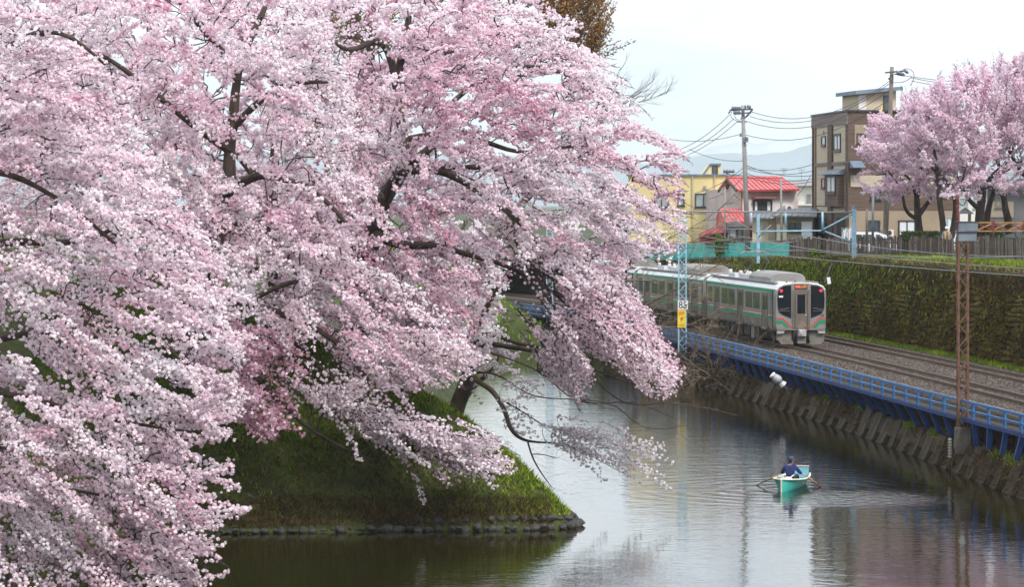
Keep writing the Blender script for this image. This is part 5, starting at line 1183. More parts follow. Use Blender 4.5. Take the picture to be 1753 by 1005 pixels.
class Tree:
    def __init__(s, name, label, base, cat='tree', group=None):
        s.t = thing(name, label, cat, base, group); s.nodes = []; s.rad = []; s.seg = []; s.tw = []; s.C = []; s.S = []; s.T = []
    def limb(s, pts, name='limb', m='bark', n=9, k=6, keep=True):
        """pts: (px, py, D, radius) or xyz+radius in world when given as 'w'"""
        A = np.array([[*W(p[0], p[1], p[2]), p[3]] for p in pts]); A = catmull(A, k)
        w_ = .10*np.minimum(1, A[:, 3:4]*6); jit = np.array([[mnoise.noise((q[0]*.7+c*9, q[1]*.7, q[2]*.7)) for c in range(3)] for q in A])*w_
        A[:, :3] += jit*np.clip(np.minimum(np.arange(len(A)), 4)/4, 0, 1)[:, None]
        b = MB(); b.tube(A[:, :3], np.maximum(A[:, 3]*(1+.12*jit[:, 0]/np.maximum(w_[:, 0], 1e-6)), .012), n); b.build(name, M[m], s.t, A[0, :3], smooth=True)
        if keep: s.nodes += list(A[:, :3]); s.rad += list(A[:, 3])
        return A
    def link(s, base, d, r):
        """a branch from the nearest limb to a spray's base"""
        if not s.nodes: return
        Nn = np.array(s.nodes); v = base-Nn; dist = np.linalg.norm(v, axis=1)
        up = v[:, 2]; cost = dist+.5*np.maximum(-up, 0)+.6*np.maximum(0, -(v@d))
        i = int(np.argmin(cost)); p0 = Nn[i]; L_ = dist[i]
        if L_ < .15: return
        t = np.linspace(0, 1, max(3, int(L_/.45)+2))[:, None]
        c1 = p0+v[i]*.35+np.array((0, 0, .16*L_))+rng.normal(0, .07*L_, 3); c2 = base-d*.35*L_
        B = (1-t)**3*p0+3*(1-t)**2*t*c1+3*(1-t)*t*t*c2+t**3*base
        r0 = min(s.rad[i]*.75, r*(1+.35*L_)); rr = np.linspace(r0, r, len(B))
        s.seg += [(B[j], B[j+1], rr[j], rr[j+1]) for j in range(len(B)-1)]
        s.nodes += list(B[1:]); s.rad += list(rr[1:])
    def plume(s, base, d, Ln, width, droop, size, tint, dens=1., bare=0., curl=0.):
        d = np.array(d)/np.linalg.norm(d); n = max(5, int(Ln/.17)); u = np.linspace(0, 1, n)
        wob = np.cumsum(rng.normal(0, .03*Ln/n*3, (n, 3)), axis=0)
        sp = base+d*Ln*u[:, None]+np.array((0, 0, -1.))*droop*Ln*(u**2)[:, None]+np.array((0, 0, 1.))*curl*Ln*(u**3)[:, None]+wob
        s.link(base, d, .014+.008*Ln)
        rr = np.linspace(.012+.007*Ln, .006, n); s.seg += [(sp[j], sp[j+1], rr[j], rr[j+1]) for j in range(n-1)]
        s.nodes += list(sp[::3]); s.rad += list(rr[::3])
        tg = np.gradient(sp, axis=0); tg /= np.linalg.norm(tg, axis=1, keepdims=True)
        side = np.cross(tg, (0, 0, 1.)); side /= np.linalg.norm(side, axis=1, keepdims=True)+1e-9; up = np.cross(side, tg)
        j = np.repeat(np.arange(n), 3); k = len(j); sg = np.tile([1, -1, 0], n)[:k]
        ln = width*(1-.7*u[j])*rng.uniform(.35, 1, k)*np.minimum(1, .35+u[j]*3)+.1
        dr = tg[j]*rng.uniform(.6, 1.0, (k, 1))+side[j]*(sg*rng.uniform(.5, 1.0, k))[:, None]+up[j]*np.where(sg == 0, rng.uniform(-.5, .9, k), rng.uniform(-.35, .45, k))[:, None]
        dr /= np.linalg.norm(dr, axis=1, keepdims=True)
        e = sp[j]+dr*ln[:, None]; e[:, 2] -= .12*ln
        s.tw.append((sp[j], e))
        mmax = 12; sp_ = .088/dens; q = np.arange(mmax); pos = (q[None]+rng.uniform(.2, 1, (k, mmax)))*sp_; ok = pos < ln[:, None]
        ok &= rng.uniform(0, 1, ok.shape) > bare
        fr_ = pos/ln[:, None]
        P = sp[j][:, None]+(e-sp[j])[:, None]*fr_[..., None]+rng.normal(0, .035, (k, mmax, 3)); P = P[ok]
        if len(P):
            s.C.append(P); s.S.append(size*rng.uniform(.65, 1.25, len(P))); s.T.append(np.clip(tint+rng.normal(0, .10, len(P)), 0, 1))
    def crown(s, poly, D0, thick, n, heart, size, tint=(.55, .16), flow=(0, 0, 0), Ln=(1.4, 2.8), wd=.55, droop=(.1, .4), dens=1., edge=45, noise=.35, outw=1., zmul=.5, bare=.0, surf=.5, tintf=None, thinf=None):
        poly = np.array(poly, float); lo, hi = poly.min(0), poly.max(0); got = 0; pls = []
        hw = W(*heart)
        while got < n:
            c = rng.uniform(lo, hi, (n*3, 2)); c = c[inpoly(c, poly)]; dd = segdist(c, np.r_[poly, poly[:1]])
            for q, dq in zip(c, dd):
                if got >= n: break
                if thinf is not None and rng.uniform() < thinf(q): continue
                k = min(1, dq/edge/2.2); th = thick*math.sqrt(max(.06, 1-(1-k)**2)); v = rng.uniform(-1, 1); v = math.copysign(abs(v)**surf, v)
                a = W(q[0], q[1], D0+v*th); d = a-hw; d = d/np.linalg.norm(d)*outw; d[2] *= zmul; d = d+np.array(flow)+rng.normal(0, noise, 3); d /= np.linalg.norm(d)
                pls.append((a, d, rng.uniform(*Ln), rng.uniform(*droop), q)); got += 1
        pls.sort(key=lambda p: np.linalg.norm(p[0]-hw))
        for a, d, L_, dp, q in pls:
            t0 = tint[0]+rng.normal(0, tint[1])+(tintf(q) if tintf else 0)
            s.plume(a-d*L_*.55+np.array((0, 0, dp*L_*.2)), d, L_, wd*rng.uniform(.7, 1.3), dp, size, t0, dens, bare)
    def finish(s, mat_='blossom', polys=None, holes=(), twig='twig', grow=14, twn=3, cut_twigs=True, thin=1, KF=4, keep=.36):
        global NTRI
        if s.C:
            C, Sz, T = np.concatenate(s.C), np.concatenate(s.S), np.concatenate(s.T); pr = project(C)
            ok = np.ones(len(C), bool)
            if polys is not None:
                ok[:] = False
                for p in polys:
                    p = np.array(p, float); ins = inpoly(pr, p); near = segdist(pr, np.r_[p, p[:1]]) < grow*rng.uniform(0, 1, len(C))**2; ok |= ins | near
            for (hx, hy, rx, ry, pb) in holes:
                q = ((pr[:, 0]-hx)/rx)**2+((pr[:, 1]-hy)/ry)**2; q = q*(1+.5*np.sin(pr[:, 0]*.11)*np.sin(pr[:, 1]*.13+hx)); ok &= ~((q < 1) & (rng.uniform(0, 1, len(C)) < pb*np.clip((1.0-q)*2.4, 0, 1)))
            ok &= C[:, 2] > .12
            C, Sz, T = C[ok], Sz[ok], T[ok]
            NTRI += blossom_mesh(C, Sz, T, M[mat_], s.t, KF=KF); print(s.t.name, 'clusters', len(C))
        P0, P1, R0, R1 = [], [], [], []
        def unholed(a, b_, pb_):
            ok = np.ones(len(a), bool); pr = project((a+b_)/2)
            for (hx, hy, rx, ry, pb) in holes: ok &= ~(((((pr[:, 0]-hx)/rx)**2+((pr[:, 1]-hy)/ry)**2) < 1) & (rng.uniform(0, 1, len(a)) < pb_*pb))
            return ok
        if s.seg:
            a = s.seg; P0.append(np.array([q[0] for q in a])); P1.append(np.array([q[1] for q in a])); R0.append(np.array([q[2] for q in a])); R1.append(np.array([q[3] for q in a])); kk = unholed(P0[0], P1[0], .6) | (R0[0] > .03); P0[0], P1[0], R0[0], R1[0] = P0[0][kk], P1[0][kk], R0[0][kk], R1[0][kk]
        for a, b_ in s.tw:
            kk = (rng.uniform(0, 1, len(a)) < keep) & unholed(a, b_, 1.); a, b_ = a[kk], b_[kk]
            P0.append(a); P1.append(b_); R0.append(np.full(len(a), .012)); R1.append(np.full(len(a), .004))
        if P0 and thin != 1: R0, R1 = [q*thin for q in R0], [q*thin for q in R1]
        if P0:
            P0, P1, R0, R1 = [np.concatenate(q) for q in (P0, P1, R0, R1)]
            if polys is not None and cut_twigs:
                pr = project(P1); ok = np.zeros(len(P1), bool)
                for p in polys: p = np.array(p, float); ok |= inpoly(pr, p) | (segdist(pr, np.r_[p, p[:1]]) < 22)
                P0, P1, R0, R1 = P0[ok], P1[ok], R0[ok], R1[ok]
            segs_mesh('twigs', P0, P1, R0, R1, M[twig], s.t, n=3, kind='stuff'); NTRI += len(P0)*6
def spray_fractal(T, p, d, ln, r, depth, spread=.5, up=.0, nb=3, out=None, droop=0., fo=.62):
    """bare branching: appends tapered segments"""
    d = np.array(d)/np.linalg.norm(d); p = np.array(p); n = 4; pts = [p]; dd = d.copy()
    for i in range(n):
        dd = dd+rng.normal(0, .10, 3)+np.array((0, 0, up-droop*(i/n))); dd /= np.linalg.norm(dd); pts.append(pts[-1]+dd*ln/n)
    rr = np.linspace(r, r*.55, n+1); out += [(pts[i], pts[i+1], rr[i], rr[i+1]) for i in range(n)]
    if depth <= 0: return
    for k in range(nb+1):
        i = n if k == 0 else int(rng.integers(1, n+1)); q = rng.normal(0, 1, 3); q -= np.dot(q, dd)*dd; q /= np.linalg.norm(q)
        nd = dd*(1 if k else 1.5)+q*spread*(1 if k else .35)
        spray_fractal(T, pts[i], nd, ln*rng.uniform(.55, .8), rr[i]*fo, depth-1, spread, up, nb, out, droop, fo)

# ---- large cherry over the mound (dark trunk showing through)
B = Tree('cherry_tree', 'largest pink cherry with a dark leaning trunk, arching right over the water', tuple(W(612, 640, 104)))
B.limb([(600, 690, 104, .50), (612, 620, 104, .42), (622, 500, 104, .36), (636, 400, 103.5, .33), (664, 335, 103, .28), (690, 285, 103.5, .22), (682, 180, 104.5, .17), (690, 80, 105, .13), (720, -40, 106, .08)], 'trunk', n=12)
B.limb([(640, 400, 103.4, .2), (690, 418, 101.5, .15), (735, 420, 101, .12), (820, 440, 101, .09), (900, 470, 101, .06), (990, 540, 101, .035)])
B.limb([(660, 340, 103, .2), (700, 292, 102, .17), (730, 288, 102, .15), (790, 310, 102, .11), (880, 370, 101, .08), (935, 440, 101, .06), (985, 520, 101, .04), (1040, 580, 101, .025)])
B.limb([(690, 285, 103.4, .17), (735, 252, 103, .14), (760, 195, 104, .11), (850, 125, 104, .08), (950, 120, 103, .06), (1040, 190, 102, .035)])
B.limb([(638, 405, 103.5, .18), (570, 432, 102.5, .13), (490, 440, 101, .09), (420, 470, 100, .06)])
B.limb([(622, 470, 104, .18), (600, 440, 103, .12), (575, 350, 102, .10), (545, 220, 102, .08), (520, 120, 102, .05)])
B.limb([(682, 180, 104.5, .14), (640, 70, 104, .12), (600, 85, 103.5, .09), (560, 60, 103, .06)])
B.limb([(730, 288, 102, .12), (850, 290, 100, .08), (960, 330, 99, .05), (1080, 400, 99, .03)])
B.limb([(690, 240, 104, .12), (800, 235, 106, .10), (890, 260, 106, .07), (1000, 250, 105, .05), (1090, 300, 104, .03)])
B.limb([(880, 370, 101, .05), (890, 430, 100.5, .045), (925, 470, 100.5, .04), (945, 520, 100.5, .03), (1010, 600, 100.5, .02)])
B.limb([(800, 320, 101.7, .05), (905, 400, 100, .045), (960, 470, 99.5, .035), (1030, 530, 99.5, .02)])
polyB = [(520, -40), (935, -40), (985, 45), (1045, 120), (1085, 180), (1120, 215), (1168, 262), (1160, 330), (1172, 385), (1160, 425), (1120, 450), (1090, 440), (1062, 462), (1085, 500), (1120, 560), (1165, 640), (1140, 680), (1100, 668), (1050, 610), (1015, 625), (990, 690), (950, 650), (890, 590), (850, 540), (800, 600), (720, 590), (640, 560), (560, 560), (470, 470), (470, 200)]
tB = lambda q: .14*math.sin(q[0]*.013+q[1]*.004)+.12*math.sin(q[1]*.021-q[0]*.006)
holesB = [(915, 505, 58, 62, .9), (870, 590, 60, 42, .9), (652, 360, 24, 40, .7), (690, 300, 24, 14, .6), (705, 420, 46, 12, .7), (620, 70, 62, 55, .88), (850, 212, 55, 18, .6), (570, 330, 45, 30, .6), (690, 500, 60, 30, .5), (795, 460, 50, 22, .5), (1120, 470, 40, 30, .9), (670, 130, 16, 40, .4), (560, 200, 50, 18, .4), (960, 290, 60, 12, .4), (815, 380, 70, 14, .45), (700, 340, 60, 16, .4), (1010, 520, 45, 18, .4)]
B.crown([p for p in polyB], 101.5, 6.0, 740, (660, 420, 104), .066, (.58, .15), (.30, -.12, -.10), (1.3, 2.7), .55, (.15, .5), 1., tintf=tB, thinf=lambda q: .72 if (q[0]-900)**2/95**2+(q[1]-520)**2/100**2 < 1 else .35*(q[0] < 620 and 250 < q[1] < 420))
for x0, y0, x1, y1 in ((900, 440, 1010, 560), (930, 470, 1060, 600), (960, 500, 1100, 640), (990, 500, 1140, 650), (930, 520, 1000, 660), (900, 560, 985, 670), (1000, 450, 1090, 540), (1020, 540, 1120, 650), (950, 430, 1050, 520), (880, 450, 960, 560), (1040, 560, 1150, 655), (985, 560, 1060, 620)):
    for k in range(5):
        D_ = rng.uniform(97, 102); a, c = W(x0+rng.normal(0, 14), y0+rng.normal(0, 14), D_), W(x1+rng.normal(0, 14), y1+rng.normal(0, 14), D_+rng.normal(0, .5)); d = c-a
        B.plume(a, d+np.array((0, 0, .25*np.linalg.norm(d))), np.linalg.norm(d)*1.05, .42, .25, .068, .6+rng.normal(0, .1), .8)
B.finish('blossom', [polyB], holesB)

# ---- cherry on the slope in the middle, long sprays hanging before the grass
Mt = Tree('cherry_tree', 'deep pink cherry in the middle whose low sprays hang before the grassy slope', tuple(W(318, 660, 99)))
Mt.limb([(312, 700, 99, .42), (325, 600, 99, .36), (350, 480, 98.5, .30), (385, 330, 98.5, .24), (400, 220, 98.5, .19), (410, 120, 98.5, .14), (455, 10, 98.5, .09)], 'trunk', n=12)
Mt.limb([(345, 500, 98.5, .2), (420, 520, 96, .15), (500, 545, 95, .11), (590, 600, 94.5, .08), (650, 680, 94.5, .06), (720, 730, 94.5, .04), (800, 770, 94.5, .025)])
Mt.limb([(385, 330, 98.5, .17), (450, 300, 97, .13), (540, 330, 96, .09), (620, 420, 96, .05)])
Mt.limb([(340, 520, 98.5, .2), (390, 600, 95.5, .13), (470, 680, 94.3, .09), (540, 740, 94, .06), (640, 790, 93.8, .035)])
Mt.limb([(400, 220, 98.5, .14), (480, 150, 97.5, .10), (560, 140, 97, .06)])
Mt.limb([(395, 260, 98.5, .14), (300, 190, 97, .11), (200, 110, 96, .08), (100, 60, 95, .05)])
Mt.limb([(350, 480, 98.5, .16), (260, 430, 97, .11), (160, 380, 96, .07)])
Mt.limb([(410, 120, 98.5, .12), (340, 40, 98, .09), (280, -30, 97, .06)])
Mt.limb([(420, 520, 96, .1), (520, 480, 95.5, .08), (640, 500, 95, .06), (720, 560, 95, .04), (790, 620, 95, .025)])
polyM = [(-60, -50), (540, -50), (560, 60), (610, 160), (600, 260), (640, 330), (610, 440), (700, 470), (780, 520), (800, 580), (840, 600), (790, 655), (720, 640), (640, 650), (560, 600), (500, 590), (440, 590), (430, 560), (300, 560), (100, 400), (-60, 300)]
polyM2 = [(380, 540), (470, 570), (490, 600), (500, 640), (480, 700), (495, 735), (450, 760), (400, 720), (360, 690), (330, 600)]
polyM3 = [(490, 600), (560, 620), (640, 650), (700, 700), (770, 715), (840, 735), (880, 800), (892, 850), (862, 850), (800, 810), (760, 830), (715, 820), (725, 860), (690, 868), (640, 830), (600, 770), (545, 760), (560, 810), (525, 800), (510, 720), (480, 660)]
polyM4 = [(560, 560), (760, 560), (770, 640), (705, 690), (620, 640)]
holesM = [(410, 200, 34, 50, .6), (385, 260, 28, 34, .6), (395, 470, 50, 30, .45), (520, 250, 60, 35, .5), (450, 330, 50, 40, .45), (330, 120, 60, 16, .4), (540, 510, 40, 20, .4), (560, 640, 46, 26, .75), (640, 690, 40, 25, .7), (700, 800, 34, 18, .5), (820, 780, 40, 14, .6), (590, 720, 40, 22, .6), (470, 640, 26, 40, .65), (250, 30, 90, 18, .35), (480, 30, 60, 30, .55)]
tM = lambda q: -.10*((q[0]-480)**2/120**2+(q[1]-650)**2/110**2 < 1)+.12*math.sin(q[0]*.016-q[1]*.01)+.10*math.sin(q[1]*.03)
Mt.crown(polyM, 95, 5.0, 560, (350, 330, 98), .070, (.60, .14), (.30, -.2, -.12), (1.3, 2.8), .55, (.1, .45), 1., tintf=tM, thinf=lambda q: .3 if (q[0]-420)**2/60**2+(q[1]-230)**2/80**2 < 1 else 0)
Mt.crown(polyM2, 93.5, 1.6, 85, (300, 560, 96), .072, (.26, .10), (.5, -.1, -.25), (.8, 1.7), .42, (.0, .25), 1.05, edge=20)
for k in range(165):
    t = rng.uniform(0, 1)**.8; sx, sy = np.interp(t, [0, .3, .6, 1], [500, 590, 690, 800]), np.interp(t, [0, .3, .6, 1], [630, 690, 735, 765]); D_ = rng.uniform(92.6, 94.6)
    a = W(sx+rng.normal(0, 24), sy+rng.normal(0, 16), D_); ang = rng.normal(.62, .28); L_ = rng.uniform(.8, 1.9)
    Mt.plume(a, (math.cos(ang), rng.normal(0, .3), -math.sin(ang)*.75), L_, .34, rng.uniform(0, .15), .066, .72+rng.normal(0, .12), .95, curl=rng.uniform(0, .15))
for k in range(60):
    a = W(rng.uniform(560, 750), rng.uniform(560, 640), rng.uniform(93.5, 96)); Mt.plume(a, (1, rng.normal(0, .3), -.45+rng.normal(0, .2)), rng.uniform(.9, 1.8), .4, .15, .068, .68+rng.normal(0, .1), .9)
Mt.finish('blossom', [polyM, polyM2, polyM3, polyM4], holesM, KF=3)

# ---- nearest cherry at the left, trunk outside the picture
Lt = Tree('cherry_tree', 'nearest pale pink cherry filling the left edge, its sprays hanging over the water', tuple(W(-260, 760, 82)))
Lt.limb([(-270, 800, 83, .45), (-240, 600, 83, .38), (-215, 400, 83, .3), (-190, 200, 83, .22), (-150, 20, 83, .14)], 'trunk', n=12)
for L_ in ([(-220, 420, 83, .2), (-80, 420, 81, .14), (40, 415, 80, .10), (150, 408, 79.5, .07), (215, 385, 79, .05), (300, 372, 79, .03)],
           [(-240, 600, 83, .2), (-80, 590, 80.5, .13), (20, 576, 80, .10), (120, 572, 79.5, .07), (220, 620, 79, .05), (330, 660, 79, .03)],
           [(-200, 300, 83, .18), (-60, 160, 81, .13), (30, 70, 80.5, .09), (110, 60, 80, .06), (180, 110, 80, .035)],
           [(-245, 640, 83, .18), (-100, 700, 80, .12), (10, 770, 79, .08), (60, 815, 78.5, .06), (180, 850, 78, .04), (300, 880, 78, .025)],
           [(-215, 380, 83, .18), (-90, 300, 80, .13), (20, 300, 79, .09), (100, 340, 78.5, .06), (200, 420, 78, .04)],
           [(-240, 560, 83, .16), (-60, 660, 79.5, .10), (80, 690, 79, .07), (200, 720, 78.5, .05), (330, 740, 78.5, .03)]): Lt.limb(L_)
polyL = [(-90, -50), (90, -50), (150, 60), (190, 140), (240, 230), (300, 330), (360, 420), (420, 500), (440, 560), (400, 620), (405, 660), (420, 700), (395, 712), (388, 745), (352, 775), (365, 800), (432, 806), (400, 835), (350, 830), (380, 862), (436, 872), (380, 895), (355, 905), (350, 925), (408, 938), (360, 952), (320, 960), (340, 985), (385, 985), (330, 1010), (320, 1060), (-90, 1060)]
holesL = [(25, 420, 40, 30, .75), (20, 560, 36, 40, .8), (70, 545, 30, 14, .6), (25, 930, 26, 40, .6), (120, 820, 50, 12, .4), (250, 820, 40, 12, .4), (300, 600, 34, 22, .6), (340, 575, 30, 18, .6), (60, 50, 60, 14, .5), (100, 150, 40, 14, .4), (180, 330, 60, 12, .4), (330, 800, 24, 18, .6), (310, 905, 22, 14, .6), (130, 640, 50, 12, .4), (210, 500, 40, 10, .35)]
tL = lambda q: .18*math.exp(-((q[0]-270)**2/130**2+(q[1]-640)**2/110**2))+.10*math.sin(q[0]*.02+q[1]*.013)  # pale patch: bright glow on the blossom put into tint, plus a colour wave
Lt.crown(polyL, 80, 4.2, 670, (-160, 430, 83), .069, (.60, .13), (.55, -.15, -.12), (1.1, 2.3), .50, (.05, .35), 1., tintf=tL, edge=60)
for x, y in ((360, 815), (352, 872), (340, 940), (330, 985), (330, 800), (345, 860), (330, 700), (360, 690), (320, 760), (370, 640), (345, 740), (330, 905)):
    for k in range(2): Lt.plume(W(x-70+rng.normal(0, 8), y+10+rng.normal(0, 8), rng.uniform(77.5, 79)), (1, rng.normal(0, .2), .02+rng.normal(0, .08)), rng.uniform(1.6, 2.1), .24, .0, .074, .66+rng.normal(0, .1), 1., curl=.14)
Lt.finish('blossom', [polyL], holesL, grow=18)

# ---- cherry further back on the mound, filling the gaps
Qt = Tree('cherry_tree', 'pink cherry further back on the mound between the two darker trunks', tuple(W(470, 560, 113)))
Qt.limb([(468, 620, 113, .36), (472, 480, 113, .3), (465, 330, 113, .24), (480, 200, 113, .17), (500, 60, 113, .1)], 'trunk', n=10)
for L_ in ([(466, 340, 113, .16), (380, 240, 113, .1), (280, 160, 113, .06)], [(470, 300, 113, .15), (560, 220, 113, .1), (650, 130, 113, .06), (740, 80, 113, .04)], [(470, 400, 113, .14), (330, 360, 113, .09), (200, 320, 113, .05)]): Qt.limb(L_)
polyQ = [(60, -60), (600, -60), (840, -60), (860, 60), (760, 200), (720, 330), (620, 460), (420, 520), (180, 460), (60, 300)]
Qt.crown(polyQ, 113, 3.2, 330, (470, 330, 113), .10, (.45, .14), (0, 0, .05), (1.6, 3.0), .65, (.05, .35), .8)
Qt.finish('blossom', [polyQ], [(600, 70, 50, 50, .8), (700, 140, 30, 40, .5)], KF=3, keep=.25)
# ---- pale cherry standing behind the large one
Kt = Tree('cherry_tree', 'whitish cherry standing behind the dark trunk of the largest cherry', tuple(W(720, 640, 124)))
Kt.limb([(716, 700, 124, .3), (722, 600, 124, .24), (735, 520, 124, .18), (760, 440, 124, .12), (800, 380, 124, .07)], 'trunk', n=10, m='bark_brown')
Kt.limb([(730, 540, 124, .14), (690, 480, 123.5, .10), (660, 420, 123, .06)], m='bark_brown')
polyK = [(610, 380), (840, 380), (870, 450), (850, 560), (800, 640), (690, 640), (600, 560)]
Kt.crown(polyK, 124, 3.5, 120, (730, 560, 124), .085, (.75, .12), (0, 0, .1), (1.4, 2.6), .6, (.1, .35), .95)
Kt.finish('blossom_pale', [polyK], KF=3, keep=.3)

# ---- leaning tree at the mound's shore: long bare limbs over the water, pale spray at the end
Ln_ = Tree('cherry_tree', 'leaning brown cherry on the shore, nearly bare limbs reaching low over the water', tuple(W(782, 740, 108)))
Ln_.limb([(776, 760, 108, .36), (786, 690, 108, .30), (800, 640, 108, .26), (800, 600, 108, .2), (815, 560, 108, .14), (850, 500, 108, .08), (880, 450, 108, .05)], 'trunk', m='bark_brown', n=12)
Ln_.limb([(785, 700, 108.3, .14), (812, 660, 108.5, .11), (835, 640, 108.3, .06), (870, 560, 108, .03)], m='bark_brown')
for L_ in ([(800, 605, 108, .16), (832, 590, 107, .13), (870, 592, 106, .11), (920, 602, 105.5, .09), (960, 615, 105, .06), (1010, 640, 105, .035)],
           [(800, 620, 108, .14), (830, 574, 107.5, .11), (880, 585, 107, .09), (930, 596, 106.5, .07), (1000, 625, 106, .05), (1060, 650, 106, .035), (1100, 660, 106, .02)],
           [(805, 600, 108, .1), (850, 607, 106, .05), (900, 625, 105.5, .04), (940, 650, 105, .035), (985, 685, 104.5, .03), (1080, 690, 104, .02), (1150, 715, 104, .01)],
           [(806, 640, 108, .08), (866, 650, 106, .045), (900, 672, 105.5, .04), (940, 682, 105, .03), (1000, 687, 104.6, .02), (1040, 700, 104.5, .01)],
           [(1010, 640, 105, .04), (1040, 670, 104.5, .04), (1080, 692, 104, .035), (1140, 690, 104, .025), (1200, 697, 104, .015), (1262, 712, 104, .008)],
           [(1000, 685, 104.6, .03), (1060, 700, 104, .025), (1090, 725, 103.6, .02), (1130, 735, 103.4, .012), (1170, 728, 103, .006)],
           [(800, 640, 108, .13), (840, 668, 106, .11), (862, 700, 104.5, .10), (878, 738, 103, .09), (903, 755, 102, .07), (930, 758, 101.5, .045), (980, 765, 101.2, .035), (1020, 785, 101, .022), (1070, 812, 101, .012)],
           [(868, 690, 104.5, .05), (905, 712, 104, .035), (935, 732, 103.6, .02)],
           [(903, 755, 102, .05), (915, 790, 101, .04), (930, 815, 100.4, .03), (945, 835, 100, .015)],
           [(912, 778, 101.3, .03), (935, 780, 101, .02), (950, 785, 101, .008)],
           [(960, 600, 105, .03), (1000, 610, 104.6, .025), (1060, 630, 104.3, .018), (1150, 690, 104, .012), (1230, 700, 103.8, .006)]):
    L_ = [(*q[:3], q[3]*(.72 if q[3] < .09 else .85)) for q in L_]; A_ = Ln_.limb(L_, m='bark' if L_[0][1] < 640 and L_[0][0] < 1100 else 'bark_brown')
    if A_[-1, 3] < .03 and L_[0][0] > 700:
        for q in A_[3::3]: spray_fractal(Ln_, q[:3], (rng.uniform(.5, 1.2), rng.normal(0, .5), rng.normal(-.05, .35)), rng.uniform(.35, .8), .011, 1, .6, 0, 1, Ln_.seg)
polyN = [(930, 735), (1000, 735), (1060, 745), (1100, 760), (1150, 785), (1145, 800), (1110, 790), (1100, 820), (1060, 815), (1000, 790), (940, 770)]
for k in range(46):
    t = rng.uniform(0, 1); a = W(945+t*140+rng.normal(0, 8), 748+t*26+rng.normal(0, 13), rng.uniform(100.2, 101.6)); Ln_.plume(a, (1, rng.normal(0, .3), -.22+rng.normal(0, .25)), rng.uniform(.8, 1.9), .34, .05, .064, .85+rng.normal(0, .1), .7, bare=.3)
for k in range(16):
    a = W(rng.uniform(850, 910), rng.uniform(650, 740), rng.uniform(103, 105)); Ln_.plume(a, (1, rng.normal(0, .4), rng.normal(-.1, .3)), rng.uniform(.5, 1.0), .25, .1, .065, .8, .7, bare=.3)
for k in range(20):
    a = W(rng.uniform(790, 860), rng.uniform(560, 640), rng.uniform(106, 109)); Ln_.plume(a, (.6, rng.normal(0, .4), rng.normal(0, .4)), rng.uniform(.7, 1.4), .4, .1, .07, .7, .9)
Ln_.finish('blossom_pale', None, thin=.5, keep=.15)

# ---- leafless tree on the far bank, its fine branches crossing the train
Bt = Tree('bare_tree', 'bare brown branched tree spreading thin twigs before the train cars', tuple(W(1112, 640, 183)))
Bt.limb([(1114, 645, 183, .2), (1106, 600, 182.5, .17), (1085, 550, 182, .14), (1070, 500, 181, .11), (1075, 455, 180, .07), (1100, 425, 179, .04)], 'trunk', m='bark_brown', n=10)
for L_ in ([(1085, 550, 182, .09), (1110, 520, 180, .06), (1150, 500, 178.5, .04), (1190, 475, 177, .025), (1235, 450, 176, .012)], [(1095, 575, 182, .08), (1130, 560, 179, .06), (1170, 560, 177, .04), (1205, 545, 176, .025), (1240, 528, 175, .012)],
           [(1075, 455, 180, .06), (1110, 440, 179.5, .045), (1160, 452, 179, .03), (1230, 472, 178, .012)], [(1090, 435, 180, .05), (1150, 405, 179, .035), (1200, 380, 179, .022), (1265, 325, 178, .01)], [(1080, 450, 180, .05), (1150, 425, 178.4, .035), (1200, 405, 178, .022), (1240, 370, 178, .01)],
           [(1100, 590, 182, .06), (1130, 595, 179, .05), (1170, 600, 176.5, .035), (1200, 578, 175.5, .028), (1222, 550, 175, .014)], [(1070, 500, 181, .06), (1110, 535, 179, .04), (1160, 530, 177, .025), (1210, 500, 176, .012)], [(1072, 480, 180, .05), (1110, 480, 178, .035), (1170, 490, 177, .02), (1200, 510, 176, .01)]):
    A_ = Bt.limb(L_, m='bare_twig')
    for q in A_[3::2]: spray_fractal(Bt, q[:3], (rng.uniform(.6, 1.2), rng.normal(0, .5), rng.normal(.05, .5)), rng.uniform(.7, 1.4), .032, 2, .65, .02, 3, Bt.seg)
Bt.finish(twig='bare_twig')
# ---- bare shrubs on the far shore below the blue railing
for i, (px, D_, lab, n_) in enumerate(((1172, 173, 'leafless tan shrub with long curved twigs at the waterline below the number plate pole', 26), (1222, 166, 'leafless tan shrub leaning over the water in front of the blue struts', 34), (1105, 184, 'leafless brown shrub on the shore behind the drooping cherry tips', 20))):
    e = wEx(D_); b0 = np.array(((px-CX)/F*D_+0., D_, .5)); b0[0] = min(b0[0], e+.3)
    Sh = Tree('bare_shrub', lab, tuple(b0), 'shrub')
    for k in range(n_):
        spray_fractal(Sh, b0+rng.normal(0, .35, 3)*(1, 1, .3), (rng.normal(.6, .9), rng.normal(-.7, .6), rng.uniform(.05, .8)), rng.uniform(1.5, 2.6), .05, 3, .6, .03, 2, Sh.seg, .14, .78)
    Sh.finish(twig='bare_twig')
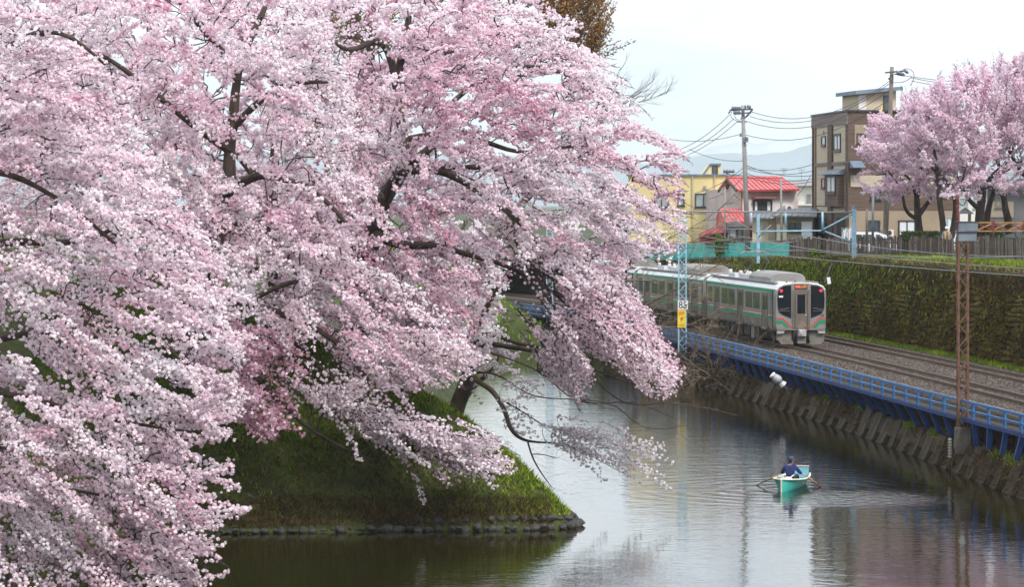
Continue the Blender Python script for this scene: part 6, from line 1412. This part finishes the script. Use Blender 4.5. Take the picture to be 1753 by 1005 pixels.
# ---- trees behind: tall brown budding tree and a grey leafless one
Bn = Tree('budding_tree', 'tall tree with orange brown buds rising behind the largest cherry', tuple(W(615, 560, 128)))
for L_ in ([(600, 600, 128, .5), (606, 300, 128, .42), (612, 100, 128, .34), (600, -60, 128, .26), (590, -260, 128, .15)], [(640, 300, 129, .2), (632, 100, 129, .22), (650, -60, 129, .16), (700, -260, 129, .08)]): Bn.limb(L_, 'trunk' if L_[0][0] == 600 else 'limb', m='bark_brown', n=12)
for L_ in ([(612, 60, 128, .14), (585, 20, 127.5, .1), (520, -60, 127, .05)], [(640, 40, 129, .14), (730, -20, 129, .1), (850, -60, 129, .06), (950, -90, 129, .03)], [(632, 140, 129, .12), (760, 90, 129.5, .1), (900, 60, 130, .07), (980, 20, 130, .04), (1010, -40, 130, .02)], [(760, 90, 129.5, .08), (900, 130, 130, .05), (1000, 110, 130, .025)]): Bn.limb(L_, m='bark_brown')
polyBn = [(480, -120), (1015, -120), (1030, 20), (1035, 100), (1025, 130), (980, 110), (900, 60), (780, 60), (640, 90), (560, 100), (500, 30)]
Bn.crown(polyBn, 129, 4, 200, (700, 60, 129), .05, (.5, .2), (.3, 0, .55), (1.6, 3.0), .7, (-.2, .1), .62, outw=.7, bare=.25)
for k in range(230):
    a = W(rng.uniform(915, 1022), rng.uniform(-20, 115), rng.uniform(127, 131)); Bn.plume(a, (.5, rng.normal(0, .3), .8), rng.uniform(.9, 1.7), .45, -.05, .05, .5+rng.normal(0, .2), .7, bare=.2)
Bn.finish('buds', None, twig='bark_brown', KF=3, keep=.6)
Gr = Tree('bare_tree', 'grey leafless tree showing its fine top beyond the upper right of the largest cherry', tuple(W(738, 640, 136)))
Gr.limb([(738, 660, 136, .34), (768, 560, 136, .30), (830, 440, 136, .25), (905, 335, 136, .2), (960, 270, 136, .14), (1000, 210, 136, .08), (1050, 150, 136, .03)], 'trunk', m='bark_brown', n=10)
for L_ in ([(930, 320, 136, .15), (985, 240, 136, .1), (1020, 205, 136, .05)], [(945, 290, 136, .10), (1010, 225, 135, .06), (1080, 165, 135, .03)], [(960, 270, 136, .1), (1040, 200, 137, .05), (1105, 150, 137, .02)], [(930, 300, 136, .08), (1030, 190, 136.5, .05), (1060, 120, 136.5, .015)], [(985, 240, 136, .06), (1070, 185, 136, .03), (1140, 160, 136, .008)]):
    A_ = Gr.limb(L_, m='grey_twig')
    for q in A_[4:]: spray_fractal(Gr, q[:3], (rng.uniform(.3, 1.0), rng.normal(0, .4), rng.uniform(.1, .9)), rng.uniform(.5, 1.0), .026, 2, .5, .05, 2, Gr.seg)
Gr.finish(twig='grey_twig')

# ---- cherries on the upper ground at the right
def right_cherry(lab, limbs, poly, D0, n, heart, tint, holes=(), thick=3.2):
    R = Tree('cherry_tree', lab, tuple(W(limbs[0][0][0], limbs[0][0][1], limbs[0][0][2])), group='cherry trees behind the picket fence')
    for i, L_ in enumerate(limbs): R.limb(L_, 'trunk' if i == 0 else 'limb', n=9)
    R.crown(poly, D0, thick, n, heart, .095, tint, (-.1, -.05, .16), (1.2, 2.4), .75, (-.15, .2), .72, edge=25, zmul=.8)
    R.finish('blossom_deep', [poly], holes, grow=10, KF=3, keep=.35)
right_cherry('leftmost cherry of the right hand row, forked low trunk, crown touching the brown house',
    [[(1574, 412, 187, .30), (1573, 385, 187, .26), (1570, 350, 187, .2), (1574, 310, 187, .13), (1580, 240, 187, .07)], [(1571, 375, 187, .15), (1552, 362, 186.5, .11), (1545, 335, 186, .08), (1520, 290, 186, .05), (1490, 250, 186, .03)], [(1572, 370, 187, .16), (1590, 345, 187, .12), (1604, 325, 187, .08), (1620, 270, 187, .05)], [(1570, 345, 187, .1), (1550, 300, 186, .07), (1500, 300, 185, .03)]],
    [(1465, 240), (1490, 225), (1480, 205), (1530, 190), (1545, 165), (1600, 145), (1640, 170), (1650, 260), (1630, 320), (1590, 345), (1560, 330), (1530, 345), (1500, 330), (1480, 325), (1470, 300), (1488, 280), (1470, 262)], 186, 165, (1575, 310, 187), (.72, .15), [(1565, 330, 24, 22, .7), (1600, 330, 22, 18, .6)])
right_cherry('second cherry of the right hand row, twin crooked trunks behind the pickets',
    [[(1617, 412, 184, .26), (1616, 395, 184, .22), (1610, 350, 184, .19), (1606, 300, 184, .14), (1600, 260, 184, .09), (1590, 200, 184, .05)], [(1628, 408, 184.5, .2), (1634, 370, 184.5, .17), (1634, 335, 184.5, .13), (1625, 318, 184.3, .1), (1612, 300, 184, .07)], [(1634, 345, 184.5, .1), (1650, 300, 184, .06), (1660, 240, 184, .035)], [(1606, 300, 184, .1), (1590, 280, 183.5, .06), (1570, 250, 183, .03)]],
    [(1540, 200), (1590, 150), (1640, 120), (1690, 115), (1720, 160), (1710, 260), (1680, 320), (1640, 345), (1600, 340), (1570, 300), (1545, 260)], 183, 165, (1622, 320, 184), (.72, .15), [(1610, 310, 14, 34, .75), (1640, 325, 26, 16, .6), (1630, 230, 30, 8, .4)])
right_cherry('third cherry of the right hand row, thick trunk splitting into a wide fork',
    [[(1677, 400, 188, .33), (1678, 360, 188, .28), (1682, 325, 188, .22), (1684, 290, 188, .15), (1700, 230, 188, .08)], [(1676, 358, 188, .17), (1655, 335, 187.5, .13), (1645, 318, 187.3, .1), (1638, 300, 187, .07), (1625, 260, 187, .04)], [(1682, 325, 188, .18), (1700, 300, 188, .14), (1720, 280, 188, .1), (1740, 230, 188, .06)], [(1686, 345, 188, .1), (1660, 300, 187, .05), (1650, 250, 187, .03)]],
    [(1620, 150), (1660, 115), (1710, 100), (1760, 85), (1830, 90), (1840, 230), (1800, 310), (1740, 330), (1700, 330), (1660, 340), (1630, 300)], 187, 195, (1685, 300, 188), (.72, .15), [(1705, 290, 34, 22, .7), (1738, 265, 22, 16, .85), (1690, 320, 24, 20, .7)])
right_cherry('rightmost cherry with two slanting trunks meeting in a dark crotch',
    [[(1728, 400, 190, .26), (1722, 360, 190, .22), (1714, 325, 190, .18), (1708, 308, 190, .17), (1740, 280, 190, .12), (1770, 240, 190, .07)], [(1684, 395, 190, .22), (1694, 350, 190, .19), (1704, 320, 190, .16), (1712, 295, 190, .14), (1705, 265, 190, .1), (1702, 210, 190, .05)], [(1753, 300, 189, .14), (1740, 280, 189, .12), (1725, 250, 189, .09), (1715, 190, 189, .05)], [(1800, 420, 189, .3), (1780, 330, 189, .22), (1753, 300, 189, .16)]],
    [(1690, 160), (1730, 105), (1790, 70), (1900, 60), (1950, 200), (1900, 330), (1800, 360), (1745, 320), (1760, 290), (1700, 240)], 189, 195, (1760, 300, 190), (.72, .15), [(1742, 258, 24, 20, .85), (1720, 300, 26, 16, .7)])
print('tree triangles', NTRI)
# ------------------------------------------------------------------ rowing boat and people
bw = BOAT; ba = np.array((1.0, 3.36, 0)); ba /= np.linalg.norm(ba); bl = np.array((ba[1], -ba[0], 0.))
BX = lambda s, t, z: bw+ba*s+bl*t+np.array((0, 0, z))
boat = thing('rowing_boat', 'small turquoise wooden rowing boat with a raised blue stern board', 'boat', tuple(bw))
SS = np.array([0, .12, .35, .8, 1.5, 2.3, 3.0, 3.5]); HB = np.interp(SS, [0, .12, .35, .8, 1.5, 2.3, 3.0, 3.5], [.015, .15, .30, .45, .55, .54, .46, .36]); GH = np.interp(SS, [0, .5, 1.5, 2.6, 3.5], [.44, .40, .34, .34, .38])
def hull(off, z0):
    rows = []
    for s, h, g in zip(SS, HB, GH):
        h2 = max(h-off, .004); r = []
        for q in np.linspace(-1, 1, 13):
            x = abs(q); t = math.copysign(h2*(x**.8), q)*(.80+.20*x**3); z = -.16+off*.8+(g+.16-off*.8*(1-x))*x**2.6
            r.append(BX(s+(off if s == 0 else 0)-(.05*x if s == 0 else 0), t, z if s > .1 else -.1+off*.5+(g+.1-off*.5)*x**1.2))
        rows.append(r)
    return rows
m = MB(); ro = hull(0, 0); ri = hull(.035, .03)
m.grid(ro); n13 = len(m.v); m.grid(ri); k = len(m.f)
for i in range(len(SS)-1):
    for j in (0, 12): m.f.append((i*13+j, (i+1)*13+j, n13+(i+1)*13+j, n13+i*13+j)); m.m.append(0)
m.f.append(tuple((len(SS)-1)*13+j for j in range(13))); m.m.append(0)
m.m = [0]*(12*(len(SS)-1))+[1]*(12*(len(SS)-1))+[0]*(len(m.f)-24*(len(SS)-1))
m.build('hull', [M['boat'], M['boat_in']], boat, bw)
for sg in (-1, 1):
    m = MB(); pts = [BX(s-.03, sg*(h+.012), g+.015) for s, h, g in zip(SS, HB, GH)]; m.tube(catmull(pts, 3), .032, 6); m.build('gunwale', M['gunwale'], boat, pts[0], smooth=True)
m = MB(); m.bar(BX(-.05, 0, -.08), BX(-.07, 0, .46), .05, .05); m.build('stem_post', M['gunwale'], boat)
m = MB(); m.prism([BX(.05, -.09, .40), BX(.05, .09, .40), BX(.55, .34, .37), BX(.55, -.34, .37)], (0, 0, .03)); m.build('bow_deck', M['gunwale'], boat)
for s in (1.62, 2.75): m = MB(); h = np.interp(s, SS, HB)-.06; m.obox(BX(s, 0, .22), ba*.13, bl*h, (0, 0, .018)); m.build('thwart', M['gunwale'], boat, BX(s, 0, .22))
m = MB(); m.prism([BX(3.36, -.31, .12), BX(3.36, .31, .12), BX(3.46, .33, .64), BX(3.46, -.33, .64)], ba*.035); m.build('stern_board', M['boat_board'], boat, BX(3.4, 0, .4), bevel=.008)
m = MB(); m.obox(BX(3.46, 0, .66), ba*.03, bl*.34, (0, 0, .018)); m.build('board_cap', M['gunwale'], boat)
for sg in (-1, 1): m = MB(); m.tube([BX(1.95, sg*.56, .33), BX(1.95, sg*.56, .47)], .025, 6); m.build('rowlock', M['steel_grey'], boat, BX(1.95, sg*.56, .4))
for sg, tip, wh in ((-1, W(1290, 833, 110.2), 'left'), (1, W(1407, 835, 109.6), 'right')):
    hnd = BX(2.02, sg*.30, .52); lock = BX(1.95, sg*.56, .41); t = thing('oar', 'wooden oar reaching to the water on the '+wh+' of the turquoise boat', 'oar', tuple(lock), 'oars of the rowing boat')
    d = (tip-lock); sh = lock+d*.68; m = MB(); m.tube([hnd+(hnd-lock)*.12, hnd, lock, sh], [.022, .022, .03, .026], 8); m.build('shaft', M['oar'], t, lock, smooth=True)
    dn = d/np.linalg.norm(d); sd_ = np.cross(dn, (0, 0, 1)); m = MB(); m.prism([sh-sd_*.03, tip-sd_*.065-dn*.12, tip-sd_*.05, tip+sd_*.05, tip+sd_*.065-dn*.12, sh+sd_*.03], np.cross(dn, sd_)*.02); m.build('blade', M['oar_blade'], t, sh)
t = thing('cloth_bundle', 'pale pink and white bundle lying in the bow of the boat', 'bundle', tuple(BX(.78, .05, .3)))
m = MB(); m.ball(BX(.80, .06, .36), (.2, .16, .13), 10, 7); m.ball(BX(.78, -.1, .34), (.13, .12, .10), 8, 6); m.build('cloth', M['bag'], t, smooth=True); m = MB(); m.bar(BX(.8, .14, .44), BX(.9, .28, .56), .05, .02); m.build('strap', M['white'], t)

def skin_mesh(name, V, E, R, m, parent, origin, sub=2):
    me = bpy.data.meshes.new(name); o3 = np.array(origin); me.from_pydata([tuple(np.array(v)-o3) for v in V], E, []); me.materials.append(m)
    o = bpy.data.objects.new(name, me); put(o, parent, origin); sk = o.modifiers.new('skin', 'SKIN'); sk.use_smooth_shade = True
    for i, r in enumerate(R):
        sv = me.skin_vertices[0].data[i]; sv.radius = (r, r) if np.isscalar(r) else r; sv.use_root = (i == 0)
    if sub: s_ = o.modifiers.new('sub', 'SUBSURF'); s_.levels = sub; s_.render_levels = sub
    return o
def person(label, X, J, cols, face_dir, origin):
    """X: local (right, forward, up) to world; J: joint positions; one continuous body, clothes and cap as children"""
    t = thing('person', label, 'person', origin)
    V, E, R = [], [], []
    def a(p, r, par=None): V.append(X(*p)); R.append(r); (E.append((par, len(V)-1)) if par is not None else None); return len(V)-1
    pel = a(J['pelvis'], (.15, .11)); bel = a(J['belly'], (.135, .105), pel); che = a(J['chest'], (.165, .115), bel); nb = a(J['neck'], .06, che); ch = a(J['chin'], .062, nb); hd = a(J['head'], (.076, .09), ch); cr = a(J['crown'], (.06, .07), hd)
    f = np.array(face_dir); a(np.array(J['head'])+f*.095+np.array((0, 0, -.035)), .018, hd)         # nose
    sdv = np.array((f[1], -f[0], 0))
    for sg in (-1, 1): a(np.array(J['head'])+sdv*sg*.085+np.array((0, 0, -.03)), .018, hd)       # ears
    for sg, k in ((-1, 'l'), (1, 'r')):
        sh = a(J['sh'+k], .062, che); el = a(J['el'+k], .046, sh); wr = a(J['wr'+k], .03, el); hv = np.array(J['ha'+k])-np.array(J['wr'+k]); hl = np.linalg.norm(hv); hv = hv/hl
        pm = a(np.array(J['wr'+k])+hv*.05, .034, wr); side = np.cross(hv, (0, 0, 1)); side /= np.linalg.norm(side)+1e-9; dn = np.cross(side, hv)
        for j, ln in enumerate((.072, .082, .078, .06)):
            b0 = np.array(J['wr'+k])+hv*.09+side*(j-1.5)*.019; q = a(b0, .0095, pm); q2 = a(b0+hv*ln*.5-abs(dn)*.02, .0088, q); a(b0+hv*ln*.55-np.array((0, 0, .045)), .008, q2)
        th = a(np.array(J['wr'+k])+hv*.045-side*.04, .011, pm); a(np.array(J['wr'+k])+hv*.085-side*.05-np.array((0, 0, .03)), .009, th)
        hp = a(J['hp'+k], .09, pel); kn = a(J['kn'+k], .06, hp); an = a(J['an'+k], .042, kn); a(J['to'+k], .036, an)
    skin_mesh('body', V, E, R, M['skin'], t, origin)
    V, E, R = [], [], []
    c0 = a(J['pelvis'], (.175, .135)); c1 = a(J['belly'], (.165, .13), c0); c2 = a(J['chest'], (.195, .14), c1); a(np.array(J['neck'])-np.array((0, 0, .03)), .075, c2)
    for k in 'lr': s_ = a(J['sh'+k], .085, c2); e_ = a(J['el'+k], .068, s_); a(np.array(J['wr'+k])*.9+np.array(J['el'+k])*.1, .05, e_)
    skin_mesh('jacket', V, E, R, M[cols[0]], t, origin)
    V, E, R = [], [], []
    c0 = a(J['pelvis'], (.165, .12))
    for k in 'lr': h_ = a(J['hp'+k], .105, c0); k_ = a(J['kn'+k], .078, h_); a(np.array(J['an'+k])*.95+np.array(J['kn'+k])*.05, .06, k_)
    skin_mesh('trousers', V, E, R, M[cols[1]], t, origin)
    h = np.array(J['head']); m = MB(); m.ball(X(*(h-f*.02+np.array((0, 0, .005)))), (.092, .098, .105), 12, 8); m.build('hair', M['hair'], t, origin, smooth=True)
    m = MB(); up = np.array((0, 0, 1.)); cc = h+np.array((0, 0, .045))
    for q0, q1 in (((.102, 0), (.106, .04)),): pass
    ringv = []
    for r_, z_ in ((.106, 0), (.108, .03), (.098, .075), (.065, .108), (.012, .12)): ringv.append([X(*(cc+np.array((math.cos(q)*r_, math.sin(q)*r_*1.06, z_)))) for q in np.linspace(0, 2*math.pi, 17)])
    m.grid(ringv); cpo = m.build('cap', M[cols[2]], t, origin, smooth=True)
    m = MB(); br = []
    for q in np.linspace(-.9, .9, 7):
        dq = f*math.cos(q)+sdv*math.sin(q); br.append([X(*(cc+dq*.10+np.array((0, 0, .004)))), X(*(cc+dq*(.10+.075*math.cos(q*1.3))+np.array((0, 0, -.012))))])
    m.grid(br); m.build('brim', M[cols[2]], cpo, origin)
    return t
# rower: sits on the thwart with his back to the camera, arms out to the oar handles, head turned right
RX = lambda r, f_, u: BX(1.62+f_, r+.0, .24+u)
lean = -.02
JR = dict(pelvis=(0, 0, .10), belly=(0, -.01, .26), chest=(0, .01, .48), neck=(.0, .03, .62), chin=(.02, .05, .67), head=(.025, .05, .755), crown=(.025, .05, .83),
    shl=(-.19, .02, .53), ell=(-.33, .10, .30), wrl=(-.345, .32, .285), hal=(-.315, .42, .285), shr=(.19, .02, .53), elr=(.34, .12, .32), wrr=(.345, .32, .285), har=(.315, .42, .285),
    hpl=(-.1, .08, .09), knl=(-.16, .48, .20), anl=(-.13, .80, -.08), tol=(-.13, .92, -.03), hpr=(.1, .08, .09), knr=(.16, .48, .20), anr=(.13, .80, -.08), tor=(.13, .92, -.03))
person('rower in navy jacket and blue cap seen from behind, holding both oars', RX, JR, ('navy', 'trouser', 'cap_blue'), (.80, .6, 0), tuple(BX(1.62, 0, .24)))
pc = W(1620.5, 410, 181.5); pc[2] = 7.32
PX = lambda r, f_, u: pc+np.array((r, -f_, u))
JS = dict(pelvis=(0, 0, .92), belly=(0, 0, 1.08), chest=(0, 0, 1.30), neck=(0, 0, 1.46), chin=(0, .01, 1.51), head=(0, .02, 1.59), crown=(0, .01, 1.67),
    shl=(-.19, 0, 1.38), ell=(-.26, .02, 1.12), wrl=(-.25, .16, .93), hal=(-.25, .22, .86), shr=(.19, 0, 1.38), elr=(.26, .02, 1.12), wrr=(.25, .16, .93), har=(.25, .22, .86),
    hpl=(-.09, 0, .88), knl=(-.1, .03, .48), anl=(-.1, -.02, .08), tol=(-.1, .12, .04), hpr=(.09, 0, .88), knr=(.1, .0, .48), anr=(.1, -.02, .08), tor=(.1, .12, .04))
pt = person('person in white cap and grey jacket with yellow straps behind the picket fence', PX, JS, ('grey_cloth', 'trouser', 'white'), (0, 1, 0), tuple(pc))
for sg in (-1, 1):
    m = MB(); m.tube([PX(sg*.12, .13, 1.0), PX(sg*.12, .155, 1.25), PX(sg*.12, .10, 1.44), PX(sg*.12, -.1, 1.42)], .035, 6); m.build('strap', M['vest'], pt, pc)
# ------------------------------------------------------------------ hills, haze
def ridge(name, D, prof, m, dep, rough):
    xs_ = np.arange(-900, 2700, 12.); rows = []
    for k_, fct in ((0, 0), (.25, .35), (.6, .8), (1, 1.0), (1.5, .4)):
        r = []
        for x in xs_:
            y = np.interp(x, [p[0] for p in prof], [p[1] for p in prof])
            top = H+(HY-y)/F*D
            top *= 1+rough*mnoise.noise((x*.02, k_*2, D*.1))+rough*.5*mnoise.noise((x*.07, k_*3, 1))
            r.append(((x-CX)/F*D, D+(k_-1)*dep, 5+(top-5)*fct))
        rows.append(r)
    mb = MB(); mb.grid(rows); return struct(mb.build(name, m, smooth=True))
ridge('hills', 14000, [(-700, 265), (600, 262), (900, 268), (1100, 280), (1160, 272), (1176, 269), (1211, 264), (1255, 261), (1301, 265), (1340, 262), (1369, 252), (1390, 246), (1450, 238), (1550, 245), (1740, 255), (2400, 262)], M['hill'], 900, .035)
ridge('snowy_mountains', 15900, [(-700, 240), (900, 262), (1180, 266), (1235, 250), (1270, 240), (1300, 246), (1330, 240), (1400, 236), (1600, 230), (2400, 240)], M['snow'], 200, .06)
if HAZE > 0:
    mb = MB(); mb.box(-7600, 7600, -200, 16500, -2.2, 460)
    hm = bpy.data.materials.new('haze'); hm.use_nodes = True; t = hm.node_tree; t.nodes.clear()
    pv = N(t, 'ShaderNodeVolumePrincipled'); pv.inputs['Density'].default_value = HAZE; pv.inputs['Color'].default_value = (.90, .96, 1.0, 1); pv.inputs['Anisotropy'].default_value = .2
    ou = N(t, 'ShaderNodeOutputMaterial'); t.links.new(pv.outputs[0], ou.inputs['Volume'])
    hz = mb.build('haze', hm, kind='stuff')
    S.cycles.volume_step_rate = 1.0
